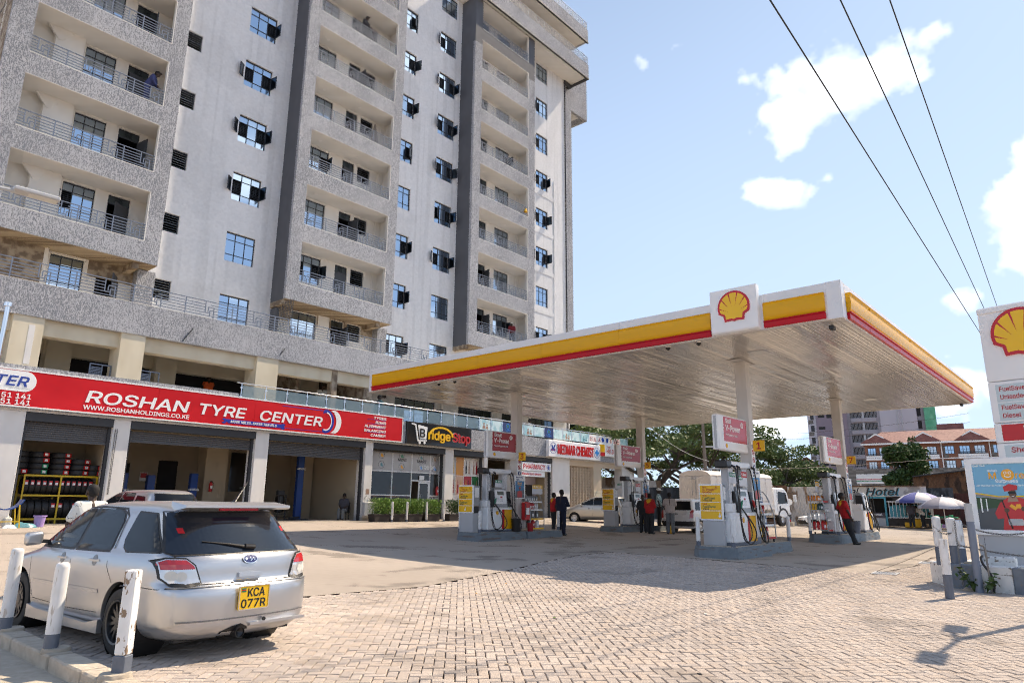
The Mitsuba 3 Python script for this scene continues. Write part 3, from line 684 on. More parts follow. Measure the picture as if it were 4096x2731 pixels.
def shutter(a, b, zb, zt=2.95, box_to=None):
    y = YP + .16
    k = bp('roller_shutter', facing_front(prism(Polygon([(a, zt - .30), (b, zt - .30), (b, zt), (a, zt)]), .3), (0, y + .1, CZ)), 'dark_trim')
    sl = []
    n = int((zt - .3 - zb) / .075)
    for i in range(n):
        z = zb + .075 * i
        v, f = prism([(0, 0), (.018, .012), (.018, .055), (0, .07)], b - a - .12)
        sl.append(xf((v, f), (a + .06, y + .10, z + CZ), (0, -1, 0), (0, 0, 1), (1, 0, 0)))
    sl.append(rb(a + .06, b - .06, y + .06, y + .12, zb - .05, zb))
    part(k, 'curtain', cat(sl), 'shutter_steel')
    part(k, 'guide_rail', rb(a - .01, a + .09, y - .02, y + .14, GF, zt - .3), 'dark_trim'); part(k, 'guide_rail', rb(b - .09, b + .01, y - .02, y + .14, GF, zt - .3), 'dark_trim')
shutter(6.69, 9.47, 2.05); shutter(10.09, 15.19, 2.22); shutter(15.84, 21.06, 2.10); shutter(21.55, 26.49, 2.60); shutter(27.16, 29.64, 2.62); shutter(29.96, 36.14, 2.62); shutter(2.1, 5.89, 2.1)
bp('shutter_chain', cat([tube([(9.62, YP - .06, CZ + 2.6), (9.60, YP - .07, CZ + .2)], .012, 5), tube([(9.55, YP - .06, CZ + 2.6), (9.57, YP - .07, CZ + .2)], .012, 5)]), 'shutter_steel')
bp('threshold_step', rb(-3, 46, YP - .10, YP + .03, GF - .4, GF + .02), 'concrete')
bps('skirting', [rb(a - .005, b + .005, YP - .04, YP + .1, GF - .1, GF + .16) for a, b in PIERS], 'kerb_concrete')
# breeze block screen at the end
def screen():
    ms = []
    for i in range(8):
        for j in range(19):
            x, z = 38.12 + .34 * i, -.62 + .185 * j
            ms.append(rb(x, x + .28, YP + .36, YP + .42, z + .15, z + .18))
            v, f = box(x + .03, x + .22, YP + .16, YP + .40, z + .02, z + .12)
            ms.append((np.where(np.array([[0, 1, 0]]) > 0, v, v) + [0, 0, CZ], f))
    for i in range(9): ms.append(rb(38.06 + .34 * i, 38.12 + .34 * i, YP + .1, YP + .42, GF, 2.9))
    return cat(ms)
bp('breeze_block_screen', screen(), 'beige_paint', kind='stuff'); bp('screen_backing', rb(38.05, 40.85, YP + .421, YP + .45, GF, 2.9), 'raw_plaster'); bp('screen_lintel', rb(38.05, 44.6, YP - .0, YP + .5, 2.6, 2.956), 'beige_paint')
bp('passage_wall', rb(41.86, 41.9, YP + .7, 36, GF, 2.9), 'beige_paint')
bp('tile_dado', cat([rb(40.86 + .2 * i, 41.04 + .2 * i, YP - .045, YP - .031, -.8 + .2 * j, -.62 + .2 * j) for i in range(5) for j in range(9)]), 'cream_paint')

# ================================================================ petrol station canopy
mat('panel_white', (.72, .72, .73), .25); mat('sign_white', (.80, .80, .80), .35); mat('yellow_panel', (.72, .37, .002), .3, 0., .3); mat('red_strip', (.46, .004, .012), .3, 0., .25)
mat('pecten_yellow', (.84, .50, .008), .35); mat('pecten_red', (.50, .012, .022), .35)
mat('column_paint', proc(lambda p, n, uv: mix((.50, .475, .44), (.60, .575, .545), fbm((p.x + p.y) * 5, p.z * 2, 1., 3))), .5)
mat('deep_red', (.34, .012, .02), .3); mat('black_plastic', (.012, .012, .013), .35); mat('rubber', (.014, .014, .015), .55); mat('chrome', (.75, .75, .76), .12, 1.0); mat('grey_plastic', (.30, .31, .32), .4); mat('mid_grey', (.42, .43, .445), .45)
mat('yellow_sign', (.80, .46, .01), .4); mat('ink_red', (.42, .02, .02), .5); mat('ink_green', (.02, .10, .07), .5); mat('ink_blue', (.015, .03, .14), .5); mat('ink_black', (.012, .012, .014), .5); mat('print_white', (.82, .82, .81), .5); mat('lens_grey', (.55, .55, .52), .3)
def _soff(p, n, uv):
    r = cell_rand(p.y * 9.0909, p.x * .09, 3.)
    return mix((.44, .42, .395), (.66, .635, .60), r * .6 + .4 * fbm(p.x * .5, p.y * .5, 1., 3))
scene['soffit_metal'] = {'type': 'twosided', 'bsdf': {'type': 'principled', 'base_color': proc(_soff), 'metallic': .65, 'roughness': .17, 'specular': .6}}

def pecten(w, depth=.02, n=26):
    """The shell emblem, drawn in xy about its centre, w wide: red plate, yellow rays."""
    def outline(s):
        pts = []
        for k in range(n + 1):
            a = math.radians(200 - 220 * k / n); pts.append((.5 * math.cos(a) * s, .5 * math.sin(a) * s))
        return pts
    base = [(-.49, -.17), *[(.5 * math.cos(math.radians(198 - 216 * k / n)), .5 * math.sin(math.radians(198 - 216 * k / n))) for k in range(n + 1)], (.49, -.17), (.33, -.26), (.30, -.44), (.09, -.42), (0, -.45), (-.09, -.42), (-.30, -.44), (-.33, -.26)]
    red = Polygon(base).buffer(0)
    inner = red.buffer(-.062)
    slits = []
    for k in range(6):
        a = math.radians(164 - 148 * k / 5); a0 = .07
        c = (0.06 * math.cos(a), -.18 + .05 * math.sin(a)); e = (.60 * math.cos(a), -.14 + .66 * math.sin(a)); nx, ny = -math.sin(a), math.cos(a)
        slits.append(Polygon([(c[0] + .14 * math.cos(a), c[1] + .14 * math.sin(a)), (e[0] + nx * .026, e[1] + ny * .026), (e[0] - nx * .026, e[1] - ny * .026)]))
    yel = inner.difference(shapely.union_all(slits))
    sc = lambda m, d: (np.asarray(m[0]) * [w, w, 1], m[1])
    return sc(prism(red, depth), 0), mv(sc(prism(yel, .004), 0), 0, 0, depth)
def emblem(parent, w, placer, depth=.02):
    r, y = pecten(w, depth)
    k = part(parent, 'shell_emblem', placer(r), 'pecten_red')
    if parent.count('__') == 0: part(k, 'emblem_rays', placer(y), 'pecten_yellow')
    else: part(parent, 'emblem_rays', placer(y), 'pecten_yellow')

CX0, CX1, CY0, CY1, CS, CT = 16.5, 34.05, 4.36, 22.05, 4.26 + CZ, 5.16 + CZ
can = thing('station_canopy', 'large flat petrol station canopy with white, yellow and red fascia', 'canopy')
# soffit of narrow metal slats
def slats():
    V = []; y = CY0 + .06; p = .11
    prof = lambda y: [(y, CS + .022), (y + .006, CS), (y + p - .024, CS), (y + p - .018, CS + .022), (y + p, CS + .022)]
    out = []
    joints = [CX0 + .05, 24.4, 29.6, CX1 - .05]
    while y + p < CY1 - .05:
        for a, b in zip(joints[:-1], joints[1:]):
            tw = np.clip(nrng.normal(0, .0022), -.005, .005)
            q = prof(y); v = [(x, yy, z + (tw * (1 if i == 1 else -1 if i == 2 else 0))) for x in (a + .004, b - .004) for i, (yy, z) in enumerate(q)]
            v = np.array(v); v[5:, 2] += nrng.normal(0, .002); k = 5
            f = []
            for i in range(4): f += [(i, i + 1, k + i + 1), (i, k + i + 1, k + i)]
            out.append((v, np.array(f)))
        y += p
    return cat(out)
part(can, 'soffit_slats', slats(), 'soffit_metal', kind='stuff')
part(can, 'roof_deck', box(CX0 + .05, CX1 - .05, CY0 + .05, CY1 - .05, CS + .03, CT - .1), 'panel_white')
part(can, 'soffit_trim', cat([box(CX0 - .01, CX0 + .06, CY0, CY1, CS - .012, CS + .02), box(CX1 - .06, CX1 + .01, CY0, CY1, CS - .012, CS + .02), box(CX0 + .061, CX1 - .061, CY0 - .01, CY0 + .06, CS - .012, CS + .02), box(CX0 + .061, CX1 - .061, CY1 - .06, CY1 + .01, CS - .012, CS + .02)]), 'column_paint')
# fascias: white backing panels, bulging yellow panels, red strip below
def bulge(L, z0, z1, d=.10, n=9):
    zs = np.linspace(0, 1, n); prof = [(d * (math.sin(math.pi * min(1, t * .5 + .38))) * (.55 + .45 * t) if 0 < t < 1 else (d * .25 if t == 0 else d * .75), z0 + (z1 - z0) * t) for t in zs]
    prof = [(0, z0), *prof, (0, z1)]
    k = len(prof); v = np.array([(o, l, z) for l in (0, L) for o, z in prof]); f = []
    for i in range(k - 1): f += [(i, i + 1, k + i + 1), (i, k + i + 1, k + i)]
    f += [(0, i + 1, i) for i in range(1, k - 1)] + [(k, k + i, k + i + 1) for i in range(1, k - 1)]
    return v, np.array(f)           # offset, along, height
ys = [CY0, 6.14, 7.50, 10.35, 13.19, 15.98, 18.77, 20.27, CY1]
for a, b in zip(ys[:-1], ys[1:]): part(can, 'fascia_panel', cbox(CX0 - .03, CX0 + .03, a + .002, b - .002, CS + .01, CT, .004), 'panel_white')
for a, b in ((4.69, 6.15), (7.55, 10.35), (10.35, 13.19), (13.19, 15.98), (15.98, 18.77), (18.77, 20.27), (20.27, 21.8)):
    part(can, 'yellow_panel', xf(bulge(b - a - .006, 4.46 + CZ, 4.92 + CZ), (CX0 - .031, a + .003, 0), (-1, 0, 0), (0, 1, 0), (0, 0, 1)), 'yellow_panel', smooth=25)
    part(can, 'red_strip', cbox(CX0 - .10, CX0 - .031, a, b, 4.285 + CZ, 4.44 + CZ, .01), 'red_strip'); part(can, 'red_lip', cbox(CX0 - .135, CX0 - .101, a, b, 4.425 + CZ, 4.455 + CZ, .006), 'red_strip')
part(can, 'corner_panel', cbox(CX0 - .045, CX0 + .2, CY0 - .045, CY0 + .30, CS - .005, CT + .006, .008), 'panel_white')
xs = [CX0 + .3, 18.5, 22.9, 27.3, 31.7, CX1]
for a, b in zip(xs[:-1], xs[1:]):
    part(can, 'fascia_panel', cbox(a + .002, b - .002, CY0 - .03, CY0 + .03, CS + .01, CT, .004), 'panel_white')
    part(can, 'yellow_panel', xf(bulge(b - a - .006, 4.46 + CZ, 4.92 + CZ, .16), (a + .003, CY0 - .031, 0), (0, -1, 0), (1, 0, 0), (0, 0, 1)), 'yellow_panel', smooth=25)
    part(can, 'red_strip', cbox(a, b, CY0 - .10, CY0 - .031, 4.285 + CZ, 4.44 + CZ, .01), 'red_strip'); part(can, 'red_lip', cbox(a, b, CY0 - .135, CY0 - .101, 4.425 + CZ, 4.455 + CZ, .006), 'red_strip')
for a, b in ((CX0, CX1),):
    part(can, 'rear_fascia', box(a, b, CY1 - .03, CY1 + .03, CS + .01, CT), 'panel_white'); part(can, 'rear_fascia', box(CX1 - .03, CX1 + .03, CY0, CY1, CS + .01, CT), 'panel_white')
# emblem board on the front edge
board = part(can, 'emblem_board', cat([cbox(16.30, 16.47, 6.24, 7.47, 4.36 + CZ, 5.52 + CZ, .012), xf(prism([(0, 0), (.17, 0), (.17, -.11), (.10, -.11), (.03, -.07)], 1.23), (16.30, 6.24, 4.36 + CZ), (1, 0, 0), (0, 0, 1), (0, -1, 0))]), 'sign_white') if False else part(can, 'emblem_board', xf(prism([(.17, 1.16), (0, 1.16), (0, .09), (.01, .045), (.045, .01), (.09, 0), (.17, 0)], 1.23), (16.30, 7.47, 4.27 + CZ), (1, 0, 0), (0, 0, 1), (0, -1, 0)), 'sign_white', smooth=35)
r, y = pecten(.84, .03)
pl = lambda m: facing_left(m, (16.299, 6.84, 4.93 + CZ))
part(can, 'shell_emblem', pl(r), 'pecten_red'); part(can, 'emblem_rays', pl(y), 'pecten_yellow')
# recessed lights, cameras
for x in (18.9, 24.9, 30.3):
    for y in (7.3, 12.5, 18.4):
        k = part(can, 'light_panel', cbox(x - .25, x + .25, y - .25, y + .25, CS - .012, CS + .02, .006), 'mid_grey')
        part(k, 'lens', cat([box(x - .2, x + .2, y - .2 + .1 * i, y - .12 + .1 * i, CS - .018, CS - .0121) for i in range(4)]), 'lens_grey')
def camera_(x, y, label, dome=True):
    t = thing('security_camera', label, 'camera')
    if dome: part(t, 'dome', lathe([(.005, -.10), (.035, -.09), (.06, -.055), (.065, -.02)], 12, (x, y, CS)), 'black_plastic', smooth=50); part(t, 'mount', lathe([(.07, -.022), (.07, .0), (.004, .0)], 12, (x, y, CS)), 'sign_white')
    else:
        part(t, 'housing', cbox(x - .07, x + .11, y - .055, y + .055, CS - .17, CS - .06, .015), 'black_plastic'); part(t, 'bracket', box(x + .02, x + .07, y - .02, y + .02, CS - .06, CS), 'mid_grey')
camera_(16.85, 4.7, 'black box camera under the right front corner of the canopy', False)
camera_(16.7, 8.95, 'dome camera left of the emblem board, farther of the two from it'); camera_(16.7, 8.04, 'dome camera under the canopy edge, close to the emblem board')
camera_(16.75, 18.26, 'left dome camera of the pair near the far left end of the canopy edge'); camera_(16.75, 17.44, 'right dome camera of the pair near the far left end of the canopy edge')
camera_(17.1, 21.9, 'white bullet camera under the far left corner of the canopy', False); camera_(33.3, 4.6, 'small camera hanging under the far right corner of the canopy', False)
# columns
ISL = {}
ITOP = {1: CZ - 1.03, 3: CZ - .98, 5: CZ - .94, 7: CZ - .97}
COLS = {1: (19.79, 8.08), 3: (19.95, 17.25), 5: (29.55, 17.46), 7: (29.5, 8.26)}
for k, (x, y) in COLS.items():
    c = part(can, 'column', cbox(x, x + .30, y, y + .34, ITOP[k] + .17, CS + .01, .012), 'column_paint')
    part(c, 'grey_foot', cbox(x - .004, x + .304, y - .004, y + .344, ITOP[k], ITOP[k] + .17, .01), 'bollard_grey')
    part(c, 'collar', cat([cbox(x - .02, x + .32, y - .02, y + .36, CS - .12, CS - .013, .006), box(x - .45, x + .75, y - .03, y + .37, CS - .016, CS - .0125)]), 'column_paint')

# ---------------------------------------------------------------- pump islands
def _isl(p, n, uv):
    s = fbm(p.x * 8, p.y * 8, p.z * 8, 4); r = fbm(p.x * 3, p.y * 3, p.z * 14, 3)
    return mix(mix((.125, .155, .18), (.20, .23, .255), s), (.16, .10, .06), smoothstep(.60, .74, r) * .7)
mat('island_paint', proc(_isl), .7)
def island(k, x0, x1, y0, y1, x2, y2a, y2b, label):
    t = thing('pump_island', label, 'island'); ch = .26
    z = min(G(x0, y0), G(x1, y0), G(x0, y1)); zt = ITOP[k]
    p1 = Polygon([(x0 + .06, y0), (x1 - .1, y0), (x1, y0 + .1), (x1, y1), (x0 + ch, y1), (x0, y1 - ch), (x0, y0 + .06)])
    p2 = Polygon([(x1 + .012, y2a), (x2 - .35, y2a), (x2, y2a + .3), (x2, y2b), (x1 + .012, y2b)])
    for nm, p in (('front_block', p1), ('rear_block', p2)):
        q = part(t, nm, cat([mv(prism(p.buffer(.025), zt - .12 - z + .3), 0, 0, z - .3), mv(prism(p, .10), 0, 0, zt - .12), mv(prism(p.buffer(-.02), .02), 0, 0, zt - .02)]), 'island_paint')
        part(q, 'worn_top', mv(prism(p.buffer(-.04), .003), 0, 0, zt), 'kerb_concrete')
    return zt
island(1, 17.5, 19.86, 7.70, 8.98, 22.4, 7.95, 8.9, 'painted grey concrete pump island nearest the camera')
island(3, 17.75, 20.3, 17.0, 18.35, 22.75, 17.0, 18.1, 'painted grey concrete pump island on the left, towards the shops')
island(5, 27.05, 29.9, 17.15, 18.5, 31.2, 16.9, 18.3, 'painted grey concrete pump island beside the white van')
island(7, 26.75, 30.3, 7.9, 9.05, 32.5, 7.95, 8.9, 'painted grey concrete pump island on the far right, under the leaning attendant')

VS = {1: (17.85, 19.78, 8.15, 1.50, 2.47), 3: (18.37, 20.0, 17.32, 1.65, 2.64), 5: (27.40, 29.5, 17.53, 1.75, 2.76), 7: (27.33, 29.46, 8.33, 1.63, 2.63)}
mat('faded_red', (.50, .055, .07), .3)
def fuel_sign(k, label):
    x0, x1, y, z0, z1 = VS[k]; W, H = x1 - x0, z1 - z0
    t = thing('fuel_brand_sign', label, 'sign')
    part(t, 'housing', cbox(x0, x1, y, y + .20, z0 + CZ, z1 + CZ, .03), 'sign_white')
    part(t, 'side_groove', box(x0 - .004, x0 + .02, y + .06, y + .14, z0 + CZ + .04, z1 + CZ - .04), 'mid_grey')
    P = lambda m, dx, dz, e=0.: facing_front(m, (x0 + dx * W, y - e, z0 + CZ + dz * H))
    red = 'deep_red' if k in (3, 5) else 'faded_red'
    part(t, 'red_panel', P(prism([(0, 0), (W * .80, 0), (W * .80, H * .70), (0, H * .70)], .006), .165, .26), red)
    part(t, 'maker_name', P(text('Shell', H * .125, .004, True), .225, .79, .007), 'print_white'); part(t, 'fuel_name', P(text('V-Power', H * .165, .004, True, width=W * .50), .225, .57, .007), 'print_white'); part(t, 'small_line', P(text('Performance Fuels', H * .065, .004), .225, .42, .007), 'print_white')
    part(t, 'round_badge', P(prism(circle(H * .085), .004), .80, .80, .006), 'print_white'); part(t, 'badge_star', P(cat([prism([(H * .075 * math.cos(a), H * .075 * math.sin(a)), (H * .02 * math.cos(a + .4), H * .02 * math.sin(a + .4)), (H * .02 * math.cos(a - .4), H * .02 * math.sin(a - .4))], .003) for a in np.arange(8) * math.pi / 4]), .80, .80, .0105), red)
    r_, y_ = pecten(H * .14, .006); part(t, 'small_shell', P(r_, .24, .13), 'pecten_red'); part(t, 'small_shell_rays', P(y_, .24, .13), 'pecten_yellow')
fuel_sign(1, 'large faded red fuel brand board on the column nearest the camera')
fuel_sign(3, 'deep red fuel brand board on the left column in front of the shops')
fuel_sign(5, 'deep red fuel brand board on the far left column beside the acacia trees')
fuel_sign(7, 'faded red fuel brand board on the far right column, in front of the tower')
for k, w in ((1, 'nearest column'), (3, 'left column in front of the pharmacy'), (5, 'far left column'), (7, 'far right column')):
    x, y = COLS[k]; z = {1: 1.56, 3: 1.60, 5: 1.72, 7: 1.66}[k]
    t = thing('pump_number_sign', f'small orange sign with a red {k} on the {w}', 'sign')
    part(t, 'plate', cbox(x + .02, x + .05, y - .40, y - .06, z + CZ, z + CZ + .31, .006), 'yellow_sign'); part(t, 'bracket', box(x + .03, x + .05, y - .06, y, z + CZ + .08, z + CZ + .2), 'mid_grey')
    part(t, 'digit', facing_left(text(str(k), .19, .004, True, align='c'), (x + .0199, y - .23, z + CZ + .06)), 'ink_red')
    t = thing('notice_strip', f'narrow strip of warning pictograms on the {w}', 'notice')
    zt = z + .28; zb_ = zt - .86; xx = x + .13
    part(t, 'plate', cbox(xx - .11, xx + .11, y - .012, y - .001, zb_ + CZ, zt + CZ, .003), 'print_white')
    part(t, 'warning_triangle', facing_front(prism([(-.075, 0), (.075, 0), (0, .13)], .003), (xx, y - .012, zt - .16 + CZ)), 'yellow_sign')
    for i in range(2):
        c = (xx, y - .012, zt - .30 - .22 * i + CZ)
        part(t, 'ban_ring', facing_front(prism(Polygon(circle(.085)).difference(Polygon(circle(.062))).union(Polygon([(-.07, .045), (-.045, .07), (.07, -.045), (.045, -.07)])), .003), c), 'ink_red')
        part(t, 'ban_symbol', facing_front(prism([(-.02, -.04), (.02, -.04), (.025, .03), (-.025, .03)], .002), c), 'ink_black')
    part(t, 'blue_disc', facing_front(prism(circle(.085), .003), (xx, y - .012, zt - .74 + CZ)), 'ink_blue'); part(t, 'disc_symbol', facing_front(prism(rrect(.05, .08, .02), .002), (xx, y - .0151, zt - .74 + CZ)), 'print_white')
    # advertising board: heading, sky, station and a man in a red coat
    t = thing('advert_board', f'tall advert with a red coated man, {w}', 'poster')
    bz = {1: .16, 3: .20, 5: .30, 7: .24}[k]; X0 = x - .20; Wd, Hh = .62, .86
    part(t, 'board', cbox(X0, X0 + Wd, y - .05, y - .013, bz + CZ, bz + Hh + CZ, .006), 'print_white')
    P = lambda m, a, b, e=.0: facing_front(m, (X0 + a, y - .0505 - e, bz + CZ + b))
    part(t, 'heading', P(cat([text('New from', .062, .003, True), mv(text('Shell', .062, .003, True), 0, -.085)]), .10, .76), 'ink_blue')
    part(t, 'print', P(prism([(0, 0), (.50, 0), (.50, .62), (0, .62)], .002), .06, .03), 'poster_blue'); part(t, 'print_ground', P(prism([(0, 0), (.50, 0), (.50, .30), (0, .24)], .002), .06, .03, .0022), 'poster_grey')
    part(t, 'printed_lettering', P(cat([text('More', .075, .002, True, align='c'), mv(text('Surprises', .035, .002, True, align='c'), 0, -.05)]), .31, .54, .0022), 'poster_orange')
    part(t, 'printed_man', P(cat([prism([(-.13, 0), (.13, 0), (.15, .14), (.10, .22), (.04, .24), (-.04, .24), (-.10, .22), (-.15, .14)], .002), mv(prism(rrect(.10, .05, .012), .002), 0, .355, .0)]), .31, .05, .005), 'poster_red'); part(t, 'printed_face', P(prism(circle(.042, 14), .0015), .31, .35, .0075), 'poster_skin')
mat('poster_blue', (.03, .17, .36), .35); mat('poster_grey', (.10, .11, .12), .35); mat('poster_orange', (.80, .38, .03), .35); mat('poster_red', (.46, .03, .03), .35); mat('poster_skin', (.10, .05, .03), .4)

# ---------------------------------------------------------------- price cabinets
def cabinet(k, x, y0, y1, ztop, names, label):
    t = thing('fuel_grade_cabinet', label, 'cabinet'); zb = ITOP[k] + .003; zt = ztop + CZ; zs = zb + (zt - zb) * .40
    part(t, 'base', cbox(x + .01, x + .30, y0 + .02, y1 - .06, zb, zs, .01), 'mid_grey'); part(t, 'grade_face', cbox(x - .01, x + .05, y0 - .0, y1, zs, zt, .012), 'sign_white')
    part(t, 'side_cabinet', cbox(x + .051, x + .34, y0 + .01, y1 - .04, zs + .25, zt - .02, .01), 'grey_plastic'); part(t, 'side_slot', cbox(x + .06, x + .33, y0 + .03, y1 - .1, zs + .02, zs + .24, .01), 'black_plastic'); part(t, 'side_leg', cbox(x + .27, x + .34, y0 + .006, y1 - .1, zb + .0, zs + .02, .01), 'grey_plastic')
    W = y1 - y0; rows = 4; h = (zt - zs - .07) / rows
    for i in range(rows):
        z = zt - .035 - h * (i + 1)
        q = part(t, 'grade_panel', cbox(x - .018, x - .0095, y0 + .045, y1 - .035, z + .012, z + h - .006, .004), 'yellow_sign')
        if i < 3:
            lines = [('Shell', .042, .70, 'ink_red'), (names[i][0], .062, .33, 'ink_red' if i == 0 else 'ink_green'), (names[i][1], .045, .08, 'ink_red' if i == 0 else 'ink_black')]
            for s, hh, zz, m in lines: part(q, 'lettering', facing_left(text(s, hh, .002, True), (x - .0185, y1 - .10, z + .012 + zz * (h - .018))), m)
            if i == 0: part(q, 'ring', facing_left(prism(Polygon(circle(.035)).difference(Polygon(circle(.022))), .002), (x - .0185, y0 + .16, z + h * .70)), 'ink_red')
        else: part(q, 'torn_patch', facing_left(prism([(0, 0), (.05, -.04), (.08, .0), (.06, .05), (.05, .12), (.035, .05)], .002), (x - .0185, y0 + (.42 if k == 3 else .14), z + .08)), 'print_white')
    part(t, 'paper_notice', facing_front(prism([(0, 0), (.2, 0), (.2, .34), (0, .34)], .002), (x + .09, y0 + .009, zt - .42)), 'print_white')
NM = [('V-Power', 'Unleaded'), ('FuelSave', 'Unleaded'), ('FuelSave', 'Diesel')]
cabinet(1, 17.88, 8.17, 8.84, .58, NM, 'tall cabinet with four yellow grade panels on the nearest island')
cabinet(3, 17.80, 17.42, 18.16, .64, NM, 'cabinet with yellow grade panels on the left island beside pump 3')
cabinet(5, 27.40, 17.75, 18.43, .75, NM, 'cabinet with yellow grade panels on the far left island on the far left island')

# ---------------------------------------------------------------- dispensers
mat('screen_lcd', (.09, .11, .10), .15); mat('label_green', (.01, .17, .09), .4); mat('paper_grey', (.62, .64, .68), .6)
def hose(pts, r=.017):
    p = np.array(pts, float); n = 28; s = np.linspace(0, len(p) - 1, n); q = []
    from scipy.interpolate import CubicSpline
    return tube(CubicSpline(np.arange(len(p)), p)(s), r, 6)
def nozzle(t, o, m, d=1):
    n = part(t, 'nozzle', xf(cat([tube([(0, 0, 0), (.02, 0, .10), (.06, 0, .17), (.13, 0, .20)], [.022, .028, .026, .012], 7), tube([(.05, .0, .05), (.09, 0, .09), (.09, 0, .14)], .009, 5)]), o, (d, 0, 0), (0, 1, 0)), m, smooth=40)
    part(n, 'spout', xf(tube([(.02, 0, -.01), (.0, 0, -.06)], .014, 6), o, (d, 0, 0), (0, 1, 0)), 'chrome')
def dispenser(k, x, y, L, label, topper=True, green=True, low=False):
    t = thing('fuel_dispenser', label, 'fuel pump'); z = ITOP[k] + .003
    B = lambda a, b, c, d, e, f, ch=.012: cbox(x + a * L, x + b * L, y + c, y + d, z + e, z + f, ch)
    P = lambda m, a, b, e=0.: facing_front(m, (x + a * L, y - e, z + b))
    part(t, 'plinth', B(.0, 1.0, .0, .52, 0, .08), 'bollard_grey'); part(t, 'lower_cabinet', B(.02, .99, .01, .51, .081, .86, .02), 'sign_white')
    part(t, 'yellow_panel', P(prism([(0, 0), (.30 * L, 0), (.30 * L, .68), (0, .68)], .008), .68, .10, -.008), 'yellow_panel'); part(t, 'red_stripe', P(prism([(0, 0), (.085 * L, 0), (.085 * L, .68), (0, .68)], .008), .59, .10, -.008), 'red_strip')
    r_, y_ = pecten(.15, .006); e_ = part(t, 'shell_emblem', P(r_, .40, .66, -.01), 'pecten_red'); part(e_, 'emblem_rays', P(y_, .40, .66, -.01), 'pecten_yellow')
    part(t, 'left_tower', cat([B(.0, .20, .05, .47, .861, 1.10, .02)]), 'sign_white')
    # computer head, leaning back
    hd = part(t, 'computer_head', xf(prism([(.0, .86), (.46, .86), (.46, 1.52), (.20, 1.56), (.10, 1.50), (.02, .95)], .52 * L), (x + .30 * L, y, z), (0, 1, 0), (0, 0, 1), (1, 0, 0)), 'grey_plastic', smooth=20)
    sl = lambda m, a, b, e=.0: xf(m, (x + a * L, y + .02 + (b - .95) * .145 - e, z + b), (1, 0, 0), (0, .145, .99), (0, -.99, .145))
    part(hd, 'face_plate', sl(prism(rrect(.44 * L, .50, .03), .008), .56, 1.23, .004), 'sign_white'); part(hd, 'display', sl(prism(rrect(.26 * L, .13, .012), .005), .56, 1.36, .012), 'screen_lcd'); part(hd, 'keypad', cat([sl(prism([(0, 0), (.03, 0), (.03, .02), (0, .02)], .004), .46 + .05 * i, 1.05 + .035 * j, .013) for i in range(4) for j in range(4)]), 'mid_grey'); part(hd, 'card_reader', sl(prism(rrect(.10, .05, .01), .01), .58, 1.22, .012), 'ink_red')
    part(t, 'nozzle_boot', xf(prism([(-.02, .88), (.30, .88), (.30, 1.45), (.06, 1.42)], .13 * L), (x + .165 * L, y, z), (0, 1, 0), (0, 0, 1), (1, 0, 0)), 'black_plastic'); part(t, 'nozzle_boot', xf(prism([(-.02, .88), (.30, .88), (.30, 1.45), (.06, 1.42)], .12 * L), (x + .83 * L, y, z), (0, 1, 0), (0, 0, 1), (1, 0, 0)), 'black_plastic')
    part(t, 'boot_label', P(prism([(0, 0), (.1, 0), (.1, .1), (0, .1)], .003), .18, 1.30, -.075), 'yellow_sign')
    # masts with ribs, beam across the top
    for a, b in () if low else ((.06, .26), (.70, .90)):
        mk_ = part(t, 'hose_mast', B(a, b, .16, .36, 1.10 if a < .5 else .861, 2.05, .01), 'mid_grey')
        part(mk_, 'mast_ribs', cat([B(a + .01 + (b - a) * i / 4, a + .015 + (b - a) * i / 4 + .02, .135, .159, 1.12, 2.03, .004) for i in range(4)]), 'panel_white')
    if not low: part(t, 'beam', B(.14, 1.04, .10, .42, 2.05, 2.23, .03), 'panel_white'); part(t, 'beam_end', B(-.10, .138, .08, .44, 2.04, 2.245, .03), 'black_plastic')
    hs = [((.02, -.06, 2.08), (.0, -.12, 1.75), (.02, -.13, 1.0), (.10, -.14, .30), (.22, -.17, .10), (.42, -.18, .22), (.44, -.15, .55), (.24, -.06, .98)),
          ((.24, -.02, 2.06), (.18, -.05, 1.80), (.14, -.09, 1.2), (.10, -.12, .6), (.20, -.18, .12), (.44, -.2, .07), (.62, -.2, .30), (.50, -.15, .62), (.27, -.05, .97)),
          ((.95, .0, 2.06), (1.0, -.06, 1.85), (1.01, -.10, 1.2), (1.0, -.14, .5), (1.06, -.17, .10), (1.22, -.17, .06), (1.24, -.14, .32), (1.10, -.08, .62), (.93, -.02, .98)),
          ((.91, .10, 2.06), (.96, .02, 1.8), (.97, -.03, 1.1), (.96, -.08, .55), (1.02, -.12, .16), (1.15, -.12, .12), (1.16, -.1, .36), (1.02, -.05, .75), (.90, .0, 1.0))]
    if low: hs = [[(a, b, min(c, 1.45)) for a, b, c in q[1:]] for q in hs]
    for q in hs[:4]: part(t, 'hose', hose([(x + a * L, y + b, z + c) for a, b, c in q]), 'rubber', smooth=50)
    if not low: part(t, 'hose_clip', cat([tube([(x + a * L, y + .02, z + 2.10), (x + a * L, y - .06, z + 2.06), (x + a * L, y - .07, z + 2.0)], .03, 7) for a in (.02, .24, .95)]), 'black_plastic')
    nozzle(t, (x + .245 * L, y - .05, z + .98), 'label_green' if green else 'black_plastic'); nozzle(t, (x + .92 * L, y - .02, z + 1.0), 'ink_red' if k == 1 else 'black_plastic', -1)
    return z
dispenser(1, 18.02, 7.92, 1.42, 'white fuel dispenser with black hoses on the nearest island')
dispenser(3, 18.28, 17.18, 1.35, 'white fuel dispenser with a yellow panel on the left island', green=True)
dispenser(5, 27.95, 17.28, 1.45, 'white fuel dispenser on the far left island behind the red attendant', green=False)
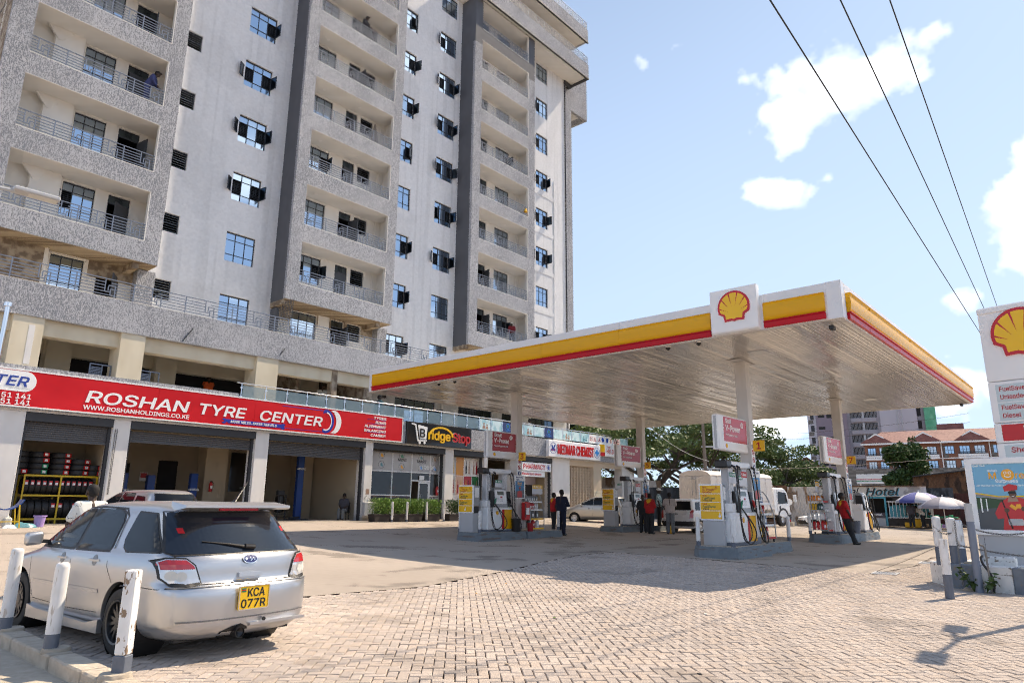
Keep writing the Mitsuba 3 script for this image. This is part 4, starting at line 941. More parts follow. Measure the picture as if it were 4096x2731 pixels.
dispenser(7, 27.40, 8.22, 1.55, 'white fuel dispenser behind the leaning attendant on the far right island', green=False)
dispenser(7, 30.45, 8.02, 1.15, 'low white dispenser with black hoses at the far end of the right island', green=False, low=True)
def card_topper(x, y, z, w, h, m, label, s):
    t = thing('price_card', label, 'sign')
    part(t, 'card', cbox(x, x + w, y, y + .02, z, z + h, .005), 'paper_grey'); part(t, 'band', box(x, x + w, y - .002, y - .0005, z + h * .6, z + h), m); part(t, 'lettering', facing_front(text(s, h * .2, .002, True, width=w * .8), (x + w * .1, y - .0021, z + h * .7)), 'print_white')
card_topper(18.02, 8.0, ITOP[1] + 1.63, .48, .29, 'label_green', 'green and white payment card above the nearest grade cabinet', 'LIPA NA M-PESA')
card_topper(18.55, 7.99, ITOP[1] + 1.57, .28, .28, 'label_green', 'narrow green card between the masts of the nearest dispenser', 'M-PESA')
card_topper(18.75, 7.99, ITOP[1] + 1.57, .40, .40, 'ink_red', 'red fuel price card on the head of the nearest dispenser', 'V-Power')
card_topper(27.55, 17.7, ITOP[5] + 1.70, .42, .22, 'label_green', 'green card above the cabinet on the far left island', 'M-PESA'); card_topper(28.55, 17.3, ITOP[5] + 1.57, .40, .36, 'ink_red', 'red price card on the head of the dispenser on the far left island', 'V-Power'); card_topper(18.75, 17.25, ITOP[3] + 1.57, .36, .26, 'label_green', 'green card on the head of the dispenser on the left island', 'M-PESA')
card_topper(27.25, 8.75, ITOP[7] + 1.50, .40, .40, 'yellow_sign', 'yellow notice above the oil rack on the far right island', 'OFFER'); card_topper(20.75, 17.15, ITOP[3] + 1.36, .62, .34, 'yellow_sign', 'yellow notice above the oil rack on the left island', 'TOP QUALITY OIL'); card_topper(20.45, 8.62, ITOP[1] + 1.42, .36, .46, 'yellow_sign', 'yellow notice above the oil rack on the nearest island', 'OIL')

# ---------------------------------------------------------------- bollards on the islands
for x, y, k, lab in ((17.62, 8.80, 1, 'white bollard with a grey foot at the left front corner of the nearest island'), (17.62, 7.83, 1, 'white bollard in front of the nearest dispenser beside the hoses'), (22.2, 8.05, 1, 'white bollard at the rear end of the nearest island, right of the oil rack'),
                     (17.85, 17.12, 3, 'white bollard between cabinet and dispenser on the left island'), (22.5, 17.25, 3, 'white bollard at the rear of the left island, before the navy overalls'), (17.95, 18.2, 3, 'slim white bollard hidden behind the cabinet on the left island'), (27.2, 17.28, 5, 'white bollard beside the hoses on the far left island'),
                     (26.85, 8.95, 7, 'white bollard at the left front corner of the far right island'), (26.95, 8.0, 7, 'white bollard right behind the leaning attendant'), (32.2, 8.25, 7, 'white bollard at the far end of the right island')):
    bollard(x, y, ITOP[k] + .003, .74, .058, lab, .16, n=14)
# ---------------------------------------------------------------- oil racks and bottles
def bottle(x, y, z, h, w, m, capm, rzv=0., handle=False, label='', group=''):
    t = thing('oil_bottle', label, 'bottle', group)
    pr = [(-w / 2, 0), (w / 2, 0), (w / 2, h * .62), (w * .30, h * .80), (w * .16, h * .86), (-w * .16, h * .86), (-w * .5, h * .70)]
    v = prism(Polygon(pr).buffer(-.004).buffer(.004, quad_segs=2), w * .55)
    b = part(t, 'body', rz(facing_front(v, (0, w * .275, 0)), rzv, (x, y, z)), m)
    part(t, 'cap', rz(cyl((0, 0, h * .86), w * .15, h * .12, 8), rzv, (x, y, z)), capm)
    part(t, 'label', rz(facing_front(prism(rrect(w * .62, h * .34, w * .1, 3), .002), (0, -w * .2755, h * .34)), rzv, (x, y, z)), 'print_white')
mat('oil_grey', (.17, .18, .19), .35, .3); mat('oil_red', (.50, .015, .018), .3); mat('oil_blue', (.02, .09, .25), .3); mat('oil_yellow', (.66, .38, .01), .3); mat('oil_black', (.016, .018, .02), .3); mat('oil_orange', (.66, .20, .015), .25); mat('oil_white', (.70, .70, .70), .35); mat('oil_green', (.012, .06, .06), .3); mat('rack_metal', (.34, .35, .36), .35, .5)
OILN = {'oil_grey': 'grey', 'oil_red': 'red', 'oil_blue': 'blue', 'oil_yellow': 'yellow', 'oil_black': 'black', 'oil_orange': 'orange', 'oil_white': 'white', 'oil_green': 'dark green'}
ORD = ['first', 'second', 'third', 'fourth', 'fifth', 'sixth', 'seventh', 'eighth']; SHELF = ['bottom', 'second', 'third', 'top']
def rack(k, x, y, W, D, levels, rows, label, where, wheels=True, stripe='ink_red', side=('oil_grey',) * 4):
    """rows: per shelf a list of (material, cap) from left to right; the rack faces -y"""
    t = thing('oil_rack', label, 'rack'); z0 = ITOP[k] + .003
    H = levels[-1][0] + .33; hh = .10 if wheels else .02
    for i, xx in enumerate((x, x + W)):
        part(t, 'side_frame', cat([tube([(xx, y, z0 + hh), (xx + (.0 if i else .0), y + .02, z0 + H * .55), (xx, y + D * .35, z0 + H * .9), (xx, y + D * .55, z0 + H), (xx, y + D, z0 + H), (xx, y + D, z0 + hh)], .019, 6)] + [tube([(xx, y + .0 + D * .3 * (l / H), z0 + l), (xx, y + D, z0 + l)], .009, 5) for l, _ in levels]), 'rack_metal', smooth=40)
    for (l, h), row in zip(levels, rows):
        yo = y + D * .34 * max(0, (l - .25) / H)
        s = part(t, 'shelf', cat([box(x + .01, x + W - .01, yo + .01, y + D, z0 + l - .012, z0 + l), tube([(x, yo, z0 + l + .07), (x + W, yo, z0 + l + .07)], .006, 4)]), 'rack_metal')
        part(s, 'price_strip', box(x + .015, x + W - .015, yo - .004, yo + .009, z0 + l - .045, z0 + l + .012), stripe if len(row) % 2 else 'print_white')
        n = len(row)
        for j in range(1, 4 if h < .3 else 3):        # bottles behind, seen through the open end
            m = side[levels.index((l, h))]; w = min(.15, (W - .06) / n * .86); gap = D * .52 / (3 if h < .3 else 2)
            bottle(x + .03 + (W - .06) * .5 / n, yo + D * .42 + gap * j, z0 + l + .001, h, w, m, 'oil_black', .1, False, f"{OILN[m]} bottle {('just', 'two', 'three')[j - 1]} behind the left end, {SHELF[levels.index((l, h))]} shelf of rack {where}", f'oil bottles on the rack {where}')
        for i, m in enumerate(row):
            w = min(.15, (W - .06) / n * .86); rr = random.Random(k * 100 + i + int(l * 50))
            bottle(x + .03 + (W - .06) * (i + .5) / n, yo + D * .42 + rr.uniform(-.01, .01), z0 + l + .001, h * rr.uniform(.97, 1.03), w, m, 'oil_black' if m in ('oil_grey', 'oil_orange') else 'oil_red' if m == 'oil_yellow' else m, rr.uniform(-.2, .2), False,
                   f"{ORD[i]} bottle from left, {OILN[m]}, {SHELF[levels.index((l, h))]} shelf of rack {where}", f'oil bottles on the rack {where}')
    if wheels:
        for xx in (x + .05, x + W - .05): part(t, 'castor', cat([xf(cyl((0, 0, -.015), .045, .03, 10), (xx, y + .05, z0 + .045), (1, 0, 0), (0, 0, 1), (0, -1, 0)), xf(cyl((0, 0, -.015), .045, .03, 10), (xx, y + D - .05, z0 + .045), (1, 0, 0), (0, 0, 1), (0, -1, 0))]), 'rubber')
g_, r_c, b_, y_c, k_, o_, w_, gr = 'oil_grey', 'oil_red', 'oil_blue', 'oil_yellow', 'oil_black', 'oil_orange', 'oil_white', 'oil_green'
rack(1, 20.55, 8.12, .78, .55, [(.14, .33), (.50, .32), (.82, .27), (1.12, .24)], [[y_c, y_c, r_c], [g_, g_, g_, b_], [y_c, y_c, y_c, y_c, r_c, r_c], [g_, g_, g_, g_, b_, b_]], 'wheeled oil rack with mixed bottles behind the nearest pump', 'on the nearest island', side=('oil_yellow', 'oil_black', 'oil_yellow', 'oil_grey'))
rack(3, 20.62, 17.12, .82, .55, [(.10, .34), (.45, .33), (.78, .28), (1.08, .24)], [[k_, r_c, w_], [g_, g_, g_], [k_, k_, r_c, r_c, w_, w_], [g_, g_, g_, g_, g_, g_]], 'oil rack with grey and red bottles beside the man in navy overalls', 'on the left island', side=('oil_white', 'oil_black', 'oil_black', 'oil_grey'), wheels=False, stripe='yellow_sign')
rack(7, 26.92, 8.32, .95, .55, [(.16, .34), (.52, .30), (.86, .26), (1.18, .22)], [[r_c, r_c, o_, r_c, r_c], [w_, w_, w_, r_c, w_, r_c], [gr, gr, gr, y_c, y_c, y_c], [o_, o_, o_, o_, o_, o_, o_]], 'wheeled rack of orange, yellow and red oil left of the leaning attendant', 'on the far right island', side=('oil_red', 'oil_white', 'oil_yellow', 'oil_orange'))
def bin_(x, y, z, label, m='black_plastic', h=.46, r=.19):
    t = thing('waste_bin', label, 'bin')
    part(t, 'bucket', lathe([(.001, .0), (r * .78, 0), (r, h), (r * .92, h), (r * .74, .03), (.001, .03)], 14, (x, y, z)), m, smooth=40); part(t, 'rim', lathe([(r * .98, h - .03), (r * 1.06, h - .02), (r * 1.06, h), (r * .95, h + .002)], 14, (x, y, z)), m)
bin_(19.72, 17.08, ITOP[3], 'black bin hanging hoses in front of, at the left pump column'); bin_(29.3, 8.05, ITOP[7], 'dark grey bin behind the leaning attendant', 'bollard_grey'); bin_(20.45, 17.0, ITOP[3], 'dark red bucket under the oil rack on the left island', 'deep_red', .3, .13)
labels['waste_bin']['label'] = 'black bin beside the column on the left island, behind a hanging hose'
def extinguisher(x, y, z, label, h=.5, box_=False):
    t = thing('fire_extinguisher', label, 'extinguisher')
    if box_: part(t, 'cabinet', cbox(x - .14, x + .14, y - .12, y + .08, z, z + .66, .02), 'oil_red'); part(t, 'sticker', box(x - .09, x + .09, y - .123, y - .1205, z + .2, z + .45), 'print_white'); part(t, 'strap', box(x - .142, x - .10, y - .124, y - .118, z + .1, z + .6), 'black_plastic')
    else: part(t, 'cylinder', lathe([(.001, 0), (.07, .01), (.075, .05), (.075, h * .74), (.05, h * .86), (.02, h * .9), (.001, h * .9)], 12, (x, y, z)), 'oil_red', smooth=50); part(t, 'valve', cbox(x - .03, x + .05, y - .02, y + .02, z + h * .88, z + h, .005), 'black_plastic'); part(t, 'hose', tube([(x + .04, y - .03, z + h * .92), (x + .1, y - .05, z + h * .75), (x + .085, y - .05, z + h * .3)], .01, 5), 'rubber'); part(t, 'label', box(x - .05, x + .05, y - .079, y - .0765, z + h * .3, z + h * .55), 'print_white')
extinguisher(20.28, 17.1, ITOP[3] + .40, 'red extinguisher cabinet on the column on the left island', box_=True)
single('jerry_can', cat([cbox(28.30, 28.56, 15.42, 15.58, G(28.4, 15.5), G(28.4, 15.5) + .27, .03), tube([(28.36, 15.5, G(28.4, 15.5) + .26), (28.36, 15.5, G(28.4, 15.5) + .33), (28.50, 15.5, G(28.4, 15.5) + .33), (28.50, 15.5, G(28.4, 15.5) + .26)], .015, 5)]), 'oil_yellow', 'yellow jerry can on the ground between the tan shirted man and the van', 'can')

# ================================================================ signs along the shop fascia
mat('banner_red', proc(lambda p, n, uv: mix((.52, .006, .012), (.66, .016, .024), fbm(p.x * .8, p.z * 1.5, 1., 3))), .4, 0., .2)
mat('banner_blue', (.015, .03, .32), .4); mat('logo_blue', (.02, .05, .30), .4); mat('logo_green', (.03, .25, .12), .4); mat('gloss_black', (.006, .006, .007), .08, clearcoat=.6); mat('alu', (.62, .62, .62), .3, .8)
YS_ = 27.93
def F(m, x, z, e=0.): return facing_front(m, (x, YS_ - e, z + CZ))
sg = thing('tyre_shop_banner', 'long red tyre shop banner with white italic lettering above the garage doors', 'sign')
zl, zh = 3.10, 4.30
for a, b in ((-2.9, 1.6), (1.6, 6.1), (6.1, 10.86), (10.86, 14.9), (14.9, 18.5), (18.5, 22.2), (22.2, 23.13)):
    part(sg, 'panel', box(a + .004, b - .004, YS_, YS_ + .09, zl + CZ, zh + CZ), 'banner_red')
part(sg, 'border', cat([box(-3, 23.17, YS_ - .012, YS_ + .09, zh + CZ + .001, zh + .045 + CZ), box(-3, 23.17, YS_ - .012, YS_ + .09, zl - .045 + CZ, zl + CZ - .001), box(23.13, 23.17, YS_ - .012, YS_ + .09, zl + CZ, zh + CZ)]), 'print_white')
def wide(s, h, w, sh=.22): return text(s, h, .012, True, width=w, shear=sh)
part(sg, 'shop_name', F(wide('ROSHAN', .42, 3.66), 8.34, 3.455), 'print_white'); part(sg, 'shop_name', F(wide('TYRE', .42, 2.02), 12.42, 3.455), 'print_white'); part(sg, 'shop_name', F(wide('CENTER', .42, 3.15), 15.12, 3.455), 'print_white')
part(sg, 'web_address', F(wide('WWW.ROSHANHOLDINGS.CO.KE', .15, 3.82, 0), 8.30, 3.20), 'print_white')
part(sg, 'blue_bar', F(prism([(.15, 0), (2.75, 0), (2.75, .17), (0, .17), (.05, .085)], .006), 13.62, 3.19), 'banner_blue'); part(sg, 'wrench', F(cat([prism(Polygon(circle(.13, 18)).difference(Polygon([(.0, -.04), (.2, -.07), (.2, .07), (0, .04)])), .007), mv(prism(Polygon(circle(.11, 18)).difference(Polygon([(.0, -.03), (-.2, -.06), (-.2, .06), (0, .03)])), .007), -2.72, 0)]), 16.30, 3.27, .001), 'banner_blue'); part(sg, 'slogan', F(wide('MORE MILES. SAFER TRAVELS', .10, 2.12, .15), 13.86, 3.225, .007), 'print_white')
ringo = Polygon([(.62 * math.cos(a) * .72, .55 * math.sin(a)) for a in np.linspace(0, 2 * math.pi, 40)[:-1]]); ringi = Polygon([(.42 * math.cos(a) * .72, .40 * math.sin(a)) for a in np.linspace(0, 2 * math.pi, 40)[:-1]])
tread = Polygon([(.62 * math.cos(a) * .72 + .36, .55 * math.sin(a)) for a in np.linspace(-1.45, 1.45, 24)] + [(.62 * math.cos(a) * .72 + .08, .55 * math.sin(a)) for a in np.linspace(1.45, -1.45, 24)])
tread = tread.difference(shapely.union_all([Polygon([(-.1, z), (.45, z + .10), (.45, z + .125), (-.1, z + .03)]) for z in np.arange(-.6, .55, .135)]))
part(sg, 'tyre_ring', F(prism(ringo.difference(ringi).intersection(sbox(-.16, -1, 1, 1)), .008), 18.50, 3.71, .0), 'banner_blue'); part(sg, 'tyre_tread', F(prism(tread, .012), 18.55, 3.71), 'print_white'); part(sg, 'speed_lines', F(cat([prism(sbox(0, .0, 2.1, .03), .006), mv(prism(sbox(0, 0, 2.2, .02), .006), .2, -.98)]), 16.2, 4.18), 'banner_blue')
part(sg, 'hub_swoosh', F(prism(Polygon([(.46 * math.cos(a) * .72, .44 * math.sin(a)) for a in np.linspace(-1.9, 1.5, 24)] + [(.40 * math.cos(a) * .72, .38 * math.sin(a)) for a in np.linspace(1.5, -1.9, 24)]), .009), 18.5, 3.71, .001), 'print_white')
for s, z in (('TYRES', 4.09), ('RIMS', 3.87), ('ALIGNMENT', 3.655), ('BALANCING', 3.44), ('CAMBER', 3.225)):
    part(sg, 'service_line', F(wide(s, .125, .135 * len(s) + .12, .12), 22.06 - (.135 * len(s) + .12), z), 'print_white')
part(sg, 'service_rules', F(cat([prism(sbox(0, z, 1.15, z + .016), .006) for z in (4.055, 3.84, 3.625, 3.41)]), 20.9, 0), 'banner_blue')
part(sg, 'brand_plate', F(prism(rrect(2.6, .70, .34, 8), .008), 5.46, 3.93), 'print_white'); part(sg, 'brand_lettering', F(wide('TER', .33, .98, .25), 5.52, 3.76, .009), 'logo_blue'); part(sg, 'brand_lettering', F(wide('E', .33, .32, .25), 5.15, 3.76, .009), 'logo_green'); part(sg, 'brand_slogan', F(text('Your Care, Our Care', .06, .003, width=.62), 5.98, 3.66, .009), 'mid_grey')
part(sg, 'phone_number', F(wide('0719 151 141', .165, 1.75, 0), 4.93, 3.345), 'print_white'); part(sg, 'phone_number', F(wide('0784 151 141', .165, 1.75, 0), 4.93, 3.135), 'print_white')

sg = thing('minimart_sign', 'glossy black minimart sign with a yellow arch and red lettering', 'sign'); a, b = 23.42, 28.22
part(sg, 'board', cbox(a, b, YS_ - .06, YS_ + .09, 3.03 + CZ, 4.20 + CZ, .02), 'gloss_black'); e = .062
part(sg, 'trolley', F(cat([prism(Polygon([(.20, 1.0), (.85, .92), (.78, .28), (.36, .26)]), .05), tm(trimesh.creation.extrude_polygon(shapely.LineString([(-.22, 1.02), (.02, .99), (.22, .16), (.80, .20)]).buffer(.035), .05, engine='earcut')), mv(prism(circle(.07, 14), .05), .34, .06), mv(prism(circle(.07, 14), .05), .68, .08)]), 23.95, 3.06, e), 'print_white'); part(sg, 'initial', F(text('B', .44, .02, True, width=.36), 24.27, 3.42, e + .051), 'ink_black')
part(sg, 'yellow_word', F(text('ridge', .46, .06, True, width=1.62), 24.90, 3.36, e), 'pecten_yellow'); part(sg, 'arch', F(prism(Polygon([(.92 * math.cos(t_), .52 * math.sin(t_)) for t_ in np.linspace(0.0, 2.95, 26)] + [(.80 * math.cos(t_), .43 * math.sin(t_)) for t_ in np.linspace(2.95, 0, 26)]), .05), 25.85, 3.56, e), 'pecten_yellow')
part(sg, 'red_word', F(text('Stop', .48, .06, True, width=1.36), 26.72, 3.34, e), 'oil_red'); part(sg, 'word_edge', F(text('Stop', .50, .02, True, width=1.40), 26.70, 3.33, e - .001), 'print_white')

sg = thing('chemist_sign', 'wide white chemist sign with tall red letters and a blue cross', 'sign'); a, b = 35.2, 41.1
part(sg, 'board', cbox(a, b, YS_ - .22, YS_ + .04, 3.03 + CZ, 4.10 + CZ, .02), 'sign_white'); e = .221
part(sg, 'lettering', F(text('MEDMAR CHEMIST', .62, .05, True, width=4.15), 36.10, 3.24, e), 'oil_red')
ring = lambda r: prism(Polygon(circle(r, 28)).difference(Polygon(circle(r - .03, 28))), .006)
part(sg, 'ring', F(ring(.37), 35.66, 3.58, e), 'logo_blue'); part(sg, 'ring', F(ring(.37), 40.66, 3.56, e), 'logo_blue'); part(sg, 'cross', F(prism([(-.07, -.22), (.07, -.22), (.07, -.07), (.22, -.07), (.22, .07), (.07, .07), (.07, .22), (-.07, .22), (-.07, .07), (-.22, .07), (-.22, -.07), (-.07, -.07)], .03), 40.66, 3.56, e), 'logo_blue2')
mat('logo_blue2', (.02, .22, .62), .35)
part(sg, 'monogram', F(cat([prism(Polygon([(-.2, .2), (-.10, .2), (0, -.05), (.10, .2), (.2, .2), (.06, -.18), (-.06, -.18)]), .02), mv(prism(circle(.09, 14), .02), -.14, -.13), mv(prism(circle(.09, 14), .02), .14, -.13)]), 35.66, 3.6, e), 'logo_blue'); part(sg, 'monogram_dots', F(cat([mv(prism(circle(.055, 12), .024), -.14, -.13), mv(prism(circle(.055, 12), .024), .14, -.13)]), 35.66, 3.6, e), 'oil_red')
sg = thing('pharmacy_sign', 'white pharmacy sign with red letters over the chemist entrance', 'sign')
part(sg, 'board', box(33.0, 35.9, YS_ + .16, YS_ + .24, 2.06 + CZ, 2.58 + CZ), 'sign_white'); YS2 = .16
F2 = lambda m, x, z: facing_front(m, (x, YS_ + .159, z + CZ)); part(sg, 'lettering', F2(text('PHARMACY', .30, .01, True, width=2.2), 33.1, 2.17), 'oil_red'); part(sg, 'ring', F2(ring(.19), 35.62, 2.32), 'logo_blue'); part(sg, 'cross', F2(prism([(-.04, -.12), (.04, -.12), (.04, -.04), (.12, -.04), (.12, .04), (.04, .04), (.04, .12), (-.04, .12), (-.04, .04), (-.12, .04), (-.12, -.04), (-.04, -.04)], .01), 35.62, 2.32), 'logo_blue')
sg = thing('slogan_strip', 'narrow white strip with red lettering below the pharmacy sign', 'sign'); part(sg, 'board', box(32.95, 35.3, YS_ + .20, YS_ + .25, 1.70 + CZ, 2.03 + CZ), 'sign_white'); part(sg, 'lettering', facing_front(text('Affordable Quality Medicine', .14, .006, True, width=1.95), (32.98, YS_ + .199, 1.80 + CZ)), 'oil_red')
sg = thing('oil_change_sign', 'white oil change sign with an orange and red end, under the road sign panels', 'sign'); part(sg, 'board', box(41.15, 45.0, YS_ - .10, YS_ + .02, 3.40 + CZ, 4.22 + CZ), 'sign_white'); part(sg, 'orange_end', box(41.15, 41.85, YS_ - .105, YS_ - .1005, 3.68 + CZ, 4.22 + CZ), 'yellow_sign'); part(sg, 'red_end', box(41.15, 41.85, YS_ - .105, YS_ - .1005, 3.40 + CZ, 3.675 + CZ), 'oil_red')
part(sg, 'lettering', cat([F(text('Shell', .17, .005, width=.5), 42.1, 4.0, .101), F(text('HELIX', .30, .005, True, width=1.05), 42.1, 3.62, .101), F(text('OILCHANGE', .17, .005, width=1.5), 43.3, 3.66, .101)]), 'oil_red')

# ---------------------------------------------------------------- glass balustrade along the first floor
scene['clear_glass'] = {'type': 'thindielectric', 'int_ior': 1.52}
scene['frosted_print'] = {'type': 'twosided', 'bsdf': {'type': 'principled', 'base_color': proc(lambda p, n, uv: mix((.34, .56, .60), (.62, .76, .76), smoothstep(.35, .65, fbm(p.x * 3.2, p.z * 3.6, 2., 4)))), 'roughness': .15}}
mat('tint_glass', (.09, .13, .14), .05, 0., .8); mat('navy_print', (.02, .03, .12), .25)
bal = thing('glass_balustrade', 'glass balustrade with steel posts and printed panels along the first floor walkway', 'railing')
YG = 27.98
posts = [14.22] + [15.36 + 1.04 * k for k in range(9)] + [24.9 + 1.0125 * k for k in range(21)]
part(bal, 'handrail', tube([(14.0, YG, CZ + 4.95), (46.0, YG, CZ + 4.95)], .028, 8), 'chrome', smooth=50)
for k, x in enumerate(posts):
    p_ = part(bal, 'post', tube([(x, YG, CZ + 4.21), (x, YG, CZ + 4.95)], .022, 8), 'chrome', smooth=50); part(p_, 'clamps', cat([cbox(x - .06, x + .06, YG - .02, YG + .02, CZ + z, CZ + z + .05, .008) for z in (4.36, 4.74)]), 'chrome')
scene['panel_glass'] = {'type': 'blendbsdf', 'weight': .34, 'a': {'type': 'thindielectric', 'int_ior': 1.52}, 'b': {'type': 'twosided', 'bsdf': {'type': 'principled', 'base_color': C(.30, .42, .46), 'roughness': .1, 'specular': .8}}}
kinds = {19: 'p', 20: 'p', 21: 'n', 22: 'p', 23: 'p', 24: 'p', 25: 'n', 26: 'p', 27: 'p', 28: 'p', 16: 'p', 17: 'n', 14: 'p', 15: 'p'}
kinds = {}
for k in range(len(posts) - 1):
    x = posts[k]; 
    if 28.9 < x < 30.7: kinds[k] = 'p'
    elif 30.7 < x < 31.6: kinds[k] = 'n'
    elif 31.6 < x < 34.8: kinds[k] = 'p'
    elif 34.8 < x < 35.7: kinds[k] = 'n'
    elif 35.7 < x < 39.6: kinds[k] = 'p'
    elif 39.6 < x < 43.6: kinds[k] = 's'
    elif x > 43.6: kinds[k] = 'p'
mat('sign_blue', (.015, .06, .35), .35)
for k, (a, b) in enumerate(zip(posts[:-1], posts[1:])):
    kd = kinds.get(k, 'g'); z0, z1 = CZ + 4.24, CZ + 4.86
    q = part(bal, 'glass_panel', box(a + .05, b - .05, YG - .005, YG + .005, z0, z1), {'g': 'panel_glass', 'p': 'frosted_print', 'n': 'navy_print', 's': 'print_white'}[kd])
    c = (a + b) / 2; Pf = lambda m, dx, z: facing_front(m, (c + dx, YG - .006, CZ + z))
    if kd == 'n': part(q, 'stethoscope_ring', Pf(prism(Polygon(circle(.17, 24)).difference(Polygon(circle(.135, 24))), .003), 0, 4.62), 'logo_blue2'); part(q, 'heart', Pf(prism([(0, -.09), (.08, .02), (.04, .08), (0, .04), (-.04, .08), (-.08, .02)], .003), 0, 4.63), 'logo_green'); part(q, 'lettering', Pf(cat([text('TOLL MEDICAL', .055, .003, True, align='c'), mv(text('CENTRE', .055, .003, True, align='c'), 0, -.085)]), 0, 4.38), 'logo_blue2')
    if kd == 'p' and k % 2 == 0: part(q, 'printed_figures', Pf(cat([prism(Polygon(circle(.07, 12)), .002), mv(prism([(-.12, -.3), (.12, -.3), (.10, -.09), (-.10, -.09)], .002), 0, 0), mv(prism(Polygon(circle(.06, 12)), .002), .26, -.06), mv(prism([(-.10, -.24), (.10, -.24), (.08, -.08), (-.08, -.08)], .002), .26, -.06)]), -.1, 4.6), 'print_teal' if k % 4 == 0 else 'print_tan')
    if kd == 's':
        for i, dx in enumerate((-.22, .22)):
            kind = (k + i) % 4
            if kind in (0, 2): part(q, 'warning_sign', Pf(prism(Polygon([(-.17, -.15), (.17, -.15), (0, .16)]).difference(Polygon([(-.11, -.11), (.11, -.11), (0, .09)])), .003), dx, 4.56), 'oil_red'); part(q, 'symbol', Pf(prism([(-.05, -.1), (.05, -.1), (.02, .03), (-.03, .0)], .002), dx, 4.56), 'ink_black')
            elif kind == 1: part(q, 'round_sign', Pf(prism(Polygon(circle(.17, 20)).difference(Polygon(circle(.125, 20))), .003), dx, 4.56), 'oil_red'); part(q, 'symbol', Pf(prism(sbox(-.09, -.03, .09, .03), .002), dx, 4.56), 'ink_black')
            else: part(q, 'blue_sign', Pf(prism(rrect(.26, .32, .03) if i == 0 else circle(.17, 20), .003), dx, 4.56), 'sign_blue'); part(q, 'symbol', Pf(text('P', .2, .002, True, align='c') if i == 0 else prism([(-.04, -.12), (.04, -.12), (.05, .05), (0, .12), (-.05, .05)], .002), dx, 4.47 if i == 0 else 4.56), 'print_white')
mat('print_teal', (.10, .25, .30), .4); mat('print_tan', (.35, .22, .16), .4)

# ---------------------------------------------------------------- minimart front
mart = thing('minimart', 'aluminium and glass minimart shopfront with frosted printed upper panes', 'shopfront')
YM = 28.62; mull = [21.56, 23.16, 24.47, 25.80, 26.48]
mat('frosted', proc(lambda p, n, uv: mix((.40, .38, .37), (.47, .455, .44), fbm(p.x * 2, p.z * 2, 1., 2))), .25)
for x in mull: part(mart, 'mullion', cbox(x - .025, x + .025, YM - .03, YM + .05, CZ + GF, CZ + 2.62, .005), 'sign_white')
part(mart, 'transom', cat([cbox(21.59, 26.45, YM - .031, YM + .049, CZ + z - .025, CZ + z + .025, .004) for z in (1.60,)] + [cbox(21.59, 24.44, YM - .031, YM + .049, CZ + .36, CZ + .42, .004), cbox(24.5, 25.77, YM - .031, YM + .049, CZ + 1.14, CZ + 1.2, .004), cbox(25.83, 26.45, YM - .031, YM + .049, CZ + .36, CZ + .42, .004)]), 'sign_white')
for a, b in zip(mull[:-1], mull[1:]): part(mart, 'frosted_pane', box(a + .026, b - .026, YM, YM + .012, CZ + 1.63, CZ + 2.6), 'frosted')
for i, (a, b) in enumerate(zip(mull[:-1], mull[1:])):
    part(mart, 'clear_pane', box(a + .026, b - .026, YM, YM + .01, CZ + (.42 if i != 2 else 1.2), CZ + 1.57), 'shop_glass'); 
    if i != 2: part(mart, 'lower_panel', box(a + .026, b - .026, YM, YM + .012, CZ + GF + .05, CZ + .36), 'dark_poster')
scene['shop_glass'] = {'type': 'blendbsdf', 'weight': .25, 'a': {'type': 'thindielectric', 'int_ior': 1.52}, 'b': {'type': 'twosided', 'bsdf': {'type': 'principled', 'base_color': C(.05, .06, .07), 'roughness': .04, 'specular': .9, 'metallic': .0}}}
mat('dark_poster', proc(lambda p, n, uv: mix((.03, .025, .05), (.16, .10, .07), smoothstep(.45, .7, fbm(p.x * 3, p.z * 4, 1., 3)))), .3)
Pm = lambda m, x, z: facing_front(m, (x, YM - .001, CZ + z))
part(mart, 'lettering', cat([Pm(text('MINI', .155, .004, True, stretch=1.15), 23.52, 2.14), Pm(text('MART', .155, .004, True, stretch=1.15), 24.86, 2.12)]), 'ink_black'); part(mart, 'lettering', Pm(text('LIQUOR', .20, .004, True, width=1.1), 25.05, 1.80), 'print_white'); part(mart, 'lettering', Pm(text('ICE CREAM', .10, .004, True), 25.9, .22), 'print_white')
for i, (x, z) in enumerate(((22.44, 2.40), (22.44, 1.92), (23.78, 2.42), (23.78, 1.86), (25.13, 2.40), (25.13, 1.86), (26.12, 2.36), (26.12, 1.86))):
    q = part(mart, 'icon_ring', Pm(prism(Polygon(circle(.19, 22)).difference(Polygon(circle(.175, 22))), .003), x, z), 'ink_black'); part(q, 'icon', Pm(cat([prism(rrect(.11, .16, .03), .003), mv(prism(circle(.05, 10), .004), .07, -.05)]), x, z), ('poster_orange', 'print_teal', 'logo_green', 'poster_orange', 'print_teal', 'logo_blue2', 'print_tan', 'logo_blue2')[i])
dr_ = part(mart, 'door', cat([box(24.98, 25.05, YM - .05, YM - .01, CZ + GF + .02, CZ + 1.12), box(25.66, 25.73, YM - .05, YM - .01, CZ + GF + .02, CZ + 1.12), box(25.05, 25.66, YM - .05, YM - .01, CZ + 1.03, CZ + 1.12), box(25.05, 25.66, YM - .05, YM - .01, CZ + GF + .02, CZ + GF + .2)]), 'sign_white'); part(dr_, 'door_handle', tube([(25.12, YM - .09, CZ - .1), (25.12, YM - .09, CZ + .5)], .015, 6), 'chrome'); part(dr_, 'door_glass', box(25.05, 25.66, YM - .035, YM - .025, CZ + GF + .2, CZ + 1.03), 'shop_glass'); part(dr_, 'paper', box(25.0, 25.35, YM - .055, YM - .052, CZ + 1.22, CZ + 1.45), 'print_white')
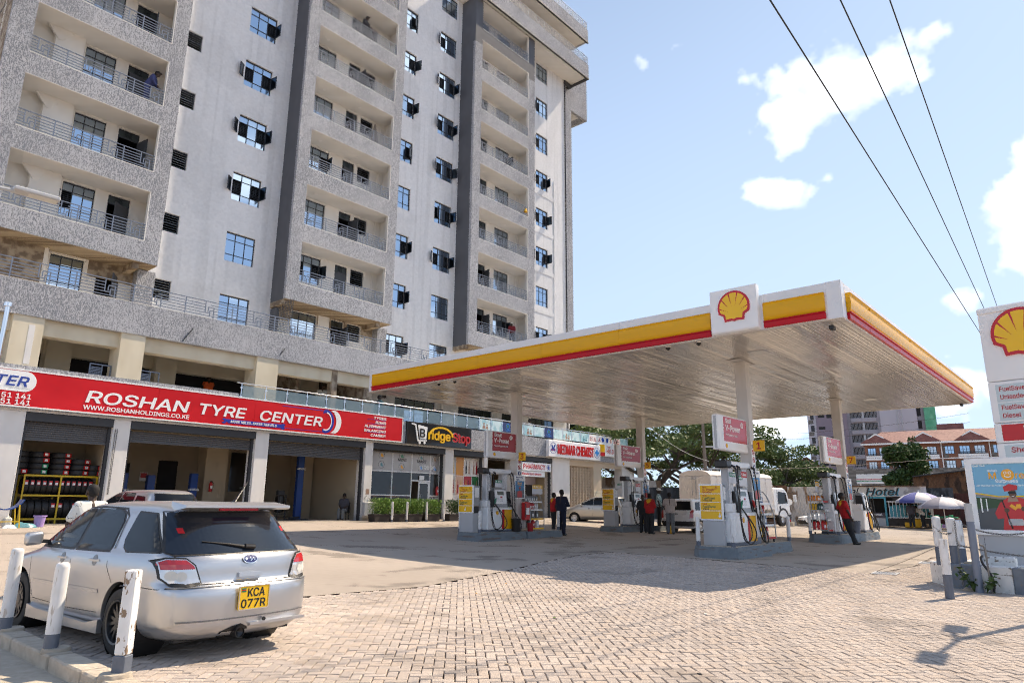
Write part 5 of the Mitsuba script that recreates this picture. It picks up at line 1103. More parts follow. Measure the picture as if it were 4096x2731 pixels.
for i in range(4):
    t = thing('drinks_cooler', ('tall dark fridge at the left in the minimart', 'second fridge from the left in the minimart, behind the glass', 'fridge behind the minimart door', 'fridge at the right end inside the minimart')[i], 'fridge'); x = 22.0 + 1.2 * i
    part(t, 'case', box(x, x + .9, 32.2, 32.9, CZ + GF + .03, CZ + 1.2), 'dark_trim'); part(t, 'shelves', cat([box(x + .05, x + .85, 32.05, 32.19, CZ + GF + .2 + .35 * j, CZ + GF + .22 + .35 * j) for j in range(5)]), 'rack_metal'); part(t, 'stock', cat([box(x + .08 + .09 * i2, x + .14 + .09 * i2, 32.06, 32.15, CZ + GF + .221 + .35 * j, CZ + GF + .42 + .35 * j) for i2 in range(8) for j in range(5)]), ('logo_blue2', 'oil_red', 'print_teal', 'poster_orange')[i], kind='stuff')
extinguisher(26.28, YM - .1, CZ + .42, 'red extinguisher by the right pane of the minimart', .55)
# ---------------------------------------------------------------- liquor shop window of printed panels
lq = thing('liquor_display', 'shop window covered with printed drinks adverts beside the minimart', 'shopfront')
cols_ = ['#b9b5ae', '#c98a3a', '#b7b3ab', '#bdbab4']; xs_ = [27.17, 27.75, 28.40, 29.05, 29.64]; zs_ = [-.55, .45, 1.55, 2.62]
for i, h in enumerate(('#bcb8b1', '#c48637', '#c9c5bd', '#d9d5cf', '#a02630', '#caa58a', '#2f6b43', '#c7a23b')): mat(f'print_{i}', hexc(h), .3)
grid = [[3, 2, 4, 7], [0, 5, 4, 6], [0, 1, 2, 3]]
for j in range(3):
    for i in range(4):
        q = part(lq, 'printed_panel', box(xs_[i] + .012, xs_[i + 1] - .012, YM, YM + .012, CZ + zs_[j] + .012, CZ + zs_[j + 1] - .012), f'print_{grid[j][i]}')
        c = (xs_[i] + xs_[i + 1]) / 2
        if not (i == 1 and j == 2):
            for s in (-.12, .12): part(q, 'printed_bottle', facing_front(prism([(-.06, 0), (.06, 0), (.06, .42), (.02, .56), (.02, .74), (-.02, .74), (-.02, .56), (-.06, .42)], .003), (c + s, YM - .001, CZ + zs_[j] + .12)), ('ink_black', 'print_tan', 'deep_red', 'print_7')[(i + j + (s > 0)) % 4])
part(lq, 'frame', cat([box(x - .011, x + .011, YM - .02, YM + .02, CZ + GF, CZ + 2.62) for x in xs_] + [box(27.17, 29.64, YM - .018, YM + .018, CZ + z - .011, CZ + z + .011) for z in zs_]), 'sign_white')
# ---------------------------------------------------------------- chemist entrance
ch = thing('chemist_shop', 'pale pink chemist shopfront with a dark doorway and narrow display case', 'shopfront'); mat('pale_pink', (.42, .36, .38), .5)
part(ch, 'wall_panel', cat([box(33.0, 34.3, 29.6, 29.66, CZ + GF, CZ + 1.7), box(35.0, 36.15, 29.6, 29.66, CZ + 1.25, CZ + 2.05), box(35.85, 36.15, 29.6, 29.66, CZ + GF, CZ + 1.25)]), 'pale_pink'); part(ch, 'display_case', box(34.42, 34.9, 29.45, 29.66, CZ + GF, CZ + 1.75), 'sign_white'); part(ch, 'case_glass', box(34.48, 34.84, 29.44, 29.449, CZ - .1, CZ + 1.6), 'dark_trim'); part(ch, 'doorway', box(35.0, 35.85, 29.64, 29.66, CZ + GF, CZ + 1.25), 'dark_room'); part(ch, 'stock', cat([box(34.52 + .08 * i, 34.58 + .08 * i, 29.43, 29.439, CZ + .1 + .3 * j, CZ + .25 + .3 * j) for i in range(4) for j in range(5)]), 'print_white')
t = thing('pendant_lamp', 'white pendant lamp hanging in the chemist entrance', 'lamp'); part(t, 'cord', tube([(33.9, 29.3, CZ + 2.85), (33.9, 29.3, CZ + 1.42)], .012, 5), 'print_white'); part(t, 'shade', lathe([(.03, .2), (.05, .1), (.16, 0), (.15, -.0)], 14, (33.9, 29.3, CZ + 1.25)), 'print_white', smooth=50)

# ---------------------------------------------------------------- inside the tyre shop
def tyre(x, y, z, r, w, m='rubber', axis='y', label='', group='', sticker='oil_red', tilt=0.):
    t = thing('tyre', label, 'tyre', group)
    prof = [(r * .62, -w * .36), (r * .80, -w * .5), (r * .95, -w * .46), (r, -w * .3), (r * 1.005, 0), (r, w * .3), (r * .95, w * .46), (r * .80, w * .5), (r * .62, w * .36), (r * .60, 0), (r * .62, -w * .36)]
    m_ = lathe(prof, 20)
    if axis == 'x': m_ = xf(m_, ex=(0, 1, 0), ey=(0, 0, 1), ez=(1, 0, 0))
    part(t, 'carcass', mv(m_, x, y, z), m, smooth=40)
    if sticker:
        if axis == 'x': s = box(x - w * .28, x + w * .28, y - r * .97 - .004, y - r * .97 + .03, z + .0, z + .19); part(t, 'sticker', xf(s), sticker); part(t, 'sticker_print', box(x - w * .22, x + w * .22, y - r * .97 - .006, y - r * .97 - .0045, z + .05, z + .13), 'print_white')
        else:
            a = -1.25 + tilt; cx, cy = x + r * math.cos(a), y + r * math.sin(a); part(t, 'sticker', rz(box(-.12, .12, -.012, .02, -w * .36, w * .36), a + math.pi / 2, (cx, cy, z)), sticker); part(t, 'sticker_print', rz(box(-.09, .05, -.015, -.0125, -w * .22, w * .22), a + math.pi / 2, (cx, cy, z)), 'print_white')
RX0, RX1, RY = 7.28, 9.52, 29.5
zr = lambda z: z * (29.5 / 30.5) + CZ
rk = thing('tyre_rack', 'yellow steel rack loaded with new tyres inside the first garage door', 'rack')
for x in (7.22, 8.36, 9.55):
    for y in (29.3, 30.0): part(rk, 'upright', box(x - .025, x + .025, y - .025, y + .025, CZ + GF, zr(.87)), 'yellow_rack')
mat('yellow_rack', (.62, .42, .015), .4)
for z in (.87, .15, -.70): part(rk, 'rail', cat([box(7.19, 9.58, 29.27, 29.32, zr(z) - .03, zr(z) + .03), box(7.19, 9.58, 29.98, 30.03, zr(z) - .03, zr(z) + .03)]), 'yellow_rack')
for k in range(12): tyre(7.31 + .187 * k, 29.62, zr(.15) + .33, .30, .18, axis='x', label=f"{['first', 'second', 'third', 'fourth', 'fifth', 'sixth', 'seventh', 'eighth', 'ninth', 'tenth', 'eleventh', 'twelfth'][k]} upright tyre from the left on the middle shelf", group='tyres standing on the middle shelf', sticker='oil_red')
for k in range(10): tyre(7.34 + .225 * k, 29.65, zr(-.70) + .36, .33, .215, axis='x', label=f"{['first', 'second', 'third', 'fourth', 'fifth', 'sixth', 'seventh', 'eighth', 'ninth', 'tenth'][k]} upright tyre from the left on the bottom shelf", group='tyres standing on the bottom shelf', sticker='oil_red' if k in (4, 5, 7) else None)
for si, (x, n, r) in enumerate(((7.05, 4, .30), (7.62, 4, .35), (8.33, 4, .34), (8.98, 3, .34), (9.50, 2, .30))):
    for k in range(n): tyre(x + .01 * ((k * 7) % 3 - 1), 29.66, zr(.87) + .03 + .105 + .205 * k, r, .20, axis='y', label=f"{('bottom', 'second', 'third', 'top')[k] if k < n - 1 else 'top'} tyre of the {('far left', 'second', 'middle', 'fourth', 'right')[si]} stack on the rack", group='tyres stacked on top of the rack', sticker=('logo_green' if si == 1 and k < 2 else 'oil_red') if si else ('oil_red' if k == 0 else None), tilt=.25)
mat('lift_blue', (.012, .05, .22), .35)
for x, y, z1, lab in ((11.25, 31.5, 1.12, 'blue lift post with a white load mark in the second garage'), (12.35, 31.5, 1.07, 'dark blue lift post in the middle of the second garage'), (14.1, 31.3, 1.20, 'blue lift post beside the doorway of the second garage'), (19.0, 30.6, 2.3, 'tall blue lift column in the third garage with a control box'), (15.45, 32.6, 1.9, 'blue lift column half hidden at the right of the second garage')):
    t = thing('vehicle_lift', lab, 'car lift'); part(t, 'column', cbox(x - .16, x + .16, y - .12, y + .12, CZ + GF + .04, CZ + z1, .02), 'lift_blue'); part(t, 'base_plate', cbox(x - .45, x + .45, y - .3, y + .3, CZ + GF + .021, CZ + GF + .06, .01), 'dark_trim'); part(t, 'lift_arm', bar((x, y - .2, CZ + GF + .14), (x - .7, y - .5, CZ + GF + .12), .08), 'dark_trim'); part(t, 'rating_plate', facing_front(text('4000KG', .09, .003, True, align='c'), (x, y - .121, CZ + z1 - .75)), 'print_white')
t = thing('shop_poster', 'dark truck tyre poster on the back wall of the third garage', 'poster'); yb = 33.6; s_ = yb / 32
part(t, 'sheet', box(21.39 * s_ - 1.6, 23.25 * s_ - 1.6, yb - .02, yb, CZ + .62 * s_, CZ + 2.35 * s_), 'gloss_black'); x_ = 21.39 * s_ - 1.5
Pp = lambda m, x, z: facing_front(m, (x_ + x, yb - .021, CZ + z)); part(t, 'lettering', cat([Pp(text('COMMERCIAL', .12, .003, True, width=.62), 0, 2.25), Pp(text('TRUCK', .16, .003, True, width=.55), 0, 1.98), Pp(text('TYRE', .16, .003, True, width=.42), 0, 1.70), Pp(text('MADE IN THAILAND', .05, .003), .03, 1.5), Pp(text('ROSHAN TYRE CENTER', .06, .003, True), .0, .70)]), 'print_white')
part(t, 'red_sweep', Pp(prism([(.75, 2.4), (1.3, 2.4), (1.8, 1.6), (1.8, 1.3), (.9, 1.9)], .003), 0, 0), 'deep_red'); part(t, 'printed_tyres', cat([Pp(prism(Polygon([(.2 * math.cos(a), .33 * math.sin(a)) for a in np.linspace(0, 6.28, 20)[:-1]]).difference(Polygon([(.1 * math.cos(a), .18 * math.sin(a)) for a in np.linspace(0, 6.28, 20)[:-1]])), .004), .75 + .3 * i, 1.25) for i in range(4)]), 'mid_grey'); part(t, 'green_bar', Pp(sbox(.2, .95, 1.0, 1.08) and prism(sbox(.2, .98, 1.0, 1.1), .003), 0, 0), 'logo_green')
t = thing('shop_poster', 'tall nearly black poster behind the blue lift in the third garage', 'poster'); part(t, 'sheet', box(17.6, 19.7, 34.97, 34.99, CZ + .5, CZ + 2.5), 'gloss_black'); part(t, 'lettering', facing_front(text('ROSHAN TYRE CENTER', .08, .003, True), (18.2, 34.969, CZ + .65)), 'mid_grey')
extinguisher(15.2, 31.9, CZ + .42, 'red extinguisher on the inner pillar of the second garage', .5)
t = thing('wall_notice', 'small red and blue notice on the back wall of the second garage', 'poster'); part(t, 'sheet', box(13.2, 13.55, 34.96, 34.98, CZ + .9, CZ + 1.3), 'print_white'); part(t, 'print', box(13.23, 13.52, 34.955, 34.959, CZ + 1.05, CZ + 1.27), 'oil_red')
t = thing('tool_trolley', 'black workshop compressor beside the tall blue lift', 'machine'); part(t, 'tank', xf(lathe([(.001, 0), (.2, .03), (.22, .1), (.22, .7), (.2, .78), (.001, .8)], 12), (18.2, 30.9, CZ + GF + .35), (1, 0, 0), (0, 1, 0), (0, 0, 1)), 'black_plastic', smooth=40); part(t, 'motor', cbox(18.05, 18.4, 30.8, 31.05, CZ + GF + 1.16, CZ + GF + 1.4, .03), 'dark_trim'); part(t, 'frame', cat([bar((18.0, 30.7, CZ + GF + .02), (18.0, 30.7, CZ + GF + 1.2), .04), bar((18.4, 30.7, CZ + GF + .02), (18.4, 30.7, CZ + GF + 1.2), .04), bar((17.9, 30.72, CZ + GF + .3), (18.5, 30.72, CZ + GF + .3), .04)]), 'dark_trim')
t = thing('meter_box', 'grey metal box with cables on the white pier left of the minimart', 'box'); part(t, 'case', cbox(21.02, 21.60, YP - .28, YP - .035, CZ - .62, CZ + .02, .015), 'mid_grey'); part(t, 'cables', cat([tube([(21.2, YP - .06, CZ + .02), (21.15, YP - .07, CZ + .25), (21.28, YP - .05, CZ + .33)], .012, 5), tube([(21.3, YP - .06, CZ + .02), (21.5, YP - .07, CZ + .10), (21.4, YP - .05, CZ + .25)], .012, 5)]), 'rubber'); part(t, 'notice', box(21.22, 21.42, YP - .036, YP - .0345, CZ + .4, CZ + .66), 'print_tan')
# planters with clipped bushes are added with the plants
# left edge: gas cylinder rack, tray stand, bucket
t = thing('gas_rack', 'blue steel rack of gas cylinders against the white pier at the left edge', 'rack'); gx0, gx1, gy = 5.08, 5.93, 27.3; gz = G(5.5, 27.3)
part(t, 'frame', cat([box(x - .025, x + .025, gy + d - .025, gy + d + .025, gz, gz + 2.0) for x in (gx0, gx1) for d in (0, .45)] + [box(gx0, gx1, gy - .02, gy + .02, gz + .08 + .24 * i, gz + .11 + .24 * i) for i in range(9)]), 'lift_blue')
for j in range(3):
    for i in range(2):
        c = thing('gas_cylinder', f"{('left', 'right')[i]} blue gas cylinder on the {('bottom', 'middle', 'top')[j]} shelf of the blue rack", 'gas cylinder', 'gas cylinders in the blue rack'); part(c, 'body', lathe([(.001, 0), (.14, .01), (.155, .06), (.155, .27), (.11, .34), (.03, .37), (.001, .37)], 14, (gx0 + .22 + .42 * i, gy + .24, gz + .12 + .6 * j)), 'lift_blue', smooth=50); part(c, 'collar', lathe([(.10, .35), (.10, .46), (.09, .46), (.09, .35)], 12, (gx0 + .22 + .42 * i, gy + .24, gz + .12 + .6 * j)), 'lift_blue')
t = thing('gas_poster', 'white poster showing blue gas cylinders on the pier at the left edge', 'poster'); part(t, 'sheet', box(4.6, 6.05, 28.12, 28.135, CZ + .75, CZ + 1.28), 'print_white'); part(t, 'printed_cylinders', cat([facing_front(prism(rrect(.16, .30, .06), .003), (5.72, 28.119, CZ + 1.03)), facing_front(prism(rrect(.12, .16, .05), .003), (5.56, 28.119, CZ + .95))]), 'logo_blue2')
labels[t]['label'] = 'white poster with small blue cylinders beside the garage door at the left edge'
t = thing('tray_stand', 'yellow framed stand with a curved blue tray near the tyre rack', 'stand'); tx, ty = 6.25, 27.0; tz = G(tx, ty)
part(t, 'legs', cat([bar((tx + a, ty + b, tz), (tx + a * .8, ty + b, tz + .72), .035) for a in (-.42, .42) for b in (-.25, .25)] + [bar((tx - .40, ty - .25, tz + .2), (tx + .40, ty - .25, tz + .2), .03)]), 'yellow_rack')
ar = [(.5 * math.cos(a), .5 * math.sin(a)) for a in np.linspace(math.radians(200), math.radians(340), 14)]; part(t, 'tray', facing_front(prism(Polygon(ar + [(x * .94, y * .94) for x, y in ar[::-1]]), .5), (tx, ty + .25, tz + 1.05)), 'lift_blue', smooth=30)
t = thing('bucket', 'lilac plastic bucket on the ground beside the man in the white shirt', 'bucket'); bx, by = 7.35, 27.3; bz = G(bx, by); part(t, 'pail', lathe([(.001, 0), (.13, 0), (.18, .36), (.17, .36), (.12, .02), (.001, .02)], 16, (bx, by, bz)), 'lilac', smooth=40); part(t, 'rim', lathe([(.178, .33), (.198, .33), (.198, .37), (.17, .37)], 16, (bx, by, bz)), 'lilac'); mat('lilac', (.36, .25, .55), .4)
def cloth(x, y, w, d, h, m, label, seed):
    n = 14; gx, gy = np.meshgrid(np.linspace(-1, 1, n), np.linspace(-1, 1, n), indexing='ij'); r_ = np.maximum(0, 1 - gx ** 2 - gy ** 2); z = h * np.sqrt(r_) * (.35 + 1.1 * meshkit.fbm(np.stack([gx * 2.2, gy * 2.2, gx * 0 + seed], -1), 3))
    v = np.stack([x + gx * w, y + gy * d, G(x, y) + .004 + z], -1).reshape(-1, 3); i, j = np.meshgrid(np.arange(n - 1), np.arange(n - 1), indexing='ij'); q = np.stack([i * n + j, (i + 1) * n + j, (i + 1) * n + j + 1, i * n + j + 1], -1).reshape(-1, 4)
    return single('cloth', (v, np.vstack([q[:, [0, 1, 2]], q[:, [0, 2, 3]]])), m, label, 'cloth', smooth=True)
cloth(6.88, 27.1, .36, .2, .16, 'print_teal', 'crumpled turquoise cloth on the concrete by the bucket', 1.); cloth(6.40, 26.75, .2, .12, .10, 'print_white', 'crumpled white rag on the ground under the tray stand', 5.)
t = thing('water_can', 'clear plastic water can standing under the tray stand', 'can'); part(t, 'body', cbox(6.32, 6.56, 27.15, 27.38, G(6.4, 27.2), G(6.4, 27.2) + .32, .05), 'lens_grey'); part(t, 'cap', cyl((6.44, 27.26, G(6.4, 27.2) + .32), .04, .05, 10), 'print_white')
# louvred steel frames stored on the first floor
for x0, x1, z0, lab in ((8.55, 9.30, 4.15, 'louvred steel window frame leaning left of the cream column'), (10.25, 11.1, 4.15, 'louvred steel window frame leaning right of the cream column')):
    t = thing('window_frame', lab, 'frame'); part(t, 'louvres', cat([box(x0 + .03, x0 + (x1 - x0) * .55, YP + .55, YP + .58, CZ + z0 + .08 + .055 * i, CZ + z0 + .11 + .055 * i) for i in range(13)]), 'rail_metal'); part(t, 'frame', cat([box(x0, x0 + .03, YP + .54, YP + .59, CZ + z0, CZ + z0 + .85), box(x1 - .03, x1, YP + .54, YP + .59, CZ + z0, CZ + z0 + .85), box(x0, x1, YP + .54, YP + .59, CZ + z0 + .85, CZ + z0 + .89), box(x0 + (x1 - x0) * .56, x0 + (x1 - x0) * .6, YP + .54, YP + .59, CZ + z0, CZ + z0 + .85)]), 'rail_metal')

# ================================================================ vehicles
from scipy.interpolate import PchipInterpolator
mat('silver_paint', (.50, .505, .52), .26, .75, .6, clearcoat=.9, clearcoat_gloss=.95); mat('white_paint', (.74, .74, .73), .25, 0., .6, clearcoat=.9); mat('champagne_paint', (.47, .45, .41), .28, .7, .6, clearcoat=.8)
mat('tinted_glass', (.008, .010, .013), .03, 0., .28); mat('car_black', (.016, .016, .017), .45); mat('lamp_red', (.38, .008, .014), .08, 0., .8, clearcoat=1.); mat('lamp_clear', (.62, .62, .63), .1, .55, .8, clearcoat=1.); mat('plate_yellow', (.78, .47, .01), .35); mat('rim_dark', (.06, .062, .066), .3, .6); mat('rim_silver', (.55, .55, .56), .25, .8); mat('lamp_amber', (.70, .25, .02), .15); mat('tyre_rubber', proc(lambda p, n, uv: mix((.014, .014, .014), (.045, .04, .035), fbm(p.x * 14, p.y * 14, p.z * 14, 3))), .75)

def solid_hull(pr):
    m = m3.Manifold.batch_hull([m3.Manifold.sphere(r, 12).translate([float(q) for q in p]) for p, r in pr]).to_mesh(); return np.array(m.vert_properties[:, :3], float), np.array(m.tri_verts)
def patch(poly, fn, step=.06):
    pp = prep(poly); x0, y0, x1, y1 = poly.bounds; V, F = [], []; k = 0
    nx, ny = max(1, math.ceil((x1 - x0) / step)), max(1, math.ceil((y1 - y0) / step))
    for i in range(nx):
        for j in range(ny):
            c = sbox(x0 + (x1 - x0) * i / nx, y0 + (y1 - y0) * j / ny, x0 + (x1 - x0) * (i + 1) / nx, y0 + (y1 - y0) * (j + 1) / ny)
            g_ = c if pp.contains(c) else c.intersection(poly)
            for g in getattr(g_, 'geoms', [g_]):
                if g.geom_type != 'Polygon' or g.area < 1e-8: continue
                v, f = trimesh.creation.triangulate_polygon(g, engine='earcut'); V.append(np.asarray(v)); F.append(np.asarray(f) + k); k += len(v)
    v, f = np.vstack(V), np.vstack(F)
    return np.array([fn(a, b) for a, b in v]), f

class Car:
    def __init__(s, prof, L, label, cat_, o, head, paint, Rr=.42, Rf=.75, Rg=.42, name='parked_car'):
        a = np.array(prof); s.L = L; s.z0, s.z1 = a[0, 0], a[-1, 0]
        s.r, s.f, s.w = (PchipInterpolator(a[:, 0], a[:, i]) for i in (1, 2, 3)); s.zb = 0.95
        s.Rr_, s.Rf_, s.Rg = Rr, Rf, Rg; s.p = 2.7
        s.key = thing(name, label, cat_); s.o = np.array(o, float); c, sn = math.cos(head), math.sin(head); s.fw, s.lf = np.array([c, sn, 0]), np.array([-sn, c, 0]); s.paint = paint
    def Rrz(s, z): return s.Rr_ if z < .9 else s.Rg + (s.Rr_ - s.Rg) * max(0, (1.0 - z) / .1)
    def Rfz(s, z): return s.Rf_ if z < .9 else s.Rg + (s.Rf_ - s.Rg) * max(0, (1.0 - z) / .1)
    def hw(s, x, z):
        w = float(s.w(z)); dr_ = min(1, max(0, (x - float(s.r(z))) / s.Rrz(z))); df = min(1, max(0, (s.L - float(s.f(z)) - x) / s.Rfz(z)))
        k = lambda d: max(0., 1 - (1 - d) ** s.p) ** (1 / s.p)
        return w * k(dr_) * k(df) * (1 - .05 * abs((x - s.L * .47) / (s.L * .5)) ** 4)
    def W(s, m):        # local (forward, left, up) -> world
        return xf(m, s.o, s.fw, s.lf, (0, 0, 1))
    def add(s, name, m, mt, parent=None, smooth=False, label=None): return part(parent or s.key, name, s.W(m), mt, smooth, label)
    def body(s, wheels, rw, n=44):
        zs = np.unique(np.concatenate([np.linspace(s.z0, s.z1 - .06, n), np.linspace(s.z1 - .06, s.z1, 8)])); rings = []
        for z in zs:
            w, r, f = float(s.w(z)), float(s.r(z)), float(s.f(z)); Rr, Rf = s.Rrz(z), s.Rfz(z); half = []
            avail = s.L - r - f
            if Rr + Rf > avail: k_ = avail / (Rr + Rf) * .98; Rr, Rf = Rr * k_, Rf * k_
            for a in np.linspace(0, math.pi / 2, 14): half.append((r + Rr * (1 - math.cos(a) ** (2 / s.p)), w * math.sin(a) ** (2 / s.p)))
            for x in np.linspace(r + Rr, s.L - f - Rf, 26)[1:-1]: half.append((x, w))
            for a in np.linspace(math.pi / 2, 0, 14): half.append((s.L - f - Rf * (1 - math.cos(a) ** (2 / s.p)), w * max(0, math.sin(a)) ** (2 / s.p)))
            half = [(x, l * (1 - .05 * abs((x - s.L * .47) / (s.L * .5)) ** 4)) for x, l in half]
            ring = half + [(x, -l) for x, l in half[-2:0:-1]]
            rings.append([(x, l, z) for x, l in ring])
        V = np.array(rings); k, m, _ = V.shape; v = V.reshape(-1, 3)
        i, j = np.meshgrid(np.arange(k - 1), np.arange(m), indexing='ij'); q = np.stack([i * m + j, (i + 1) * m + j, (i + 1) * m + (j + 1) % m, i * m + (j + 1) % m], -1).reshape(-1, 4)
        f = [q[:, [0, 1, 2]], q[:, [0, 2, 3]]]; c0 = len(v); v = np.vstack([v, [s.L / 2, 0, s.z0], [V[-1][:, 0].mean(), 0, s.z1 + .002]]); jj = np.arange(m)
        f += [np.stack([jj, (jj + 1) % m, jj * 0 + c0], 1), np.stack([(k - 1) * m + (jj + 1) % m, (k - 1) * m + jj, jj * 0 + c0 + 1], 1)]; f = np.vstack(f)
        t = trimesh.Trimesh(v, f, process=True); 
        if t.volume < 0: t.invert()
        mf = m3.Manifold(m3.Mesh(np.asarray(t.vertices, np.float32), np.asarray(t.faces, np.uint32)))
        for x in wheels:
            for sg_ in (1, -1):
                cy = m3.Manifold.cylinder(.6, rw + .055, rw + .055, 40).rotate([90, 0, 0]).translate([x, (.45 + .6) if sg_ > 0 else -.45, rw])
                mf = mf - cy
        mm = mf.to_mesh(); s.add('body', (mm.vert_properties[:, :3], mm.tri_verts), s.paint, smooth=32)
        for x in wheels:
            for sg_ in (1, -1): s.add('wheel_arch_liner', xf(lathe([(rw + .05, 0), (rw + .05, .30), (.02, .302)], 22), (x, sg_ * .80, rw), (1, 0, 0), (0, 0, 1), (0, -sg_, 0)), 'car_black', smooth=40)
    def side(s, poly, e=.004, sgn=1, step=.07): return patch(poly if isinstance(poly, shapely.Geometry) else Polygon(poly), lambda a, b: (a, sgn * (s.hw(a, b) + e), b), step)
    def rs(s, l, z, rear=True):
        w = float(s.w(z)); R = s.Rrz(z) if rear else s.Rfz(z); k = min(.9999, abs(l) / w); d = R * (1 - (1 - k ** s.p) ** (1 / s.p))
        return float(s.r(z)) + d if rear else s.L - float(s.f(z)) - d
    def rear(s, poly, e=.004, step=.06): return patch(poly if isinstance(poly, shapely.Geometry) else Polygon(poly), lambda a, b: (s.rs(a, b) - e, a, b), step)
    def front(s, poly, e=.004, step=.06): return patch(poly if isinstance(poly, shapely.Geometry) else Polygon(poly), lambda a, b: (s.rs(a, b, False) + e, a, b), step)
    def wheel(s, x, sgn, r, w, rim='rim_dark', spokes=7, track=.74):
        k = s.add('wheel', xf(lathe([(r * .60, -w * .42), (r * .80, -w * .5), (r * .96, -w * .44), (r, -w * .28), (r, w * .28), (r * .96, w * .44), (r * .80, w * .5), (r * .64, w * .46), (r * .60, w * .40)], 30), (x, sgn * track, r), (1, 0, 0), (0, 0, 1), (0, -1, 0)), 'tyre_rubber', smooth=35)
        yo = sgn * (track + w * .30); T_ = lambda m: xf(m, (x, yo, r), (1, 0, 0), (0, 0, 1), (0, sgn, 0))
        s.add('rim', T_(lathe([(r * .66, .05), (r * .60, .045), (r * .57, -.06), (.02, -.065)], 26)), rim, k, smooth=40)
        sp = []
        for i in range(spokes):
            a = 2 * math.pi * i / spokes
            for da in (-.13, .13):
                b = np.array([[.05, -.018], [r * .59, -.012 + da * .12], [r * .59, .012 + da * .12], [.05, .018]]); q = prism([(u * math.cos(a + da) - v * math.sin(a + da), u * math.sin(a + da) + v * math.cos(a + da)) for u, v in b], .022); sp.append(q)
        s.add('spokes', T_(cat(sp + [lathe([(.001, .03), (.055, .028), (.06, 0)], 14)])), rim, k, smooth=False)
        s.add('brake_disc', T_(mv(cyl((0, 0, 0), r * .40, .01, 18), 0, 0, -.055)), 'mid_grey', k)
    def line(s, pts, w=.0035, e=.002, sgn=1, name='panel_gap'): s.add(name, s.side(shapely.LineString(pts).buffer(w, cap_style=2), e, sgn, .12), 'car_black')
    def mirror(s, x, sgn, z, m=None):
        l = s.hw(x, z); pts = []
        b = solid_hull([((x + a, sgn * (l + c), z + d), r_) for a, c, d, r_ in ((-.0, .10, .03, .04), (-.0, .21, .02, .04), (-.0, .21, .09, .04), (-.0, .10, .10, .04), (.06, .11, .05, .03), (.05, .19, .06, .03))])
        k = s.add('mirror', b, m or s.paint, smooth=40); s.add('mirror_stalk', bar((x, sgn * (l - .02), z + .02), (x, sgn * (l + .08), z + .03), .04), 'car_black', k); s.add('mirror_glass', box(x - .034, x - .031, sgn * (l + .08), sgn * (l + .235), z + .0, z + .12), 'chrome', k) if False else None
    def handle(s, x, z, sgn=1, m=None):
        l = s.hw(x, z); s.add('door_handle', hull([(x + a, sgn * (l + c), z + d) for a, c, d in ((-.10, .002, -.012), (.10, .002, -.012), (-.10, .002, .014), (.10, .002, .014), (-.08, .028, -.01), (.08, .028, -.01), (-.08, .028, .010), (.08, .028, .010))]), m or s.paint, smooth=50)
        s.add('handle_recess', s.side(shapely.Point(x, z).buffer(.055), .0022, sgn), 'handle_shade')
mat('handle_shade', (.22, .22, .225), .35, .6)
def uniq(poly): return poly

# --- the silver estate in the foreground
WAG = [(.19, .10, .16, .70), (.24, .035, .07, .775), (.32, .0, .0, .825), (.48, -.005, .0, .838), (.60, .0, .02, .843), (.665, .025, .05, .846), (.70, .075, .10, .848), (.76, .085, .24, .848), (.82, .088, .50, .845), (.88, .095, .82, .835), (.935, .12, 1.02, .815), (.975, .155, 1.12, .785), (1.10, .27, 1.32, .735), (1.25, .40, 1.56, .672), (1.35, .475, 1.74, .625), (1.395, .55, 1.86, .585), (1.425, .72, 2.02, .52), (1.447, .95, 2.25, .42), (1.458, 1.25, 2.5, .26), (1.461, 1.55, 2.7, .10)]
hd = math.radians(94.6)
axle = np.array([3.645, 7.62]); o = axle - .95 * np.array([math.cos(hd), math.sin(hd)]); gz = G(3.6, 8.4)
c = Car(WAG, 4.46, 'silver estate car with a roof spoiler, parked facing the tyre shop', 'car', (o[0], o[1], gz), hd, 'silver_paint')
c.body((.95, 3.475), .315)
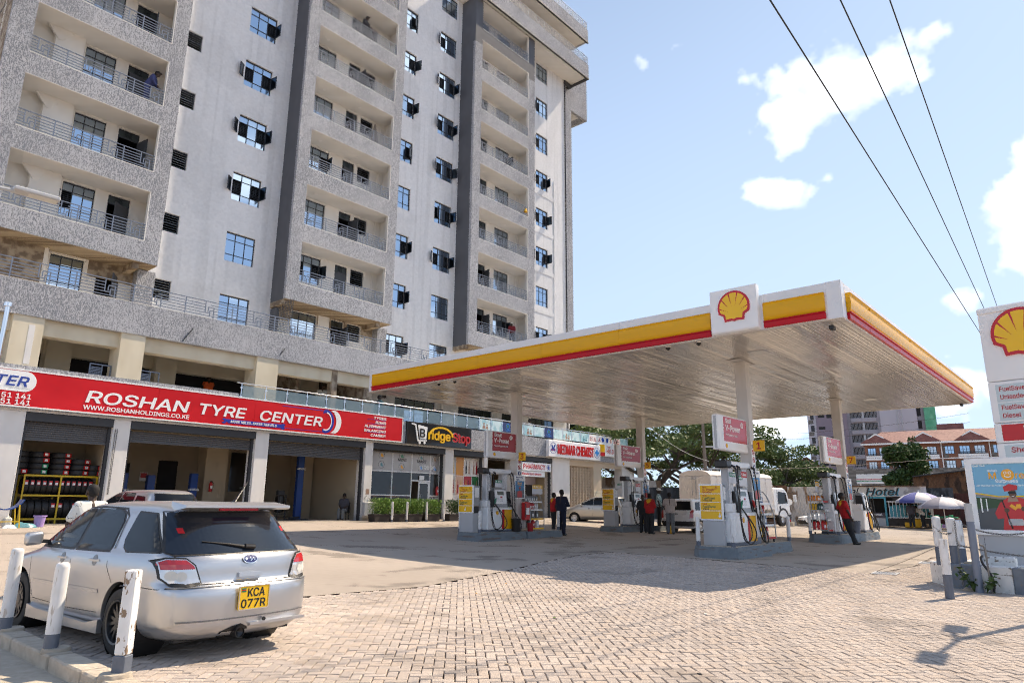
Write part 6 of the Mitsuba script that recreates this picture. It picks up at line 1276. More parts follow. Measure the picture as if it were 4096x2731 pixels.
for sg_ in (1, -1):
    for x in (.95, 3.475): c.wheel(x, sg_, .312, .205, 'rim_dark', 7, .735)
    wins = [('front_window', [(3.12, .955), (2.96, 1.06), (2.62, 1.315), (2.52, 1.35), (2.19, 1.372), (2.19, .955)]), ('rear_window', [(2.12, .955), (2.12, 1.372), (1.60, 1.362), (1.46, 1.32), (1.40, 1.24), (1.37, .965)]), ('quarter_window', [(1.17, 1.34), (.80, 1.325), (.42, .985), (1.02, .97), (1.13, 1.01), (1.17, 1.08)])]
    c.add('window_surround', c.side(shapely.union_all([Polygon(p).buffer(.022, join_style=1) for _, p in wins[:2]]).union(sbox(2.1, .95, 2.21, 1.37)), .0035, sg_), 'car_black'); c.add('quarter_seal', c.side(Polygon(wins[2][1]).buffer(.016), .0035, sg_), 'car_black')
    for nm, p in wins: c.add(nm, c.side(Polygon(p).buffer(-.01).buffer(.01), .0075, sg_, .05), 'tinted_glass', smooth=True)
    c.line([(2.13, .95), (2.16, .72), (2.13, .36)], sgn=sg_); c.line([(3.22, .93), (3.20, .6), (3.06, .38)], sgn=sg_); c.line([(1.34, .95), (1.28, .80), (1.14, .66)], sgn=sg_); c.line([(.62, .66), (.30, .655), (.12, .67)], sgn=sg_); c.line([(3.06, .37), (2.13, .345), (1.42, .36)], .003, sgn=sg_); c.line([(3.12, .955), (2.66, 1.33), (2.52, 1.372), (2.1, 1.392), (1.50, 1.378), (1.36, 1.30), (1.30, .98)], .008, .006, sg_, 'rain_visor')
    c.add('side_rub_strip', c.side(sbox(1.42, .545, 3.1, .578), .006, sg_), 'silver_paint')
    c.handle(2.36, .845, sg_); c.handle(1.58, .855, sg_); c.mirror(2.98, sg_, .965)
    sk = [(3.13, .16), (3.13, .30), (2.9, .27), (1.6, .245), (1.32, .30), (1.32, .17)]
    c.add('side_skirt', cat([xf(prism(sk, .05), (0, sg_ * (.80 if sg_ > 0 else .80) , 0), (1, 0, 0), (0, 0, 1), (0, sg_, 0))]), 'silver_paint', smooth=20)
    # rear lamps wrap the corner
    rp = lambda pts: Polygon([(sg_ * a, b) for a, b in pts])
    outer = rp([(.50, .70), (.62, .685), (.74, .70), (.80, .76), (.815, .90), (.76, .925), (.62, .92), (.555, .86)])
    k = c.add('tail_lamp', c.rear(outer.buffer(.014), .004), 'car_black'); c.add('tail_lamp_clear', c.rear(outer, .009), 'lamp_clear', k, smooth=True); c.add('tail_lamp_red', c.rear(outer.intersection(sbox(-1, .825, 1, 1)).buffer(-.006), .013), 'lamp_red', k, smooth=True)
    c.add('lamp_reflectors', cat([c.rear(Polygon([(sg_ * x + .045 * math.cos(a), z + .045 * math.sin(a)) for a in np.linspace(0, 6.2, 16)]), .014) for x, z in ((.66, .765), (.735, .775))]), 'lens_grey', k)
    c.add('side_lamp', c.side(Polygon([(.26, .77), (.33, .80), (.39, .88), (.33, .92), (.26, .92)]), .008, sg_), 'lamp_clear', k); c.add('side_lamp_red', c.side(Polygon([(.26, .84), (.35, .845), (.38, .885), (.33, .92), (.26, .92)]), .011, sg_), 'lamp_red', k)
    c.add('head_lamp', c.front(rp([(.48, .62), (.72, .64), (.76, .72), (.55, .70)]), .008), 'lamp_clear')
gl = [(-.60, 1.345), (.60, 1.345), (.62, 1.30), (.735, .985), (.70, .965), (-.70, .965), (-.735, .985), (-.62, 1.30)]
c.add('tailgate_seal', c.rear(Polygon(gl).buffer(.014), .003), 'car_black'); c.add('tailgate_glass', c.rear(gl, .008, .05), 'rear_glass', smooth=True); mat('rear_glass', (.010, .014, .022), .04, 0., .75)
for sg_, nm in ((1, 'fog_sticker'), (-1, 'fog_sticker')): c.add(nm, c.rear(sbox(min(sg_ * .55, sg_ * .60), 1.15, max(sg_ * .55, sg_ * .60), 1.20), .0105), 'oil_red')
for pts in ([(-.70, .955), (-.60, .80), (-.49, .69), (.49, .69), (.60, .80), (.70, .955)],): c.add('tailgate_gap', c.rear(shapely.LineString(pts).buffer(.004), .003), 'car_black')
c.add('bumper_step', c.rear(sbox(-.78, .668, .78, .676), .003), 'handle_shade'); c.add('bumper_crease', c.rear(sbox(-.70, .36, .70, .372), .004), 'handle_shade')
c.add('tailgate_handle', hull([(c.rs(a, z) - d, a, z) for a in (-.13, .13) for z in (.735, .775) for d in (.0, .03)]), 'silver_paint', smooth=40)
b_ = c.add('badge', c.rear(Polygon([(.075 * math.cos(a), .90 + .037 * math.sin(a)) for a in np.linspace(0, 6.28, 24)[:-1]]), .012), 'ink_blue'); c.add('badge_rim', c.rear(Polygon([(.083 * math.cos(a), .90 + .044 * math.sin(a)) for a in np.linspace(0, 6.28, 24)[:-1]]).difference(Polygon([(.074 * math.cos(a), .90 + .036 * math.sin(a)) for a in np.linspace(0, 6.28, 24)[:-1]])), .013), 'chrome', b_); c.add('badge_stars', cat([c.rear(shapely.Point(a, z).buffer(s_, 3), .0135) for a, z, s_ in ((.045, .902, .014), (.0, .912, .008), (-.015, .895, .008), (-.035, .908, .008), (-.045, .892, .008), (-.005, .885, .007))]), 'chrome', b_)
pl_ = c.add('number_plate', cbox(c.rs(0, .50) - .028, c.rs(0, .50) - .008, -.165, .165, .435, .655, .006), 'plate_yellow'); px = c.rs(0, .5) - .0285
TP = lambda m, l, z: xf(m, (px, l, z), (0, -1, 0), (0, 0, 1), (-1, 0, 0)); c.add('plate_lettering', cat([TP(text('KCA', .075, .002, True, width=.19), .075, .555), TP(text('077R', .075, .002, True, width=.27), .14, .455)]), 'ink_black', pl_); c.add('plate_flag', cat([TP(prism(sbox(0, 0, .05, .012), .002), .145, .60), TP(prism(sbox(0, .024, .05, .036), .002), .145, .60)]), 'label_green', pl_); c.add('plate_flag_red', TP(prism(sbox(0, .013, .05, .023), .002), .145, .60), 'oil_red', pl_); c.add('plate_rim', cat([TP(prism(Polygon(rrect(.335, .225, .015)).difference(Polygon(rrect(.318, .208, .012))), .004), 0, .545)]), 'chrome', pl_)
c.add('spoiler', cat([hull([(x_, l, z) for l in (-.60, .60) for x_, z in ((.34, 1.395), (.34, 1.42), (.62, 1.455), (.62, 1.40))] + [(.40, .62, 1.38), (.40, -.62, 1.38), (.55, .61, 1.37), (.55, -.61, 1.37)])]), 'silver_paint', smooth=30); c.add('brake_light', cbox(.36, .40, -.22, .22, 1.365, 1.39, .006), 'deep_red')
c.add('wiper', cat([tube([(c.rs(.02, 1.02) - .03, .02, 1.015), (c.rs(.2, 1.06) - .035, .20, 1.045), (c.rs(.42, 1.09) - .03, .44, 1.075)], [.016, .012, .005], 6), tube([(c.rs(-.08, 1.02) - .035, -.08, 1.01), (c.rs(.03, 1.02) - .035, .03, 1.02)], .024, 8)]), 'black_plastic', smooth=40)
c.add('aerial', tube([(.72, -.12, 1.43), (.66, -.12, 1.47), (.46, -.12, 1.66)], [.03, .014, .004], 6), 'black_plastic'); c.add('exhaust', xf(lathe([(.045, .0), (.05, .0), (.05, .30), (.045, .30), (.045, .02), (.001, .05)], 14), (-.03, .12, .235), (0, 1, 0), (0, 0, 1), (1, 0, 0)), 'black_plastic', smooth=40); c.add('exhaust_surround', c.rear(Polygon([(.30, .20), (.30, .25), (.20, .29), (.10, .31), (.02, .27), (.0, .20)]), .003), 'car_black')
c.add('lower_lip', hull([(x_, l, z) for l in (-.62, .02) for x_, z in ((-.03, .285), (-.03, .31), (.10, .30), (.10, .26))]), 'silver_paint', smooth=30); c.add('underside', box(.25, 4.2, -.62, .62, .17, .23), 'car_black'); c.add('reversing_sensor', mv(xf(cyl((0, 0, 0), .018, .02, 8), (-.02, -.13, .33), (0, 1, 0), (0, 0, 1), (-1, 0, 0)), 0, 0, 0), 'black_plastic')
c.add('windscreen', c.front([(-.60, 1.36), (.60, 1.36), (.72, 1.0), (-.72, 1.0)], .006), 'tinted_glass')

def simple_car(prof, L, label, o, head, paint, wb, wins, rg, z_lamp, rim='rim_silver', cat_='car', rw=.29, name='parked_car', trim=None, tail=None, windscreen=None, plate=True, spokes=5, fl=None, Rg=.42, Rr=.42, Rf=.75, bump=None):
    c = Car(prof, L, label, cat_, (o[0], o[1], G(o[0], o[1])), head, paint, Rr, Rf, Rg, name); c.body(wb, rw, 34)
    for sg_ in (1, -1):
        for x in wb: c.wheel(x, sg_, rw, .18, rim, spokes, float(c.w(.5)) - .10)
        c.add('window_surround', c.side(shapely.union_all([Polygon(p).buffer(.02) for p in wins]), .003, sg_, .12), 'car_black')
        for p in wins: c.add('side_window', c.side(Polygon(p), .007, sg_, .1), 'tinted_glass', smooth=True)
        for x in (trim or []): c.line([(x, .9), (x, .35)], sgn=sg_); c.handle(x + .2, .82, sg_)
        c.mirror(wins[0][0][0] - .12, sg_, .96)
        tl = tail or [(.50, .72), (.72, .72), (.76, .80), (.76, .95), (.60, .95)]
        c.add('tail_lamp', c.rear(Polygon([(sg_ * a, b) for a, b in tl]), .008), 'lamp_red'); c.add('head_lamp', c.front(Polygon([(sg_ * a, b) for a, b in (fl or [(.42, z_lamp - .06), (.70, z_lamp - .03), (.74, z_lamp + .09), (.52, z_lamp + .05)])]), .008), 'lamp_clear')
        if bump: c.add('bumper_trim', c.side(sbox(.0 + .02, .3, .5, bump), .004, sg_), 'car_black')
    c.add('tailgate_seal', c.rear(Polygon(rg).buffer(.015), .003), 'car_black'); c.add('tailgate_glass', c.rear(rg, .007), 'tinted_glass', smooth=True)
    if bump: c.add('rear_bumper', c.rear(sbox(-.8, .3, .8, bump), .005), 'car_black'); c.add('front_bumper', c.front(sbox(-.8, .3, .8, bump), .005), 'car_black')
    if windscreen: c.add('windscreen', c.front(windscreen, .006), 'tinted_glass')
    if plate: c.add('number_plate', c.rear(sbox(-.2, .60, .2, .71), .012), 'plate_yellow')
    c.add('grille', c.front(sbox(-.36, z_lamp - .05, .36, z_lamp + .03), .008), 'car_black'); return c
HAT = [(.19, .08, .12, .66), (.26, .02, .04, .76), (.40, .0, .0, .82), (.60, .02, .03, .835), (.74, .06, .10, .84), (.84, .07, .30, .835), (.92, .09, .62, .82), (.99, .12, .80, .79), (1.15, .20, 1.12, .74), (1.30, .28, 1.42, .67), (1.40, .38, 1.66, .60), (1.45, .55, 1.9, .50), (1.475, .9, 2.2, .34), (1.482, 1.3, 2.4, .12)]
hw_ = [[(2.80, 1.0), (2.24, 1.37), (1.96, 1.39), (1.96, 1.0)], [(1.90, 1.0), (1.90, 1.39), (1.30, 1.36), (1.16, 1.0)], [(1.08, 1.02), (1.14, 1.30), (.75, 1.27), (.52, 1.03)]]
hrg = [(-.56, 1.36), (.56, 1.36), (.66, 1.04), (-.66, 1.04)]; hws = [(-.54, 1.40), (.54, 1.40), (.68, 1.04), (-.68, 1.04)]
a = math.radians(98); f_ = np.array([math.cos(a), math.sin(a)]); o2 = np.array([8.55, 19.4])
simple_car(HAT, 4.1, 'second silver car behind the silver estate, only its roof showing, in front of the garage', o2, a, 'silver_paint', (.72, 3.2), hw_, hrg, .68, windscreen=hws)
a = math.radians(106); f_ = np.array([math.cos(a), math.sin(a)]); ax_ = np.array([34.75, 25.1]); o2 = ax_ - 3.15 * f_
HB = [(z * (1.56 / 1.482) if z > .9 else z * 1.02, r, f * 1.05, w) for z, r, f, w in HAT]
simple_car(HB, 3.95, 'pale silver hatchback parked nose in by the chemist shop', o2, a, 'champagne_paint', (.65, 3.12), [[(z0, z1 * 1.05) for z0, z1 in p] for p in hw_], [(a_, b_ * 1.05) for a_, b_ in hrg], .74, trim=(2.0, 1.2), windscreen=[(a_, b_ * 1.05) for a_, b_ in hws])
VAN = [(.20, .08, .14, .68), (.28, .02, .05, .77), (.42, .0, .0, .82), (.62, .0, .03, .838), (.78, .02, .12, .842), (.88, .03, .42, .84), (.94, .04, .72, .825), (1.0, .06, .86, .80), (1.2, .13, 1.18, .745), (1.36, .19, 1.44, .69), (1.45, .26, 1.62, .63), (1.49, .40, 1.85, .54), (1.51, .8, 2.3, .34), (1.516, 1.2, 2.6, .12)]
c = simple_car(VAN, 4.2, 'white estate van with a dark rear window standing at pump 5', (29.15, 15.62), math.radians(-1.5), 'white_paint', (.78, 3.33), [[(2.98, 1.0), (2.5, 1.36), (2.2, 1.38), (2.2, 1.0)], [(2.13, 1.0), (2.13, 1.39), (1.46, 1.38), (1.46, 1.0)], [(1.36, 1.02), (1.36, 1.37), (.58, 1.35), (.42, 1.02)]], [(-.60, 1.38), (.60, 1.38), (.69, 1.02), (-.69, 1.02)], .66, trim=(2.2, 1.42), tail=[(.66, .66), (.81, .66), (.81, 1.0), (.74, 1.02), (.68, .92)], windscreen=[(-.54, 1.42), (.54, 1.42), (.7, 1.06), (-.7, 1.06)], Rr=.22, Rg=.22, plate=False, bump=.52, rw=.30)
labels[c.key]['label'] = 'white estate van with a dark rear window beside the red jacketed attendant'
c.add('handle_bar', c.rear(sbox(-.12, .82, .12, .86), .02), 'car_black'); c.add('lettering', c.rear(sbox(-.5, .80, -.3, .83), .008), 'mid_grey')
SED = [(.19, .08, .14, .66), (.26, .02, .04, .76), (.42, .0, .0, .81), (.60, .01, .02, .825), (.74, .03, .10, .83), (.80, .08, .35, .825), (.86, .22, .75, .815), (.91, .50, 1.05, .80), (.95, .66, 1.2, .765), (1.1, .92, 1.45, .71), (1.26, 1.18, 1.74, .64), (1.33, 1.36, 1.95, .56), (1.36, 1.6, 2.15, .44), (1.372, 1.85, 2.3, .15)]
sw_ = [[(2.90, .96), (2.5, 1.26), (2.15, 1.28), (2.15, .96)], [(2.08, .96), (2.08, 1.28), (1.62, 1.26), (1.25, .97)]]
a = math.radians(112); f_ = np.array([math.cos(a), math.sin(a)]); ax_ = np.array([48.35, 15.9]); o2 = ax_ - 3.35 * f_
simple_car(SED, 4.3, 'white saloon with a black front bumper in front of the corrugated fence', o2, a, 'white_paint', (.85, 3.35), sw_, [(-.5, 1.25), (.5, 1.25), (.62, 1.0), (-.62, 1.0)], .66, trim=(2.1,), windscreen=[(-.5, 1.28), (.5, 1.28), (.68, 1.0), (-.68, 1.0)], bump=.56)
a = math.radians(150); o2 = np.array([54.8, 14.2])
simple_car(HAT, 4.1, 'white car half hidden behind the far pump, in front of the hotel', o2, a, 'white_paint', (.72, 3.2), hw_, hrg, .68, windscreen=hws)

# --- the white box truck
tk = thing('box_truck', 'white box truck with ribbed cargo body parked beyond the pumps', 'truck'); th = math.radians(-10.5); to = np.array([37.4, 18.75]); tf = np.array([math.cos(th), math.sin(th), 0]); tl_ = np.array([-math.sin(th), math.cos(th), 0]); tz = G(41, 18)
TW = lambda m: xf(m, (to[0], to[1], tz), tf, tl_, (0, 0, 1))
def tp(name, m, mt, parent=None, smooth=False): return part(parent or tk, name, TW(m), mt, smooth)
mat('truck_cream', (.66, .62, .575), .5)
tp('cargo_body', cat([cbox(0, 6.3, -1.08, 1.08, 1.0, 2.9, .04), xf(prism(Polygon([(1.10 * math.cos(t), .32 * math.sin(t)) for t in np.linspace(0, math.pi, 16)]), 6.32), (-.01, 0, 2.9), (0, 1, 0), (0, 0, 1), (1, 0, 0))]), 'truck_cream')
for i in range(10): tp('side_rib', cbox(.02 + .62 * i, .10 + .62 * i, -1.12, -1.08, 1.0, 2.9, .008), 'truck_cream')
tp('side_planks', cat([box(.0, 6.3, -1.105, -1.081, 1.06 + .22 * i, 1.22 + .22 * i) for i in range(8)]), 'truck_cream')
dd = tp('rear_doors', cat([cbox(-.04, 0, -1.04, -.02, 1.05, 2.82, .01), cbox(-.04, 0, .02, 1.04, 1.05, 2.82, .01)]), 'truck_cream'); tp('door_ribs', cat([box(-.055, -.041, -.95 + .21 * i, -.83 + .21 * i, 1.1, 2.78) for i in range(10)]), 'truck_cream', dd); tp('lock_rod', cat([tube([(-.07, l, 1.05), (-.07, l, 2.9)], .018, 6) for l in (-.12, .12)] + [box(-.09, -.05, -.2, .2, 2.68, 2.74)]), 'mid_grey', dd)
tp('chassis', cat([box(.2, 8.0, -.45, .45, .62, .86), box(.0, .12, -1.0, 1.0, .5, .62)]), 'car_black')
cab = hull([(x_, l, z) for l in (-1.02, 1.02) for x_, z in ((6.5, .75), (6.5, 2.28), (7.75, 2.28), (8.02, 2.05), (8.22, 1.45), (8.28, .75), (8.2, .5), (7.9, .5))] + [(x_, l, z) for l in (-.92, .92) for x_, z in ((6.6, 2.36), (7.6, 2.36))])
ck = tp('cab', cab, 'white_paint', smooth=25); tp('door_window', prism([(0, 0), (1, 0), (1, 1), (0, 1)], .001) if False else cat([xf(prism([(6.95, 1.35), (8.05, 1.42), (7.86, 2.05), (7.05, 2.12), (6.95, 2.05)], .012), (0, sg_ * 1.022, 0), (1, 0, 0), (0, 0, 1), (0, sg_, 0)) for sg_ in (-1, 1)]), 'tinted_glass', ck); tp('door_gap', cat([xf(prism(shapely.LineString([(6.85, 2.2), (6.85, .95), (7.0, .8)]).buffer(.008), .006), (0, -1.021, 0), (1, 0, 0), (0, 0, 1), (0, -1, 0)), box(7.05, 7.2, -1.035, -1.02, 1.02, 1.24)]), 'car_black', ck); tp('windscreen', hull([(x_, l, z) for l in (-.9, .9) for x_, z in ((8.05, 2.0), (8.235, 1.45), (8.06, 2.01), (8.25, 1.45))]), 'tinted_glass', ck)
tp('wheel_guard', cat([xf(prism(Polygon([(.62 * math.cos(t), .62 * math.sin(t)) for t in np.linspace(.1, math.pi - .1, 14)] + [(.50 * math.cos(t), .50 * math.sin(t)) for t in np.linspace(math.pi - .1, .1, 14)]), .30), (7.45, -.74, .50), (1, 0, 0), (0, 0, 1), (0, -1, 0)), box(7.95, 8.32, -1.04, 1.04, .42, .72)]), 'dark_trim', ck); tp('indicator', box(8.1, 8.33, -1.045, -.9, .74, .86), 'lamp_clear', ck)
mk2 = tp('mirror', cat([cbox(8.35, 8.45, -1.42, -1.22, 1.5, 1.95, .04)]), 'white_paint', smooth=30); tp('mirror_arm', tube([(8.0, -1.0, 2.05), (8.35, -1.25, 2.08), (8.42, -1.3, 1.9)], .018, 6), 'car_black', mk2)
for x in (1.6, 7.45):
    for sg_ in (-1, 1):
        k = tp('wheel', xf(lathe([(.24, -.13), (.36, -.14), (.42, -.12), (.44, -.08), (.44, .08), (.42, .12), (.36, .14), (.24, .13)], 26), (x, sg_ * .86, .44), (1, 0, 0), (0, 0, 1), (0, -1, 0)), 'tyre_rubber', smooth=35); tp('hub', xf(lathe([(.25, .12), (.23, .04), (.12, .0), (.11, .08), (.001, .09)], 18), (x, sg_ * .86, .44), (1, 0, 0), (0, 0, 1), (0, sg_, 0)), 'rim_silver', k, smooth=40)

# ================================================================ people
SK = [('skin_dark', (.045, .024, .015)), ('skin_brown', (.075, .040, .025))]
for k_, c_ in SK: mat(k_, c_, .5)
mat('hair_black', (.008, .007, .007), .8)
_SPH = {}
def ball(p, r, n=10): return m3.Manifold.sphere(float(r), n).translate([float(x) for x in p])
def bone(a, b, ra, rb, n=10): return m3.Manifold.batch_hull([ball(a, ra, n), ball(b, rb, n)])
def solid(bs):
    mf = m3.Manifold.batch_boolean(bs, m3.OpType.Add); m = mf.to_mesh(); return np.array(m.vert_properties[:, :3], float), np.array(m.tri_verts)
def soft(m, edge=.035, it=8):
    t = trimesh.Trimesh(*m, process=True); v, f = trimesh.remesh.subdivide_to_size(t.vertices, t.faces, edge, max_iter=6); t = trimesh.Trimesh(v, f, process=True); trimesh.smoothing.filter_taubin(t, iterations=it); return np.array(t.vertices), np.array(t.faces)
def person(label, x, y, z, face, H=1.72, top=('fabric', None), legs=None, skin='skin_dark', pose='stand', hat=None, sleeve=.55, arms=None, bend=0., lean=(0, 0), group=None, shoes='car_black', hair=True, extra=None, head_turn=0., long_hair=False, squat=0):
    t = thing('person', label, 'person', group); s = H / 1.75
    V = lambda *p: np.array(p, float)
    hip, kn, an = .92, .48, .07
    L = {}
    for sg_, n in ((1, 'l'), (-1, 'r')):
        if pose == 'sit': L[n] = [V(0, .09 * sg_, .50), V(.42, .11 * sg_, .50), V(.40, .11 * sg_, .07), V(.54, .12 * sg_, .04)]
        else:
            st = {'stand': .03, 'walk': .16}.get(pose, .03) * sg_
            L[n] = [V(0, .09 * sg_, hip), V(.02 + st * .5, .10 * sg_, kn), V(-.01 + st, .11 * sg_, an), V(.14 + st, .13 * sg_, .03)]
            if pose == 'cross': L[n] = [V(0, .08 * sg_, hip), V(.10, .07 * sg_, kn), V(.20 + (.06 if sg_ > 0 else 0), .02 * sg_, an), V(.36 + (.06 if sg_ > 0 else 0), .03 * sg_, .03)]
    base = V(0, 0, .50 if pose == 'sit' else hip)
    cb, sb = math.cos(bend), math.sin(bend); up = lambda d, f=0., l=0.: base + V(d * sb + f * cb, l, d * cb - f * sb) + V(lean[0] * d / .6, lean[1] * d / .6, 0)
    chest, sh, nk, hd_ = up(.32), up(.50), up(.56), up(.70, .02)
    A = {}
    default = {'l': ((-.02, .27, .24), (.05, .27, .0)), 'r': ((-.02, -.27, .24), (.05, -.27, .0))}
    for n, sg_ in (('l', 1), ('r', -1)):
        e, w = (arms or {}).get(n, default[n]); A[n] = [up(.50, 0, .185 * sg_), up(e[2], e[0], e[1]), up(w[2], w[0], w[1])]
    c, sn = math.cos(face), math.sin(face)
    Wd = lambda m: xf((m[0] * s, m[1]), (x, y, z), (c, sn, 0), (-sn, c, 0), (0, 0, 1))
    hx = V(math.cos(head_turn), math.sin(head_turn), 0); hl = V(-math.sin(head_turn), math.cos(head_turn), 0)
    HP = lambda f, l, u: hd_ + hx * f + hl * l + V(0, 0, u)
    head = [m3.Manifold.batch_hull([ball(HP(-.012, 0, .035), .092, 14), ball(HP(.02, 0, .0), .078, 12), ball(HP(.048, 0, -.075), .040, 10), ball(HP(.055, 0, .03), .06, 10)]), bone(HP(.098, 0, .005), HP(.112, 0, -.028), .010, .016, 7), bone(HP(-.0, .086, .0), HP(.0, .088, -.03), .017, .014, 7), bone(HP(0, -.086, .0), HP(0, -.088, -.03), .017, .014, 7), bone(HP(.085, -.02, -.062), HP(.085, .02, -.062), .011, .011, 7)]
    b = head + [bone(nk - V(0, 0, .04), hd_ - V(.01, 0, .05), .056, .052), bone(base, chest, .13, .13), bone(chest, sh, .13, .09)]
    for n in 'lr':
        a = A[n]; b += [bone(a[0], a[1], .048, .040), bone(a[1], a[2], .040, .028)]; d = a[2] - a[1]; d /= np.linalg.norm(d); sd = np.cross(d, V(1, 0, .2)); sd /= np.linalg.norm(sd) + 1e-9; fr = np.cross(sd, d)
        b.append(bone(a[2], a[2] + d * .085, .028, .036, 8)); pm = a[2] + d * .09
        for i, ln in enumerate((.062, .072, .068, .052)):
            q = pm + sd * (-.027 + .018 * i); m_ = q + d * ln * .6 + fr * .010; b += [bone(q, m_, .0095, .0085, 6), bone(m_, m_ + d * ln * .4 + fr * .024, .0085, .007, 6)]
        q = a[2] + d * .03 + fr * .02; b.append(bone(q, q + d * .045 + fr * .035, .011, .009, 6))
        l = L[n]; b += [bone(l[0], l[1], .08, .055), bone(l[1], l[2], .052, .036)]
    part(t, 'body', Wd(solid(b)), skin, smooth=55)
    tm_, lm_ = top[0], legs
    st = [m3.Manifold.batch_hull([ball(base + V(0, .075, .04), .137), ball(base + V(0, -.075, .04), .137), ball(chest + V(.01, .09, 0), .137), ball(chest + V(.01, -.09, 0), .137)]), m3.Manifold.batch_hull([ball(chest + V(0.01, .09, 0), .137), ball(chest + V(.01, -.09, 0), .137), ball(A['l'][0], .078), ball(A['r'][0], .078), ball(nk - V(.01, 0, .05), .072)])]
    for n in 'lr':
        a = A[n]; k = sleeve
        if k <= .55: st.append(bone(a[0], a[0] + (a[1] - a[0]) * k * 1.4, .078, .076))
        else: st += [bone(a[0], a[1], .078, .066), bone(a[1], a[1] + (a[2] - a[1]) * .95, .058, .042)]
    part(t, 'shirt', Wd(soft(solid(st))), tm_, smooth=60)
    if top[1]: part(t, 'yoke', Wd(solid([m3.Manifold.batch_hull([ball(A['l'][0] + V(0, -.02, .02), .058), ball(A['r'][0] + V(0, .02, .02), .058), ball(nk + V(0, 0, -.02), .066), ball(chest + (sh - chest) * .72 + V(-.05, 0, .0), .092)])])), top[1], smooth=60)
    tr = [m3.Manifold.batch_hull([ball(base + V(-.01, .07, .02), .115), ball(base + V(-.01, -.07, .02), .115), ball(L['l'][0] + V(0, 0, -.06), .098), ball(L['r'][0] + V(0, 0, -.06), .098)])]
    for n in 'lr': l = L[n]; tr += [bone(l[0] + V(0, 0, -.04), l[1], .108, .086), bone(l[1], l[2] + V(0, 0, .03), .084, .074)]
    part(t, 'trousers', Wd(soft(solid(tr))), lm_, smooth=60)
    for n in 'lr': l = L[n]; part(t, 'shoe', Wd(solid([bone(l[2] + V(-.03, 0, -.025), l[3] + V(0, 0, .01), .042, .038, 8), bone(l[2], l[2] + V(0, 0, .05), .044, .046, 8)])), shoes, smooth=55)
    if hair: part(t, 'hair', Wd(solid([m3.Manifold.batch_hull([ball(HP(-.022, 0, .05), .093, 14), ball(HP(.02, 0, .075), .072, 12), ball(HP(-.045, 0, .0), .072, 10)])] + ([bone(HP(-.06, 0, .0), HP(-.08, 0, -.14), .08, .05)] if long_hair else []))), 'hair_black', smooth=60)
    if hat: part(t, 'cap', Wd(solid([m3.Manifold.batch_hull([ball(HP(-.012, 0, .062), .100, 14), ball(HP(.03, 0, .07), .085, 12)]), m3.Manifold.batch_hull([ball(HP(.09, .05, .055), .014, 8), ball(HP(.09, -.05, .055), .014, 8), ball(HP(.175, .03, .045), .011, 8), ball(HP(.175, -.03, .045), .011, 8)])])), hat, smooth=60)
    return t
for k_, c_, r_ in (('tee_white', (.66, .66, .62), .9), ('navy_cloth', (.010, .014, .035), .9), ('dark_cloth', (.022, .025, .03), .9), ('red_cloth', (.42, .012, .016), .85), ('yellow_cloth', (.66, .38, .02), .85), ('tan_cloth', (.42, .36, .33), .9), ('grey_cloth', (.14, .15, .16), .9), ('grey_shirt', (.055, .055, .07), .9), ('blue_camo', (.05, .06, .16), .9), ('teal_shirt', (.05, .12, .15), .9), ('maroon_cloth', (.16, .012, .02), .9), ('vest_orange', (.75, .12, .02), .7), ('teal_cloth', (.03, .22, .25), .9)): mat(k_, c_, r_)
mat('print_shirt', proc(lambda p, n, uv: mix((.50, .60, .58), (.10, .22, .22), smoothstep(.52, .60, noise(p.x * 22, p.y * 22, p.z * 22)))), .9)
FOLD = {'l': ((.10, .26, .22), (.20, -.08, .24)), 'r': ((.10, -.26, .22), (.20, .08, .20))}
PHONE = {'l': ((.02, .26, .24), (.26, .10, .30)), 'r': ((.02, -.26, .24), (.25, -.10, .27))}
RAIL = {'l': ((.14, .24, .28), (.34, .14, .20)), 'r': ((.14, -.24, .28), (.34, -.14, .20))}
person('man in a white polo shirt seen from behind, standing beyond the silver estate', 3.98, 12.3, G(3.9, 12.3) - .06, math.radians(95), 1.70, ('tee_white', None), 'dark_cloth', arms={'l': ((.06, .28, .22), (.22, .20, .05)), 'r': ((-.02, -.27, .24), (.08, -.24, .02))}, sleeve=.5)
person('man in navy overalls and dark shoes seen from behind beside the left island', 22.95, 17.42, G(22.8, 17.5), math.radians(8), 1.80, ('navy_cloth', None), 'navy_cloth', arms=FOLD, sleeve=.95)
person('colleague with a red and yellow shoulder, half hidden by the man in navy overalls', 24.9, 19.35, G(24.9, 19.3), math.radians(-30), 1.66, ('red_cloth', 'yellow_cloth'), 'dark_cloth', sleeve=.5)
person('attendant in a red jacket with yellow shoulders standing by the white van', 27.15, 15.78, G(27.1, 15.8), math.radians(-8), 1.72, ('red_cloth', 'yellow_cloth'), 'dark_cloth', arms=PHONE, sleeve=.95)
person('dark haired person standing behind the red jacketed attendant', 27.7, 16.45, G(27.7, 16.4), math.radians(200), 1.64, ('dark_cloth', None), 'dark_cloth', long_hair=True)
person('man in a tan shirt and grey trousers seen from behind, before the van', 27.72, 15.12, G(27.7, 15.1), math.radians(25), 1.76, ('tan_cloth', None), 'grey_cloth', arms=PHONE, sleeve=.5)
person('man in a white cap and patterned shirt standing beyond the van', 30.2, 17.05, ITOP[5], math.radians(-62), 1.74, ('print_shirt', None), 'dark_cloth', hat='tee_white', sleeve=.5, head_turn=-.3)
person('attendant in red shirt and dark trousers leaning against a bollard at the right', 26.84, 7.66, G(26.8, 7.6), math.radians(-48), 1.78, ('red_cloth', 'yellow_cloth'), 'dark_cloth', pose='cross', lean=(-.10, 0), arms={'l': ((-.12, .24, .26), (-.02, .18, .02)), 'r': ((-.02, -.26, .24), (.06, -.24, -.02))}, sleeve=.5)
